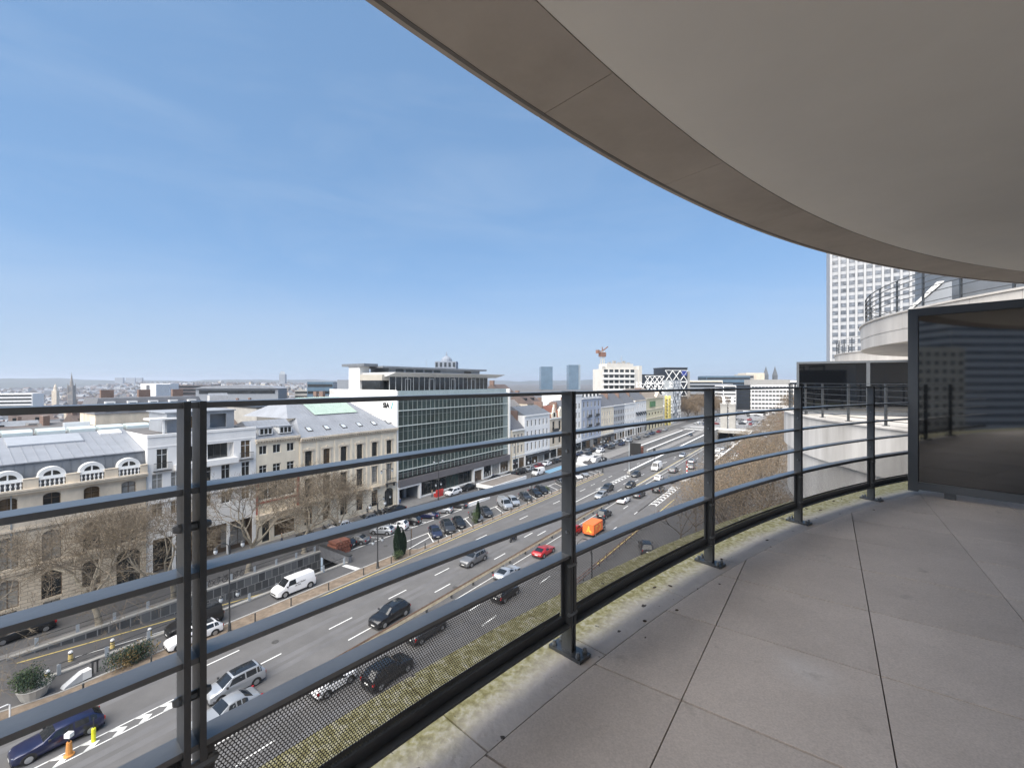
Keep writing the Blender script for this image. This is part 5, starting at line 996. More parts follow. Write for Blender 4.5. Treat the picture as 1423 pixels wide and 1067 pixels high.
# ================================================================== VEHICLES
def paint(name, col, metal=.3, rough=.28): return mat('paint_' + name, col, rough, 0, metal=metal, coat=.6)
PA = dict(black=paint('black', (.014, .015, .018)), dark=paint('dark_grey', (.045, .048, .055)), grey=paint('grey', (.16, .165, .175)), silver=paint('silver', (.42, .44, .47), .5), white=paint('white', (.78, .78, .79), 0),
  blue=paint('blue', (.012, .017, .060)), navy=paint('navy', (.025, .035, .075)), red=paint('red', (.42, .022, .025)), darkred=paint('dark_red', (.22, .015, .022)), palegrey=paint('pale_grey', (.30, .315, .335)))
def spec_car(L_, W, H, bh, hh, cx, r0, r1, rx, dh, deck=False):
    f = L_ / 2; h = W / 2
    s = [(f, .42, hh * .60, hh * .61, .62 * h, .46 * h), (f - .07, .27, hh * .74, hh * .76, .84 * h, .64 * h), (f - .28, .2, hh * .85, hh * .90, .94 * h, .76 * h), (cx + (f - cx) * .45, .19, hh * .93, hh * .985, .98 * h, .81 * h), (cx, .19, bh * .97, hh + .02, h, .84 * h),
         (r0, .19, bh, H - .05, h, .70 * h), ((r0 + r1) / 2, .19, bh + .01, H, h, .71 * h), (r1, .19, bh + .02, H - .035, h, .69 * h), (rx, .22, bh + .02, max(dh, bh + .03), .97 * h, .74 * h)]
    if deck: s.append((-f + .3, .24, bh - .01, dh, .93 * h, .74 * h))
    s += [(-f + .06, .32, bh * .86, bh * .87, .89 * h, .7 * h), (-f, .42, bh * .62, bh * .63, .78 * h, .58 * h)]
    return dict(L=L_, W=W, H=H, bh=bh, hh=hh, cx=cx, r0=r0, r1=r1, rx=rx, st=s)
CARS = dict(
 hatch=spec_car(4.1, 1.76, 1.47, .96, .93, .95, .15, -1.45, -1.93, .98), mini=spec_car(3.85, 1.72, 1.42, .93, .92, .78, .25, -1.4, -1.8, .98),
 suv=spec_car(4.6, 1.90, 1.66, 1.10, 1.08, .95, .2, -1.7, -2.2, 1.14), sedan=spec_car(4.6, 1.82, 1.42, .94, .92, .85, .1, -.95, -1.65, 1.0, True),
 coupe=spec_car(4.4, 1.85, 1.27, .86, .84, .75, -.05, -.85, -1.75, .92, True), estate=spec_car(4.75, 1.83, 1.46, .95, .92, .9, .2, -1.75, -2.28, .98),
 mpv=spec_car(4.3, 1.80, 1.62, 1.02, 1.0, 1.25, .4, -1.65, -2.08, 1.06), van=spec_car(4.95, 1.95, 1.95, 1.16, 1.12, 1.62, .85, -2.3, -2.42, 1.18), bigvan=spec_car(5.4, 2.0, 2.45, 1.25, 1.15, 2.05, 1.35, -2.5, -2.64, 1.3))
def ringat(st, x):
    for a, c in zip(st[:-1], st[1:]):
        if a[0] >= x >= c[0]: t = (a[0] - x) / (a[0] - c[0]); return [p + (q - p) * t for p, q in zip(a, c)]
    return list(st[-1])
def car_body(b, k):
    st = k['st']; rows = []
    for x, zl, zb, zr, wb, wr in st:
        gh = zr - zb
        half = [(0, zl), (wb * .80, zl), (wb * .97, zl + (zb - zl) * .16), (wb, zl + (zb - zl) * .62), (wb * .96, zb), (wr, zr - min(.05, gh * .15)), (wr * .7, zr + .008), (0, zr + .022)]
        rows.append([(x, y, z) for y, z in half] + [(x, -y, z) for y, z in half[-2:0:-1]])
    n = len(rows[0]); vs = [p for r in rows for p in r]; fs = [(i * n + j, i * n + (j + 1) % n, (i + 1) * n + (j + 1) % n, (i + 1) * n + j) for i in range(len(rows) - 1) for j in range(n)]
    fs += [tuple(range(n)), tuple((len(rows) - 1) * n + j for j in range(n - 1, -1, -1))]; b.add(vs, fs)
def side_pane(b, k, xa, xb, s, n=4):
    lo, hi = [], []
    for i in range(n + 1):
        x = xa + (xb - xa) * i / n; r = ringat(k['st'], x); z0, z1 = r[2], r[3] - min(.05, (r[3] - r[2]) * .15); y0, y1 = r[4] * .96, r[5]
        f0, f1 = .07, max(.08, .86 if z1 - z0 > .2 else .5)
        lo.append((x, s * (y0 + (y1 - y0) * f0 + .006), z0 + (z1 - z0) * f0)); hi.append((x, s * (y0 + (y1 - y0) * f1 + .006), z0 + (z1 - z0) * f1))
    b.add(lo + hi, [(i, i + 1, n + 2 + i, n + 1 + i) for i in range(n)])
def end_pane(b, k, xa, xb, dx):
    pts = []
    for t in (.07, .36, .65, .93):
        x = xa + (xb - xa) * t; r = ringat(k['st'], x); pts.append([(x + dx * .008, r[5] * f * .93, r[3] + .022 - abs(f) ** 2.4 * .03 + .008) for f in (-1, -.6, 0, .6, 1)])
    b.add([p for r in pts for p in r], [(i * 5 + j, i * 5 + j + 1, i * 5 + 6 + j, i * 5 + 5 + j) for i in range(3) for j in range(4)])
def car_glass(b, k, kind):
    c, r0, r1, rx = k['cx'], k['r0'], k['r1'], k['rx']
    for s in (-1, 1):
        if kind in ('van', 'bigvan'): side_pane(b, k, r0 + .28, r0 - .72, s)
        elif kind == 'coupe': side_pane(b, k, r0 + .3, r1 + .1, s)
        else: m = (r0 + r1) / 2 + .1; side_pane(b, k, r0 + (c - r0) * .42, m + .05, s); side_pane(b, k, m - .05, r1 + .28, s); side_pane(b, k, r1 + .2, r1 - (r1 - rx) * .3, s, 2)
    end_pane(b, k, c, r0, 1); 
    if kind not in ('van', 'bigvan'): end_pane(b, k, rx, r1, -1)
def car_wheels(k, kind): 
    r = .33 if kind not in ('suv', 'van', 'bigvan') else .37; f = k['L'] / 2; xf = f - (.82 if kind not in ('van', 'bigvan') else .95); xr = -f + .82; return r, [(xf, 1), (xf, -1), (xr, 1), (xr, -1)]
PROTO = {}
def make_car(kind, roof_dark=False):
    k = CARS[kind]; t = thing('car', 'car', 'car' if 'van' not in kind else 'van'); h = k['W'] / 2; f = k['L'] / 2; hh, bh = k['hh'], k['bh']
    b = MB(); car_body(b, k); bo = b.build('body', PA['dark'], t, 42)
    b = MB(); car_glass(b, k, kind); b.build('glass', G['car_glass'], bo, 40)
    r, ws = car_wheels(k, kind)
    for x, s in ws:
        b = MB(); b.lathe([(r * .62, -.10), (r * .95, -.105), (r, -.07), (r, .07), (r * .95, .105), (r * .62, .10)], 18, (x, s * (h - .095), r), 'y'); wh = b.build('wheel', G['tyre'], t, 40)
        b = MB(); y0 = s * (h + .004); b.lathe([(r * .66, -.02), (r * .66, .008), (r * .55, .012), (r * .15, .008), (.02, .014)] if s > 0 else [(.02, -.014), (r * .15, -.008), (r * .55, -.012), (r * .66, -.008), (r * .66, .02)], 12, (x, y0, r), 'y'); b.build('rim', G['rim'], wh)
        b = MB(); n = 12; R_ = r + .075; b.prism_y([(x + R_ * math.cos(math.pi * (i / n * 1.1 - .05)), r + R_ * math.sin(math.pi * (i / n * 1.1 - .05))) for i in range(n + 1)], s * (h - .10), s * (h + .003)); b.build('wheel_arch', G['black_plastic'], bo)
    for s in (-1, 1):
        b = MB(); y = s * h * .74; x = f - .17; z = hh * .72; b.add([(x + .11, y - s * .16, z - .03), (x + .115, y - s * .16, z + .06), (x - .12, y + s * .145, z + .12), (x - .10, y + s * .165, z), (x - .2, y - s * .1, z + .1), (x - .25, y, z)], [(0, 1, 2, 3), (1, 4, 2), (0, 3, 5), (3, 2, 4, 5), (0, 5, 4, 1)]); b.build('headlight', G['lamp_clear'], bo)
        b = MB(); z = bh * .80; b.box(-f + .0, -f + .16, s * h * .88 - .10, s * h * .88 + .035, z - .10, z + .12); b.build('taillight', G['lamp_red'], bo)
        b = MB(); xm = k['cx'] - .32; b.box(xm - .07, xm + .07, s * (h + .10) - .09, s * (h + .10) + .09, bh + .03, bh + .16); b.build('mirror', G['black_plastic'], bo)
    b = MB(); b.box(f - .10, f + .008, -h * .52, h * .52, hh * .42, hh * .58); b.build('grille', G['black_plastic'], bo); b = MB(); b.box(f - .1, f + .013, -.26, .26, .40, .50); b.build('number_plate', G['plate'], bo)
    b = MB(); b.box(-f - .012, -f + .1, -.26, .26, bh * .62, bh * .62 + .11); b.build('number_plate', G['plate'], bo); b = MB(); b.box(-f + .015, -f + .25, -h * .80, h * .80, .22, .40); b.box(f - .3, f - .03, -h * .80, h * .80, .19, .30); b.build('bumper', G['black_plastic'], bo)
    if roof_dark:
        b = MB(); x0, x1 = k['r0'] - .08, k['r1'] + .15; pts = []
        for i in range(5): x = x0 + (x1 - x0) * i / 4; r_ = ringat(k['st'], x); pts.append([(x, r_[5] * q, r_[3] + .03 - abs(q) ** 2 * .028) for q in (-.85, -.45, 0, .45, .85)])
        b.add([p for q in pts for p in q], [(i * 5 + j, i * 5 + j + 1, i * 5 + 6 + j, i * 5 + 5 + j) for i in range(4) for j in range(4)]); b.build('roof_panel', G['car_glass'], bo)
    for c in t.children:
        if c.name.startswith('body'):
            for sl in c.material_slots: sl.link = 'OBJECT'
    return t
def car(kind, col, u, v, ang, label, group=None, roof=None, z=0, name=None):
    roof = col in ('black', 'dark') if roof is None else roof
    kk = (kind, roof); first = kk not in PROTO
    if first: PROTO[kk] = make_car(kind, roof)
    c = place(PROTO[kk], label, P(u, v, z), RZ + R(ang), group, first)
    for ch in c.children:
        if ch.name.startswith('body'): ch.material_slots[0].link = 'OBJECT'; ch.material_slots[0].material = PA[col]
    return c
AW, TO = 0, 180
# on the avenue, towards us
car('estate', 'blue', 6.8, 45.0, TO, 'dark blue sports estate car with white headlights at the lower left')
car('mpv', 'silver', 16.6, 40.4, TO - 2, 'silver people carrier directly right of the first railing post', roof=True)
car('sedan', 'palegrey', 14.9, 37.6, TO, 'pale grey saloon half hidden by a rail, just below the silver people carrier')
car('suv', 'black', 31.3, 38.4, TO + 2, 'black off-road car alone in the middle of the avenue')
car('suv', 'grey', 48.2, 40.6, TO, 'grey metallic crossover above the red car, coming nearer', roof=True)
car('hatch', 'palegrey', 91.7, 39.6, TO, 'pale grey car half hidden by a rail beside the white sports car')
car('suv', 'dark', 98.4, 40.9, TO, 'dark grey crossover leaving the white chevrons of the middle lane')
car('mini', 'black', 105.3, 37.6, TO, 'black small car with a pale bonnet right of the dark grey crossover', roof=True)
car('hatch', 'dark', 118.2, 40.6, TO, 'dark hatchback just before the foot of the billboard mast')
car('bigvan', 'white', 130.5, 38.6, TO, 'tall white delivery van coming up the avenue')
car('hatch', 'silver', 158.3, 37.8, TO, 'silver and dark car behind the white delivery van, with its lights facing us')
car('sedan', 'dark', 221, 49.2, TO, 'small dark saloon far away on the upper left lane')
# away from us
car('suv', 'black', 25.1, 31.0, AW, 'large black off-road car behind the mesh panel')
car('mini', 'white', 21.6, 33.9, TO * 0 + 0, 'white small car with black wheels behind the mesh panel', roof=False)
car('sedan', 'dark', 31.6, 33.0, AW, 'dark saloon cut by the lowest rail, between the two black off-road cars')
car('hatch', 'black', 42.7, 30.9, AW, 'black hatchback seen through the mesh near the middle post')
car('coupe', 'silver', 47.5, 34.0, AW, 'silver coupe half under the lowest rail behind the red coupe')
car('coupe', 'red', 56.7, 33.8, AW, 'red coupe left of the middle railing post')
car('hatch', 'red', 68.0, 34.1, AW, 'bright red hatchback beside the orange box van')
car('hatch', 'black', 79.3, 33.5, AW, 'black hatchback just ahead of the orange box van', roof=True)
car('coupe', 'white', 91.2, 34.1, AW, 'white sports car with a dark interior on the near carriageway')
car('sedan', 'dark', 97.8, 32.9, AW, 'dark saloon cut by a rail right of the white sports car')
car('suv', 'black', 104.9, 30.6, AW, 'black crossover right of the white sports car, before the white chevrons')
car('hatch', 'white', 117.4, 34.1, AW, 'white hatchback just above the rail beyond the white sports car')
car('mpv', 'dark', 116.7, 30.7, AW, 'dark people carrier partly behind a rail before the small traffic island')
car('suv', 'grey', 130.1, 33.6, AW, 'grey crossover left of the red and white striped post')
car('hatch', 'grey', 138.7, 30.5, AW, 'grey hatchback right of the red and white striped post')
car('sedan', 'silver', 148.7, 32.5, AW, 'silver saloon beyond the red and white striped post')
car('suv', 'dark', 66.8, 21.4, 25, 'dark grey off-road car on the side road below the rusty fence')
# access road and parking
car('van', 'white', 28.7, 53.6, TO, 'white delivery van with black lettering on the left access road')
car('van', 'black', 18.3, 55.0 - .9, TO, 'black panel van with pale lettering behind the first railing post')
car('estate', 'white', 17.4, 51.5 + .1, TO, 'white and silver estate car beside the black panel van', roof=True)
for n_, (u, kind, col, lab) in enumerate([(40.6, 'hatch', 'black', 'black hatchback parked against the red-brown block stack'), (43.0, 'sedan', 'grey', 'grey saloon parked second from the block stack'), (48.4, 'hatch', 'silver', 'silver hatchback parked sideways behind the conifers'), (51.2, 'suv', 'white', 'white car with a dark bonnet parked between silver and black ones'), (54.6, 'hatch', 'black', 'black hatchback parked left of the blue saloon'), (59.0, 'sedan', 'blue', 'blue saloon parked in the far angled row'), (63.2, 'hatch', 'silver', 'pale silver hatchback parked right of the blue saloon'), (67.4, 'sedan', 'dark', 'dark saloon parked last in the far angled row')]):
    car(kind, col, u, 61.3, 116, lab)
for u, kind, col, lab in [(53.0, 'hatch', 'navy', 'navy hatchback parked nearest in the near angled row'), (56.0, 'suv', 'dark', 'dark grey off-road car second in the near angled row'), (59.0, 'hatch', 'black', 'black hatchback third in the near angled row, before the pale shrub'), (63.8, 'sedan', 'grey', 'grey saloon parked right of the narrow conifer'), (66.9, 'hatch', 'dark', 'dark hatchback parked left of the silver van'), (73.2, 'van', 'silver', 'silver van parked in the near angled row'), (76.2, 'mpv', 'silver', 'pale silver people carrier parked right of the silver van'), (81.0, 'hatch', 'dark', 'dark hatchback parked beside the tall street lamp'), (85.2, 'sedan', 'black', 'black saloon parked second from the yellow-green shrub'), (90.0 - 2, 'mpv', 'black', 'black people carrier parked against the yellow-green shrub'), (98, 'hatch', 'grey', 'grey hatchback parked just right of the middle post'), (101.8, 'suv', 'dark', 'dark crossover parked far along the near row'), (106.6, 'hatch', 'white', 'white hatchback parked at the far end of the near row'), (110.5, 'hatch', 'palegrey', 'pale grey hatchback parked last in the near row')]:
    car(kind, col, u, 53.1, -123, lab)
for u, v, kind, col, lab in [(7.6, 67.0, 'sedan', 'black', 'black saloon driving before the arched mansion at the left'), (38.4, 70.4 - 1.6, 'hatch', 'dark', 'dark hatchback parked under the plane tree before the red framed shop'), (45.2, 68.9, 'hatch', 'white', 'white hatchback before the big cream mansion'), (50.6, 68.8, 'hatch', 'grey', 'grey hatchback with a pale roof before the cream mansion'), (57.6, 69.0, 'sedan', 'black', 'black saloon before the arched door of the cream mansion'), (74.6, 69.0, 'mpv', 'white', 'white people carrier before the glass office building'), (80.0, 69.0, 'sedan', 'black', 'black saloon parked behind the white people carrier'), (90.5, 69.0, 'suv', 'dark', 'dark off-road car before the shop windows of the office building'), (97.4, 69.0, 'sedan', 'black', 'black saloon before the last shop of the office building'), (102.5, 69.0, 'suv', 'black', 'black off-road car before the low slate roofed house'), (107.4, 69.0, 'hatch', 'silver', 'silver hatchback parked next to the dark red one'), (112.3, 69.0, 'hatch', 'darkred', 'dark red hatchback before the long white house'), (117.3, 69.0, 'sedan', 'white', 'white saloon before the long white house'), (122.6, 69.0, 'hatch', 'black', 'black hatchback parked beyond the white saloon'), (127.6, 69.0, 'sedan', 'dark', 'dark saloon before the small stepped gable'), (133, 69, 'hatch', 'dark', 'dark hatchback last before the middle post')]:
    car(kind, col, u, v, TO, lab)
car('van', 'white', 104.6, 64.2, TO, 'white van beside the blue parking bay before the long white house')
sheet('blue_parking_bay', [rect(108, 124, 62.4, 65.2)], mat('blue_marking', (.16, .30, .42), .85, .12, 1), .008)
def lettering_on(c, lines, m):
    for s, sz, x, z in lines: textobj(s, sz, m, c, (x, 0, 0), (0, 0, 0), 'lettering', .004, .004).matrix_local = Matrix.Translation((x, .985, z)) @ Matrix.Rotation(R(180), 4, 'Z') @ Matrix.Rotation(R(90), 4, 'X')
for o in list(COL.objects):
    if o.get('label', '').startswith('white delivery van with black'):
        lettering_on(o, [('Royal Global', .26, .35, 1.22), ('van rent', .22, .35, .98)], G['black'])
    if o.get('label', '').startswith('black panel van'): lettering_on(o, [('rent a van', .24, .9, 1.2)], G['galv'])
# orange box van
t = thing('box_van', 'orange box van with yellow curved stripes beside the red hatchback', 'van', P(69.6, 31.3), RZ)
b = MB(); b.box(-2.5, 1.3, -1.0, 1.0, .55, 2.2); b.build('cargo_box', G['orange'], t)
def swirl(b, c, r0, r1, a0, a1, pl):
    n = 10
    for i in range(n):
        q = [(c[0] + r * math.cos(a), c[1] + r * math.sin(a)) for r, a in ((r0, a0 + (a1 - a0) * i / n), (r1, a0 + (a1 - a0) * i / n), (r1, a0 + (a1 - a0) * (i + 1) / n), (r0, a0 + (a1 - a0) * (i + 1) / n))]
        if pl[0] == 'y': b.prism_y(q, pl[1], pl[1] - .012)
        else: b.prism_x(q, pl[1], pl[1] - .012)
ym = mat('stripe_yellow', (.80, .50, .07), .5, .05, 2)
b = MB(); swirl(b, (-.1, 1.35), .38, .58, -1.9, 1.9, ('y', -1.001)); swirl(b, (-1.2, 1.45), .26, .44, .6, 3.9, ('y', -1.001)); b.build('side_emblem', ym, t); b = MB(); swirl(b, (.35, 1.55), .42, .6, 2.4, 4.6, ('x', -2.501)); b.prism_x([(-.7, 1.0), (.1, 1.6), (.2, 1.45), (-.4, .85)], -2.513, -2.501); b.build('rear_emblem', ym, t)
b = MB(); b.prism_y([(1.32, .4), (2.6, .4), (2.6, 1.0), (2.2, 1.12), (1.8, 1.78), (1.32, 1.82)], -.98, .98); b.build('cab', PA['dark'], t); b = MB(); b.prism_y([(2.215, 1.14), (1.84, 1.74), (1.81, 1.74), (2.18, 1.12)], -.85, .85); b.box(1.5, 1.95, -.995, -.981, 1.1, 1.65); b.build('cab_glass', G['car_glass'], t)
b = MB(); b.box(-2.4, 1.31, -.8, .8, .36, .549); b.build('chassis', G['black_plastic'], t)
for x in (-1.7, 2.05):
    for s in (-1, 1): b = MB(); b.lathe([(.2, -.11), (.38, -.11), (.38, .11), (.2, .11)], 16, (x, s * .88, .38), 'y'); wh = b.build('wheel', G['tyre'], t); b = MB(); b.lathe([(.22, -.112), (.22, .112)], 12, (x, s * .885, .38), 'y'); b.build('rim', G['rim'], wh)
for s in (-1, 1): b = MB(); b.box(-2.53, -2.5005, s * .88 - .08, s * .88 + .08, .6, .8); b.build('taillight', G['lamp_red'], t)
# far queues: cars too small for parts, each one mesh
FC = {}
def far_car(kind, col):
    if (kind, col) not in FC:
        k = CARS[kind]; b = MB(); car_body(b, k); b.cur = 1; car_glass(b, k, kind); b.cur = 2; r, ws = car_wheels(k, kind); h = k['W'] / 2
        for x, s in ws: b.lathe([(r, -.1), (r, .11)], 10, (x, s * (h - .09), r), 'y')
        FC[kind, col] = b.mesh('far_car', [PA[col], G['car_glass'], G['tyre']])
    return FC[kind, col]
def far(u, v, ang, label, group, z=0):
    kind = rnd.choice(['hatch', 'sedan', 'suv', 'hatch', 'mpv', 'estate', 'van' if rnd.random() < .4 else 'hatch']); col = rnd.choice(['black', 'dark', 'grey', 'silver', 'white', 'white', 'silver', 'navy', 'darkred', 'palegrey'])
    o = O('queued_car', far_car(kind, col), None, P(u, v, z), RZ + R(ang)); tag(o, label, 'car', group)
for v in (22.3, 18.8, 15.4):
    for i in range(14): far(146 + i * 7.6 + rnd.uniform(-1, 1), v + rnd.uniform(-.3, .3), AW, 'car queuing on the side road beside the brown trees', 'cars queuing on the side road')
for v in (28.6, 32.0):
    for i in range(7): far(172 + i * 10 + rnd.uniform(-1.5, 1.5), v, AW, 'car driving down towards the underpass', 'cars going down to the underpass', -(min(172 + i * 10, 250) - 150) * .052)
for i in range(10): far(140 + i * 11, 65.6 + rnd.uniform(-.4, .4) + i * .1, TO, 'car on the far side street before the pale houses', 'cars before the pale house row')
for i in range(9): far(140 + i * 5.6, 69.0 - .2, TO, 'car parked along the shops of the pale houses', 'cars parked along the pale house row')
cell = set()
while len(cell) < 85:
    i, j = rnd.randrange(20), rnd.randrange(12)
    if (i, j) in cell: continue
    cell.add((i, j)); u, v = 276 + i * 8.2, 9 + j * 4.6
    if u < 300 and 30 < v < 48: continue
    far(u, v, rnd.choice((AW, AW, TO, 75, -70)), 'car in the crowded far square', 'cars crowding the far square')
t = thing('bus', 'long dark roofed white bus in the far square before the black office building', 'bus', P(392, 38), RZ + R(85))
b = MB(); b.box(-9, 9, -1.25, 1.25, .4, 3.1); b.build('body', G['white_paint'], t); b = MB(); b.box(-8.6, 8.6, -1.28, 1.28, 1.4, 2.5); b.build('window_strip', G['car_glass'], t); b = MB(); [b.lathe([(.48, -.15), (.48, .15)], 12, (x, s * 1.15, .48), 'y') for x in (-6, 0, 6) for s in (-1, 1)]; b.build('wheels', G['tyre'], t)
# ================================================================== PEOPLE, TWO-WHEELERS
def skin(name, joints, edges, mats_, zsplit, parent=None):
    me = bpy.data.meshes.new(name); me.from_pydata([j[:3] for j in joints], edges, []); o = bpy.data.objects.new('tmp', me); COL.objects.link(o); md = o.modifiers.new('s', 'SKIN'); md.use_smooth_shade = True; o.modifiers.new('d', 'SUBSURF').levels = 1
    for i, j in enumerate(joints): me.skin_vertices[0].data[i].radius = (j[3], j[4] if len(j) > 4 else j[3])
    me.skin_vertices[0].data[0].use_root = True
    dg = bpy.context.evaluated_depsgraph_get(); m2 = bpy.data.meshes.new_from_object(o.evaluated_get(dg)); bpy.data.objects.remove(o); m2.name = name
    m2.materials.clear(); [m2.materials.append(m) for m in mats_]
    for p in m2.polygons: p.material_index = zsplit(p.center)
    return m2
skinm = mat('skin', (.50, .32, .24), .6, .05, 5); hair = mat('hair', (.04, .03, .025), .8, .1, 5)
def person_mesh(step, top, bottom, lift=0):
    s = step; J = [(0, 0, .95, .13, .10), (0, 0, 1.18, .13, .09), (0, 0, 1.40, .16, .09), (0, 0, 1.50, .055), (.01, 0, 1.58, .065), (.02, 0, 1.66, .095, .085), (.02, 0, 1.75, .06),
      (0, .09, .88, .085), (s * .5, .09, .50, .06), (s * .55 - .05, .09, .09, .045), (s * .55 + .13, .09, .05, .04), (0, -.09, .88, .085), (-s * .4, -.09, .5, .06), (-s * .9, -.09, .11, .045), (-s * .9 + .16, -.09, .05, .04),
      (0, .20, 1.40, .06), (-s * .3, .24, 1.14, .045), (-s * .2 + .1, .24, .90, .035), (-s * .15 + .14, .24, .80, .03), (0, -.20, 1.40, .06), (s * .3, -.24, 1.14, .045), (s * .45 + .05, -.24, .92, .035), (s * .5 + .08, -.24, .82, .03)]
    E_ = [(0, 1), (1, 2), (2, 3), (3, 4), (4, 5), (5, 6), (0, 7), (7, 8), (8, 9), (9, 10), (0, 11), (11, 12), (12, 13), (13, 14), (2, 15), (15, 16), (16, 17), (17, 18), (2, 19), (19, 20), (20, 21), (21, 22)]
    return skin('body', J, E_, [bottom, top, skinm], lambda c: 2 if c.z > 1.47 or (abs(c.y) > .19 and c.z < .88 and c.z > .6) else (1 if c.z > .90 else 0))
tops = [mat('coat_dark', (.03, .03, .035), .8, .1, 5), mat('coat_beige', (.35, .28, .2), .8, .1, 5), mat('coat_blue', (.05, .09, .2), .8, .1, 5)]; jeans = mat('jeans', (.04, .055, .1), .9, .1, 8)
pm_ = [person_mesh((.28, .2, .33)[i], tops[i], jeans if i else tops[0]) for i in range(3)]
b = MB(); b.lathe([(.098, 1.66), (.10, 1.70), (.08, 1.76), (.03, 1.785)], 10, (.01, 0, 0)); hm = b.mesh('hair', hair)
pos = [(150, 68.4), (156, 70.4), (163, 71.2), (166, 66.4), (171, 70.8), (172, 70.3), (178, 67.0), (186, 71), (193, 68.5), (205, 70.2), (206, 69.6), (214, 67), (226, 69.6), (236, 66), (92, 70.6), (86, 71.4), (70, 71.2), (61, 71.5), (53, 71.6), (36, 70.9), (24.5, 70.8)]
for i, (u, v) in enumerate(pos):
    near = u < 100; d = ['in a dark coat', 'in a beige coat', 'in a blue coat'][i % 3]; o = tag(O('person', pm_[i % 3], None, P(u, v, .12 if v > 69.2 else 0), RZ + rnd.uniform(0, 6.28)), ('person %s walking on the far pavement by the pale houses' % d) if not near else 'person walking on the pavement before the %s' % ('office building shops' if u > 80 else 'garage gate of the office' if u > 58 else 'cream mansion' if u > 45 else 'red framed shop' if u > 30 else 'white building'), 'person', 'people by the pale houses' if not near else 'people on the pavement')
    O('hair', hm, o)
def rider_mesh():
    J = [(-.15, 0, .88, .14, .12), (-.05, 0, 1.12, .14, .10), (.08, 0, 1.34, .16, .10), (.12, 0, 1.44, .06), (.17, 0, 1.57, .13, .12), (.18, 0, 1.68, .08), (.05, .16, .84, .08), (.30, .22, .70, .06), (.12, .2, .36, .05), (.28, .2, .32, .04), (.05, -.16, .84, .08), (.30, -.22, .70, .06), (.12, -.2, .36, .05), (.28, -.2, .32, .04), (.12, .2, 1.32, .06), (.3, .27, 1.12, .045), (.52, .26, 1.06, .035), (.6, .26, 1.06, .03), (.12, -.2, 1.32, .06), (.3, -.27, 1.12, .045), (.52, -.26, 1.06, .035), (.6, -.26, 1.06, .03)]
    return skin('body', J, [(0, 1), (1, 2), (2, 3), (3, 4), (4, 5), (0, 6), (6, 7), (7, 8), (8, 9), (0, 10), (10, 11), (11, 12), (12, 13), (2, 14), (14, 15), (15, 16), (16, 17), (2, 18), (18, 19), (19, 20), (20, 21)], [jeans, tops[0], PA['black']], lambda c: 2 if c.z > 1.47 else 1 if c.z > .95 else 0)
rm = rider_mesh()
def torus(b, c, R0, r, n=20, m=6): b.add([(c[0] + (R0 + r * math.cos(2 * math.pi * j / m)) * math.cos(2 * math.pi * i / n), c[1] + r * math.sin(2 * math.pi * j / m), c[2] + (R0 + r * math.cos(2 * math.pi * j / m)) * math.sin(2 * math.pi * i / n)) for i in range(n) for j in range(m)], [(i * m + j, ((i + 1) % n) * m + j, ((i + 1) % n) * m + (j + 1) % m, i * m + (j + 1) % m) for i in range(n) for j in range(m)])
def motorbike(label, u, v, ang, rlabel=None, col='black', z=0):
    t = thing('motorcycle', label, 'motorcycle', P(u, v, z), RZ + R(ang)); 
    for x in (-.7, .72): b = MB(); torus(b, (x, 0, .31), .24, .075); w_ = b.build('wheel', G['tyre'], t); b = MB(); b.lathe([(.17, -.02), (.17, .02)], 10, (x, 0, .31), 'y'); b.build('rim', G['rim'], w_)
    b = MB(); b.prism_y([(-.95, .62), (-.35, .70), (0, .72), (.3, .92), (.55, .9), (.5, .45), (.2, .22), (-.3, .22), (-.5, .45)], -.13, .13); b.build('body', PA[col], t); b = MB(); b.prism_y([(-.9, .66), (-.3, .72), (.05, .80), (.02, .86), (-.35, .80), (-.92, .76)], -.14, .14); b.build('seat', G['black_plastic'], t)
    b = MB(); b.tube([(.72, .08, .31), (.5, .08, .95)], .03, 6); b.tube([(.72, -.08, .31), (.5, -.08, .95)], .03, 6); b.tube([(.52, -.34, 1.06), (.5, 0, 1.0), (.52, .34, 1.06)], .02, 6); b.build('fork', G['dark_metal'], t); b = MB(); b.lathe([(.05, 0), (.1, .03), (.1, .1)], 10, (.6, 0, .82)); b.build('headlight', G['lamp_clear'], t)
    if rlabel: tag(O('person', rm, None, P(u, v, z), RZ + R(ang)), rlabel, 'person')
motorbike('black motorcycle riding towards us in the open middle lane', 58.5, 40.7, TO, 'rider in black on the motorcycle in the open middle lane')
motorbike('motorcycle riding just ahead of the orange box van', 75.0, 32.0, AW, 'rider in black just ahead of the orange box van')
for i, (u, v) in enumerate([(54.8, 70.3), (55.6, 70.3), (56.4, 70.4), (53.9, 70.4), (44.0, 70.2), (43.1, 70.3)]): motorbike('parked motor scooter on the pavement before the cream mansion', u, v, 75, None, ('black', 'silver', 'dark')[i % 3], .12)
for o in COL.objects:
    if o.get('label', '').startswith('parked motor scooter'): o['group'] = 'motor scooters before the cream mansion'
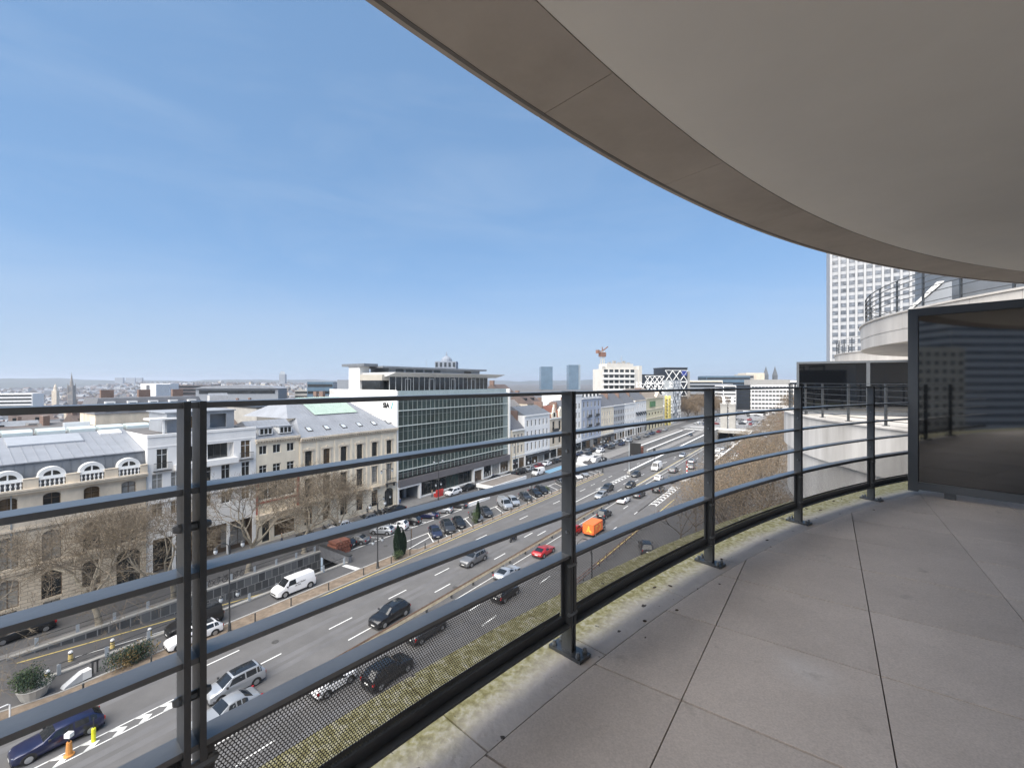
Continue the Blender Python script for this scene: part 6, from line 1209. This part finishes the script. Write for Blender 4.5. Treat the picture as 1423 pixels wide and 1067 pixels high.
def bicycle():
    t = thing('bicycle', 'bicycle', 'bicycle'); 
    for x in (-.52, .52): b = MB(); torus(b, (x, 0, .34), .32, .025, 18, 5); b.build('wheel', G['tyre'], t)
    b = MB(); [b.tube(q, .022, 5) for q in ([(-.52, 0, .34), (-.1, 0, .30), (-.25, 0, .85)], [(-.52, 0, .34), (-.22, 0, .75)], [(-.1, 0, .30), (.36, 0, .78)], [(-.22, 0, .74), (.36, 0, .80)], [(.52, 0, .34), (.36, 0, .80), (.32, 0, 1.0)], [(.30, -.25, 1.02), (.32, 0, 1.0), (.30, .25, 1.02)])]; b.build('frame', G['dark_metal'], t); b = MB(); b.prism([(-.38, -.06), (-.12, -.02), (-.12, .02), (-.38, .06)], .86, .91); b.build('saddle', G['black_plastic'], t); return t
BI = bicycle()
for i, u in enumerate((22.6, 24.3, 25.2, 26.4)): place(BI, 'dark bicycle leaning on the far railing of the ramp', P(u, 63.2, .11), RZ + .1 * i, 'bicycles on the ramp railing', i == 0)
# ================================================================== FARTHER UP THE AVENUE
# underpass cutting
def uz(u): return -(u - 150) * .052
b = MB(); b.quad(P(150, 26.31, 0), P(256, 26.31, uz(256)), P(256, 42.99, uz(256)), P(150, 42.99, 0)); b.quad(P(256, 26.31, uz(256)), P(300, 26.31, uz(256)), P(300, 42.99, uz(256)), P(256, 42.99, uz(256))); struct(b.build('underpass_road', G['asphalt']))
b = MB(); [b.quad(P(u, v - .07, uz(u) + .01), P(u + 3, v - .07, uz(u + 3) + .01), P(u + 3, v + .07, uz(u + 3) + .01), P(u, v + .07, uz(u) + .01)) for v in (30.3, 39.5) for u in range(152, 250, 11)]; struct(b.build('underpass_markings', G['white_line']))
t = wall_uv('retaining_wall', 'concrete wall with a pale coping on the left side of the underpass cutting', 'wall', 120, 256, 43.0, .35, -5.6, .9, G['concrete']); b = MB(); b.box(0, 136, -.1, .45, .901, 1.05); b.build('coping', G['white_wall'], t)
t = wall_uv('retaining_wall', 'concrete wall with a sloping coping on the right side of the underpass cutting', 'wall', 150, 256, 25.95, .35, -5.6, .9, G['concrete']); b = MB(); b.box(0, 106, -.1, .45, .901, 1.05); b.build('coping', G['white_wall'], t)
t = thing('underpass_portal', 'dark underpass mouth below the pale road deck', 'portal', P(256, 26), RZ); b = MB(); b.box(0, 1, 0, 17.3, -1.1, .5); b.build('deck_edge', G['concrete'], t); b = MB(); b.box(1.01, 44, -.3, 17.6, -.6, -.02); b.box(1.01, 44, -.3, -.01, -6, -.6); b.box(1.01, 44, 17.01, 17.6, -6, -.6); b.box(43.5, 44, 0, 17, -6, -.6); b.build('tunnel_lining', G['dark_metal'], t); b = MB(); b.box(-.1, .1, 0, 17.3, .501, 1.3); b.build('parapet', G['white_wall'], t)
for i, (z, v) in enumerate(((1, 35.0), (1, 38.5))):
    o = thing('traffic_island', 'pale concrete island at the far deck', 'island', P(262, v)) if False else None
sheet('far_square', [rect(262, 420, -10, 64)], mat('far_square_paving', (.24, .238, .24), .9, .15, .2), .006)
sheet('square_crossings', [rect(262, 266, 6, 24), rect(268, 270, 44, 60), rect(300, 303, 8, 60)] + [rect(310 + i * 9, 310 + i * 9 + .4, 6, 44) for i in range(10)], G['white_line'], .011)
pi = thing('monument', 'tall grey twin pillars with pale carved figures on top, on the far square', 'monument', P(266, 39.3), RZ)
for y in (-2.1, 2.1): b = MB(); b.box(-1.2, 1.2, y - 1.7, y + 1.7, .3, 13.5); b.box(-1.5, 1.5, y - 1.9, y + 1.9, 13.501, 14.3); b.box(-.95, .95, y - .5, y + .5, .31, 13.3) ; pl = b.build('pillar', G['concrete'], pi); b = MB(); b.lathe([(.8, 14.301), (.7, 15.5), (.9, 16.2), (.5, 17), (.55, 17.5), (.2, 18)], 8, (0, y, 0)); b.tube([(0, y, 16.4), (0, y + (1.5 if y > 0 else -1.5), 18.6)], [.4, .1], 5); b.build('figure', G['white_wall'], pl)
b = MB(); b.box(-6, 9, -9, 9, 0, .3); b.build('base', G['concrete'], pi)
slab('pavement_island', 128, 250, 57.5, 63.0, .14, G['paving']); slab('pavement_island', 160, 250, 47.2, 50.4, .14, G['paving'])
for v, lab in ((50.6, 'low concrete wall on the near side of the far garage ramp'), (56.2, 'low concrete wall on the far side of the far garage ramp')): 
    t = wall_uv('ramp_wall', lab, 'wall', 160, 236, v, .35, 0, 1.0, G['concrete']); b = MB(); b.box(0, 76, -.08, .43, 1.001, 1.12); b.build('coping', G['white_wall'], t)
sheet('zebra_crossing', [rect(252 + k * 1.1, 252.6 + k * 1.1, 50, 60) for k in range(6)] + [rect(140, 150, 63.2 + k * .9, 63.7 + k * .9) for k in range(5)], G['white_line'], .011)
# billboard, art wrapped vent, island post
t = thing('traffic_signboard', 'large black rear of a sign on a pale mast beside the avenue', 'sign', P(121, 43.6), RZ); b = MB(); b.tube([(0, 0, 0), (0, 0, 8.9)], .14, 8); b.build('mast', G['galv'], t); b = MB(); b.box(.15, .35, -3.3, -.2, 5.4, 8.8); b.build('panel', G['black'], t); b = MB(); b.box(-.5, .5, -.5, .5, 0, .5); b.build('foot', G['concrete'], t)
t = thing('garage_hood', 'long slanted garage hood wrapped in a black and white pattern', 'garage entrance', P(125, 56.5), RZ)
m = mat('bw_pattern', (.7, .7, .7), .6, 0); n = m.node_tree; tcx = n.nodes.new('ShaderNodeTexCoord'); vo = n.nodes.new('ShaderNodeTexVoronoi'); vo.inputs['Scale'].default_value = .75; cr = n.nodes.new('ShaderNodeValToRGB'); cr.color_ramp.interpolation = 'CONSTANT'; cr.color_ramp.elements[0].color = (.42, .42, .42, 1); cr.color_ramp.elements[1].color = (.03, .03, .035, 1); cr.color_ramp.elements[1].position = .5; sp = n.nodes.new('ShaderNodeSeparateColor'); n.links.new(tcx.outputs['Object'], vo.inputs['Vector']); n.links.new(vo.outputs['Color'], sp.inputs[0]); n.links.new(sp.outputs[0], cr.inputs[0]); n.links.new(cr.outputs[0], n.nodes['Principled BSDF'].inputs['Base Color'])
b = MB(); b.prism_y([(-6.5, 0), (6.5, 0), (6.5, 1.6), (-1, 3.6), (-4.5, 3.4), (-6.5, 1.2)], -3, 3); b.build('hood', m, t); b = MB(); b.box(6.6, 9.6, -3.2, -3.0, 0, 1.0); b.box(6.6, 9.6, 3.0, 3.2, 0, 1.0); b.build('side_wall', G['concrete'], t)
t = thing('garage_roof', 'flat brown roof slab with white parapets before the office building shops', 'garage roof', P(88, 64.6), RZ); b = MB(); b.box(-7, 7, -2.4, 2.4, 1.0, 1.5); b.build('slab', mat('slab_brown', (.22, .195, .175), .9, .15, .6), t); b = MB(); [b.box(*q) for q in ((-7.2, 7.2, -2.6, -2.401, .8, 1.65), (-7.2, 7.2, 2.401, 2.6, .8, 1.65), (-7.2, -7.001, -2.4, 2.4, .8, 1.65))]; b.box(-6.9, 6.9, -2.3, -2.1, 0, .99); b.box(-6.9, 6.9, 2.1, 2.3, 0, .99); b.build('parapet', G['white_paint'], t)
t = thing('brick_planter', 'low white rimmed planter in the far angled row beside the silver hatchback', 'planter', P(70.8, 61.6), RZ); b = MB(); [b.box(*q) for q in ((-2, 6, -1.8, -1.5, 0, .55), (-2, 6, 1.5, 1.8, 0, .55), (-2, -1.7, -1.499, 1.499, 0, .55), (5.7, 6, -1.499, 1.499, 0, .55))]; b.build('rim', G['white_wall'], t); b = MB(); b.box(-1.69, 5.69, -1.49, 1.49, 0, .4); b.build('soil', G['soil'], t)
t = thing('red_barrier', 'red plastic barriers standing before the garage gate of the glass office', 'barrier', P(70.2, 70.0, .12), RZ); b = MB(); [b.box(x, x + 1.1, y, y + .4, z, z + .75) for x, y, z in ((0, 0, 0), (1.15, .1, 0), (.2, .05, .8), (1.2, .0, .78), (.1, .6, 0))]; b.build('blocks', mat('barrier_red', (.50, .045, .04), .6, .12, 2), t)
t = thing('striped_post', 'red and white striped post on the small island between the carriageways', 'traffic post', P(127.5, 29.3), RZ)
for k in range(6): b = MB(); b.lathe([(.22, k * .55), (.22, k * .55 + .549)], 10); b.build('band', G['red'] if k % 2 == 0 else G['white_paint'], t)
b = MB(); b.lathe([(.04, 0), (.85, .05), (.85, .12), (.04, .16)], 14, (0, 0, 3.3), 'y'); b.build('disc', mat('sign_brownred', (.25, .04, .05), .5, .1, 2), t)
slab('traffic_island', 119, 131, 27.6, 29.4, .14, G['concrete'])
for u, v in ((126, 45.2), (141.5, 42.6)):
    t = thing('traffic_light', 'black traffic light beside the %s' % ('chevrons left of the white delivery van' if u < 130 else 'underpass wall beyond the white delivery van'), 'traffic light', P(u, v), RZ); b = MB(); b.tube([(0, 0, 0), (0, 0, 3.2)], .08, 8); b.build('pole', G['dark_metal'], t); b = MB(); b.box(-.3, .3, -.3, .3, 3.0, 4.6); b.build('head', G['black'], t)
t = thing('sign_post', 'brown sign on a post between the conifers and the empty stalls', 'sign', P(46.2, 51.6, .1), RZ + R(60)); b = MB(); b.tube([(0, 0, 0), (0, 0, 3.3)], .05, 6); b.build('post', G['dark_metal'], t); b = MB(); b.box(-.3, .3, -.06, -.051 + .03, 1.8, 3.3); b.build('panel', G['frame_brown'], t)
# ================================================================== END OF THE AVENUE AND THE TOWN BEHIND
def block(label, X, Y, w_, d_, h, m, rz=0, strips=None, cols=None, z0=0, cat='building', sm='glass', group=None, name='building'):
    t = thing(name, label, cat, (X, Y, z0), rz, group); b = MB(); b.box(-w_ / 2, w_ / 2, 0, d_, 0, h); b.build('wall', m, t)
    if strips:
        for k in range(strips): z = h * (k + .45) / strips; b = MB(); hh_ = h / strips * .42; b.box(-w_ / 2 + .6, w_ / 2 - .6, -.15, -.01, z - hh_ / 2, z + hh_ / 2); b.box(-w_ / 2 - .15, -w_ / 2 - .01, .6, d_ - .6, z - hh_ / 2, z + hh_ / 2); s_ = b.build('window_strip', G[sm], t)
    if cols: b = MB(); [b.box(-w_ / 2 + w_ * k / cols - .25, -w_ / 2 + w_ * k / cols + .25, -.3, -.151, 0, h) for k in range(cols + 1)]; b.build('piers', m, t)
    return t
def at(px, Y): return (px - 711.5) / 600 * Y
block('white office building with a grid of square windows at the end of the avenue', at(1078, 410), 410, 44, 20, 23.4, G['white_wall'], R(-8), 6, 14)
block('black glazed office building between the striped and the white ones', at(1038, 415), 415, 19, 20, 23.5, MATS['black_glass'], R(-4), 7, 9)
block('small striped building left of the black glazed office', at(1014, 412), 412, 12, 20, 23.2, G['white_wall'], R(-4), 7)
block('long pale terraced office with tan side high above the end of the avenue', at(1012, 640), 640, 62, 40, 35.5, G['blue_glass'], R(-6), 5, None)
block('tan stepped block rising above the long terraced office', at(1046, 655), 648, 26, 30, 40, G['beige'], R(-6), None); block('stepped terrace in front of the tan block', at(1030, 655), 645, 26, 5, 37.5, G['concrete'], R(-6), 6)
block('dark grey slab behind the brown far trees', at(985, 470), 470, 50, 20, 24.5, G['grey_wall'], R(-6), 5); block('pale block above the brown far trees', at(975, 560), 560, 52, 20, 28.5, G['beige2'], R(-6), 5); block('low white block beside the church towers', at(1090, 560), 560, 40, 20, 28.5, G['white_wall'], R(-6), 4)
block('grey roofed hall behind the white office, below the two spires', at(1070, 520), 520, 46, 16, 29.3, G['concrete'], R(-6))
t = thing('church_towers', 'pair of dark pointed church towers far behind the end of the avenue', 'church', (at(1072, 900), 900, 0), 0)
for x in (-9.5, 9.5): b = MB(); b.box(x - 3.6, x + 3.6, 0, 7, 0, 40); tw_ = b.build('tower', mat('dark_stone', (.13, .14, .15), .9, .15, .2), t); b = MB(); b.add([(x - 3.8, -.2, 40), (x + 3.8, -.2, 40), (x + 3.8, 7.2, 40), (x - 3.8, 7.2, 40), (x, 3.5, 60)], [(0, 1, 4), (1, 2, 4), (2, 3, 4), (3, 0, 4)]); b.build('spire', MATS['dark_stone'], tw_)
t = thing('high_rise', 'very tall pale tower with a dense window grid behind the curved terraces', 'tower', (at(1153, 190), 190, 0), R(-33)); b = MB(); b.box(0, 46, 0, 22, 0, 96); b.build('wall', mat('tower_pale', (.42, .43, .45), .7, .06, .2), t)
tw = mat('tower_window', (.145, .16, .185), .15, .6, .45, detail=2); rest = MB()
for k in range(30):
    z = 2 + k * 3.15
    for i in range(16):
        q = (.95 + i * 2.9, 2.9 + i * 2.9, -.12, -.01, z, z + 1.7)
        if 13 <= k < 29 and i < 6: b = MB(); b.box(*q); b.build('window', tw, t)
        else: rest.box(*q)
rest.build('window_field', tw, t)['kind'] = 'stuff'
b = MB(); [b.box(.1 + i * 2.9, .85 + i * 2.9, -.5, -.121, 0, 96) for i in range(16)]; b.build('piers', mat('tower_pier', (.46, .465, .475), .75, .06, .3), t)
# skyline blocks
block('left bluish glass tower of the far pair on the horizon', at(760, 1500), 1500, 40, 40, 80, G['blue_glass'], .1, None, 6); t = block('right, taller bluish glass tower of the far pair on the horizon', at(797, 1500), 1500, 34, 34, 86, G['blue_glass'], .1, None, 6); b = MB(); b.box(17.2, 25, 2, 30, 0, 87); b.build('side_wing', mat('tower_wing', (.28, .33, .37), .5, .1, .1), t)
t = block('white hotel slab with fluted blue side on the left skyline', at(216, 470), 470, 30, 14, 24.7, G['white_wall'], .1); b = MB(); b.box(-9, -6, -.3, -.01, 0, 23); b.build('dark_strip', G['slate'], t); b = MB(); [b.box(1 + k * 1.2, 1.7 + k * 1.2, -.6, -.01, 0, 24) for k in range(12)]; b.build('fluting', mat('flute_blue', (.20, .25, .33), .6, .1, .2), t); block('brown striped office beside the white hotel slab', at(264, 500), 500, 46, 20, 23.0, mat('brown_office', (.12, .105, .11), .7, .15, .2), .1, 6); block('white striped office at the left edge of the skyline', at(5, 380), 380, 36, 22, 16.0, G['white_wall'], .5, 5)
for i, (px, Y, w_, h, lab) in enumerate([(445, 420, 24, 26.5, 'glazed office with a white corner left of the green glass building'), (425, 450, 22, 18, 'low greenish office left of the green glass building'), (480, 330, 12, 28, 'grey roof block just behind the white stair tower'), (330, 420, 74, 20.0, 'long hall with pale curved roof on the left skyline'), (392, 2600, 34, 74, 'distant tower with an open crown on the horizon'), (165, 4200, 70, 70, 'distant left block of the three slabs on the horizon'), (181, 4200, 80, 68, 'distant middle block of the three slabs on the horizon'), (193, 4200, 50, 68, 'distant right block of the three slabs on the horizon')]):
    t = block(lab, at(px, Y), Y, w_, 24, h, G['blue_glass' if i in (0,) else 'grey_wall' if i in (2, 3, 4, 5, 6, 7) else 'concrete'], .15, 4 if i < 2 else None)
    if i == 3: b = MB(); b.prism_y([(-38, 20.0), (38, 20.0), (30, 22.2), (0, 23.6), (-30, 22.2)], -2, 26); b.build('roof', G['zinc'], t); b = MB(); b.box(-34, 34, -.3, -.05, 15, 18.5); b.build('window_strip', G['glass'], t)
    if i == 4: b = MB(); b.prism_y([(-15, 74), (15, 74), (15, 82), (8, 92), (-8, 92), (-15, 82)], 4, 6); b.build('crown', G['galv'], t)
t = thing('domed_hall', 'far domed roof with a small spire showing above the glass office', 'dome', (at(619, 700), 700, 0), 0); b = MB(); b.box(-17, 17, 0, 30, 0, 60); b.build('drum', mat('dome_grey', (.24, .27, .32), .8, .1, .1), t); b = MB(); [b.box(-16 + k * 7, -12.4 + k * 7, -.4, -.01, 51, 58) for k in range(5)]; b.build('window_strip', G['glass'], t); b = MB(); b.lathe([(9.5, 60.01), (8.6, 64), (5.5, 67.5), (1.5, 69.5), (.9, 73), (.2, 77)], 14, (0, 12, 0)); b.build('dome', MATS['dome_grey'], t)
t = thing('town_hall_tower', 'slender gothic tower with a needle spire far out over the town', 'tower', (at(97, 1300), 1300, -46), .2); t.scale = (.62, .62, 1.0); st_ = mat('gothic_stone', (.24, .215, .19), .9, .2, .12)
b = MB(); b.box(-11, 11, 0, 22, 0, 40); b.box(-8.5, 8.5, 2.5, 19.5, 40.01, 62); [b.lathe([(2.4, 40.01), (2.0, 60), (.2, 70)], 6, (x, y, 0)) for x in (-9.5, 9.5) for y in (1.5, 20.5)]; b.lathe([(7, 62.01), (6, 74), (4.6, 76), (2.6, 88), (.6, 99), (.15, 104)], 8, (0, 11, 0)); b.build('tower', st_, t); b = MB(); [b.box(x - 1.6, x + 1.6, -.3, -.01, z, z + 12) for x in (-5.5, 0, 5.5) for z in (6, 22)] + [b.box(x - 1.3, x + 1.3, 2.1, 2.49, 44, 58) for x in (-4, 0, 4)]; b.build('openings', G['slate'], t)
t = thing('church_tower', 'small paler church tower left of the gothic spire', 'tower', (at(75, 1100), 1100, -46), .3); b = MB(); b.box(-5, 5, 0, 10, 0, 50); b.lathe([(5, 50.01), (3.5, 54), (3, 60), (.3, 68)], 8, (0, 5, 0)); b.build('tower', G['beige'], t)
t = thing('tower_crane', 'pale tower crane with a rusty head behind the cream apartment block', 'crane', (at(837, 330), 330, 0), R(30)); m = mat('crane_white', (.66, .60, .46), .6, .1, .5)
b = MB(); [b.box(x - .14, x + .14, y - .14, y + .14, 0, 50) for x in (-1, 1) for y in (-1, 1)] + [b.tube([(-1 if k % 2 else 1, -1, z), (1 if k % 2 else -1, -1, z + 2.4)], .1, 4) for k, z in enumerate([20 + j * 2.4 for j in range(12)])] + [b.box(-1, 1, -1.05, -.9, z, z + .15) for z in range(20, 50, 3)]; b.build('mast', m, t); b = MB(); b.box(-2.4, 2.4, -1.6, 1.6, 45.6, 49); b.box(-5.5, -3.4, -1.2, 1.2, 48, 50.6); b.build('cab', mat('crane_red', (.26, .14, .10), .6, .15, .8), t); b = MB(); b.tube([(-5.5, 0, 49), (0, 0, 50), (5.5, 0, 53.5)], .5, 4); b.tube([(0, 0, 50), (0, 0, 53)], .4, 4); b.build('jib', MATS['crane_red'], t)
# hidden across the street behind us: seen only mirrored in the smoked glass
p = P(-205, 76); t = block('tall beige apartment block seen only as a reflection in the smoked glass screen', p.x, p.y, 46, 26, 40, G['beige2'], RZ + R(20), None)
rest = MB()
for k in range(11):
    z = 2.4 + k * 3.4
    for j in range(12):
        q = (-22 + j * 3.7, -20.2 + j * 3.7, -.1, -.01, z, z + 1.6)
        if k > 2: b = MB(); b.box(*q); b.build('window', G['glass'], t)
        else: rest.box(*q)
    for j in range(7): rest.box(23.01, 23.1, 2 + j * 3.6, 3.8 + j * 3.6, z, z + 1.6)
rest.build('window_field', G['glass'], t)['kind'] = 'stuff'
p = P(-262, 62); t = block('high white and grey banded tower seen only as a reflection in the smoked glass screen', p.x, p.y, 60, 30, 84, G['white_wall'], RZ + R(25), None)
for k in range(25): z = 1.6 + k * 3.3; b = MB(); b.box(-30.15, 30.15, -.15, 30.15, z, z + 1.5); b.build('window_strip', MATS['tower_window'], t)
# the row right behind the near facades and the town: individual houses, then the far mass
HOUSE = []
hw = [mat('house_wall_%s' % n_, c, .9, .12, .3) for n_, c in (('white', (.58, .57, .56)), ('cream', (.50, .45, .37)), ('brick', (.26, .17, .13)), ('grey', (.36, .36, .37)))]
hr = [mat('house_roof_%s' % n_, c, .8, .2, .4) for n_, c in (('slate', (.13, .135, .15)), ('zinc', (.25, .265, .29)), ('tile', (.125, .095, .085)), ('flat', (.20, .195, .195)))]
def house_mesh(L_, D, h, rh, flat, i):
    b = MB(); b.box(-L_ / 2, L_ / 2, 0, D, -4, h); b.cur = 1
    if flat: b.box(-L_ / 2 - .15, L_ / 2 + .15, -.15, D + .15, h + .01, h + .35); b.box(-L_ * .2, L_ * .15, D * .4, D * .7, h + .36, h + 2.2)
    else: pitched(b, 0, 0, D, h + .01, h + rh, 0) if False else b.add([(-L_ / 2 - .1, -.3, h), (L_ / 2 + .1, -.3, h), (L_ / 2 + .1, D + .3, h), (-L_ / 2 - .1, D + .3, h), (-L_ / 2 - .1, D / 2, h + rh), (L_ / 2 + .1, D / 2, h + rh)], [(0, 1, 5, 4), (2, 3, 4, 5), (0, 4, 3), (1, 2, 5), (0, 3, 2, 1)])
    b.cur = 2
    for k in range(max(1, int(L_ / 3))):
        x = -L_ / 2 + 1 + k * 3
        for z in range(int(h) - 3, 1, -3): b.box(x, x + 1.2, -.08, -.01, z, z + 1.7)
        if not flat and k % 2 == 0: b.box(x, x + 1.3, D * .14, D * .3, h + rh * .28, h + rh * .28 + 1.3)
    b.cur = 3
    if not flat:
        for k in range(max(1, int(L_ / 7))): x = -L_ / 2 + .4 + k * 7; b.box(x, x + .9, D * .42, D * .58, h + rh - .6, h + rh + 1.5)
    return b.mesh('town_house', [hw[i % 4], hr[(i * 7 // 3) % 4 if not flat else 3], G['glass'], G['brick']])
for i in range(16): HOUSE.append((house_mesh(*( (10 + (i * 5) % 9), 11 + i % 4, 10 + (i * 3) % 5, 3 + i % 3, i % 4 == 3, i)), i % 4 == 3))
rg = random.Random(5); cnt = 0
for v in [104, 126, 150, 176, 204, 236, 272, 312, 356, 404]:
    u = -150 - v * .25
    while u < 150 + v * .35 and cnt < 290:
        if v < 125 and (-30 < u < 40): u = 40
        me, fl_ = rg.choice(HOUSE); L_ = 10 + rg.uniform(0, 9); X = P(u, v)
        if v < 108 and 60 < u < 105: u += 12; continue
        if -.2 + X.x / max(X.y, 1) < 1.1 and X.y > 5:
            o = O('town_house', me, None, P(u, v, terrain(u, v) - rg.uniform(0, 1.5) + (2.5 if v < 180 else 0)), RZ + rg.choice((0, 0, math.pi / 2, .12, -.1))); s = rg.uniform(.85, 1.2); o.scale = (s, s, s * rg.uniform(.9, 1.12))
            tag(o, 'plain town house among the packed roofs behind the avenue', 'house', 'town houses behind the avenue'); cnt += 1
        u += L_ * 1.25 + rg.uniform(0, 5)
b = MB(); rg = random.Random(9)
for _ in range(9000):
    v = 430 + rg.random() ** 1.7 * 5200; u = rg.uniform(-1.3, .55) * v + 120; a = rg.choice((0, .4, .9, 1.3)); q = P(u, v, terrain(u, v)); s = 6 + v * .0035
    if q.y < 60 or abs(q.x / q.y) > 1.5: continue
    b.cur = rg.choice((0, 0, 1, 2, 3)); h = rg.uniform(8, 15) + (rg.random() < .02) * rg.uniform(8, 24); l_, d_ = s * rg.uniform(.8, 2), s * rg.uniform(.7, 1.2)
    b.obox((q.x, q.y), a, l_, d_, q.z - 1, q.z + h); b.cur = 4 + rg.randrange(3); ca, sa = math.cos(a), math.sin(a)
    V = lambda x, y, z: (q.x + x * ca - y * sa, q.y + x * sa + y * ca, z)
    b.add([V(-l_ / 2, -d_ / 2, q.z + h), V(l_ / 2, -d_ / 2, q.z + h), V(l_ / 2, d_ / 2, q.z + h), V(-l_ / 2, d_ / 2, q.z + h), V(-l_ / 2, 0, q.z + h + d_ * .4), V(l_ / 2, 0, q.z + h + d_ * .4)], [(0, 1, 5, 4), (2, 3, 4, 5), (0, 4, 3), (1, 2, 5)])
tag(b.build('far_town', hw + hr[:3]), 'far-off mass of small roofs reaching to the hills', 'town', None, 'stuff')
b = MB()
for _ in range(2500):
    v = 420 + rg.random() ** 1.4 * 5000; u = rg.uniform(-1.3, .5) * v + 120; q = P(u, v, terrain(u, v)); s = 4 + v * .002
    b.lathe([(s * .5, 0), (s, s * .8), (s * .8, s * 1.7), (s * .2, s * 2.2)], 5, (q.x, q.y, q.z))
tag(b.build('far_trees', mat('far_tree', (.09, .075, .06), 1, .3, .05)), 'far-off brown trees scattered through the town', 'trees', None, 'stuff')
b = MB(); n_ = 220; rows = []
for k, (r, hk) in enumerate(((5600, -30), (7400, 46), (9000, 62), (11500, -20))):
    for i in range(n_ + 1):
        a = R(20) + R(160) * i / n_; h = hk + (hk > 0) * (14 * math.sin(i * .23 + k) + 9 * math.sin(i * .61 + 2 * k) + 4 * math.sin(i * 1.7)); rows.append((r * math.cos(a), r * math.sin(a), h))
b.add(rows, [(k * (n_ + 1) + i, k * (n_ + 1) + i + 1, (k + 1) * (n_ + 1) + i + 1, (k + 1) * (n_ + 1) + i) for k in range(3) for i in range(n_)])
struct(b.build('hills', mat('hill_woods', (.075, .085, .075), 1, .35, .004), None, 180))
# pieces that stand apart become parts of their own
REN = {'upper_windows': 'upper_window', 'blinds': 'blind', 'dark_panels': 'dark_panel', 'pale_panels': 'pale_panel', 'wheels': 'wheel', 'openings': 'opening', 'roof_clutter': 'roof_box'}
for o in list(COL.objects):
    if o.type == 'MESH' and o.parent and o.name.split('.')[0] in ('bolt', 'parapet', 'cornice', 'balcony', 'bumper', 'side_emblem', 'side_wall', *REN):
        k = o.name.split('.')[0]; explode(o, REN.get(k, k))
# ================================================================== HAZE
hz = MB(); hz.box(-14000, 14000, -14000, 14000, -60, 160); o = hz.build('haze', mat('haze', (1, 1, 1), 1, 0)); tag(o, 'pale haze over the town', 'haze', None, 'stuff')
m = MATS['haze']; n = m.node_tree; n.nodes.clear(); om = n.nodes.new('ShaderNodeOutputMaterial'); pv = n.nodes.new('ShaderNodeVolumePrincipled'); pv.inputs['Color'].default_value = (.80, .87, 1, 1); pv.inputs['Density'].default_value = HAZE = .00011; pv.inputs['Anisotropy'].default_value = .2; n.links.new(pv.outputs[0], om.inputs['Volume'])
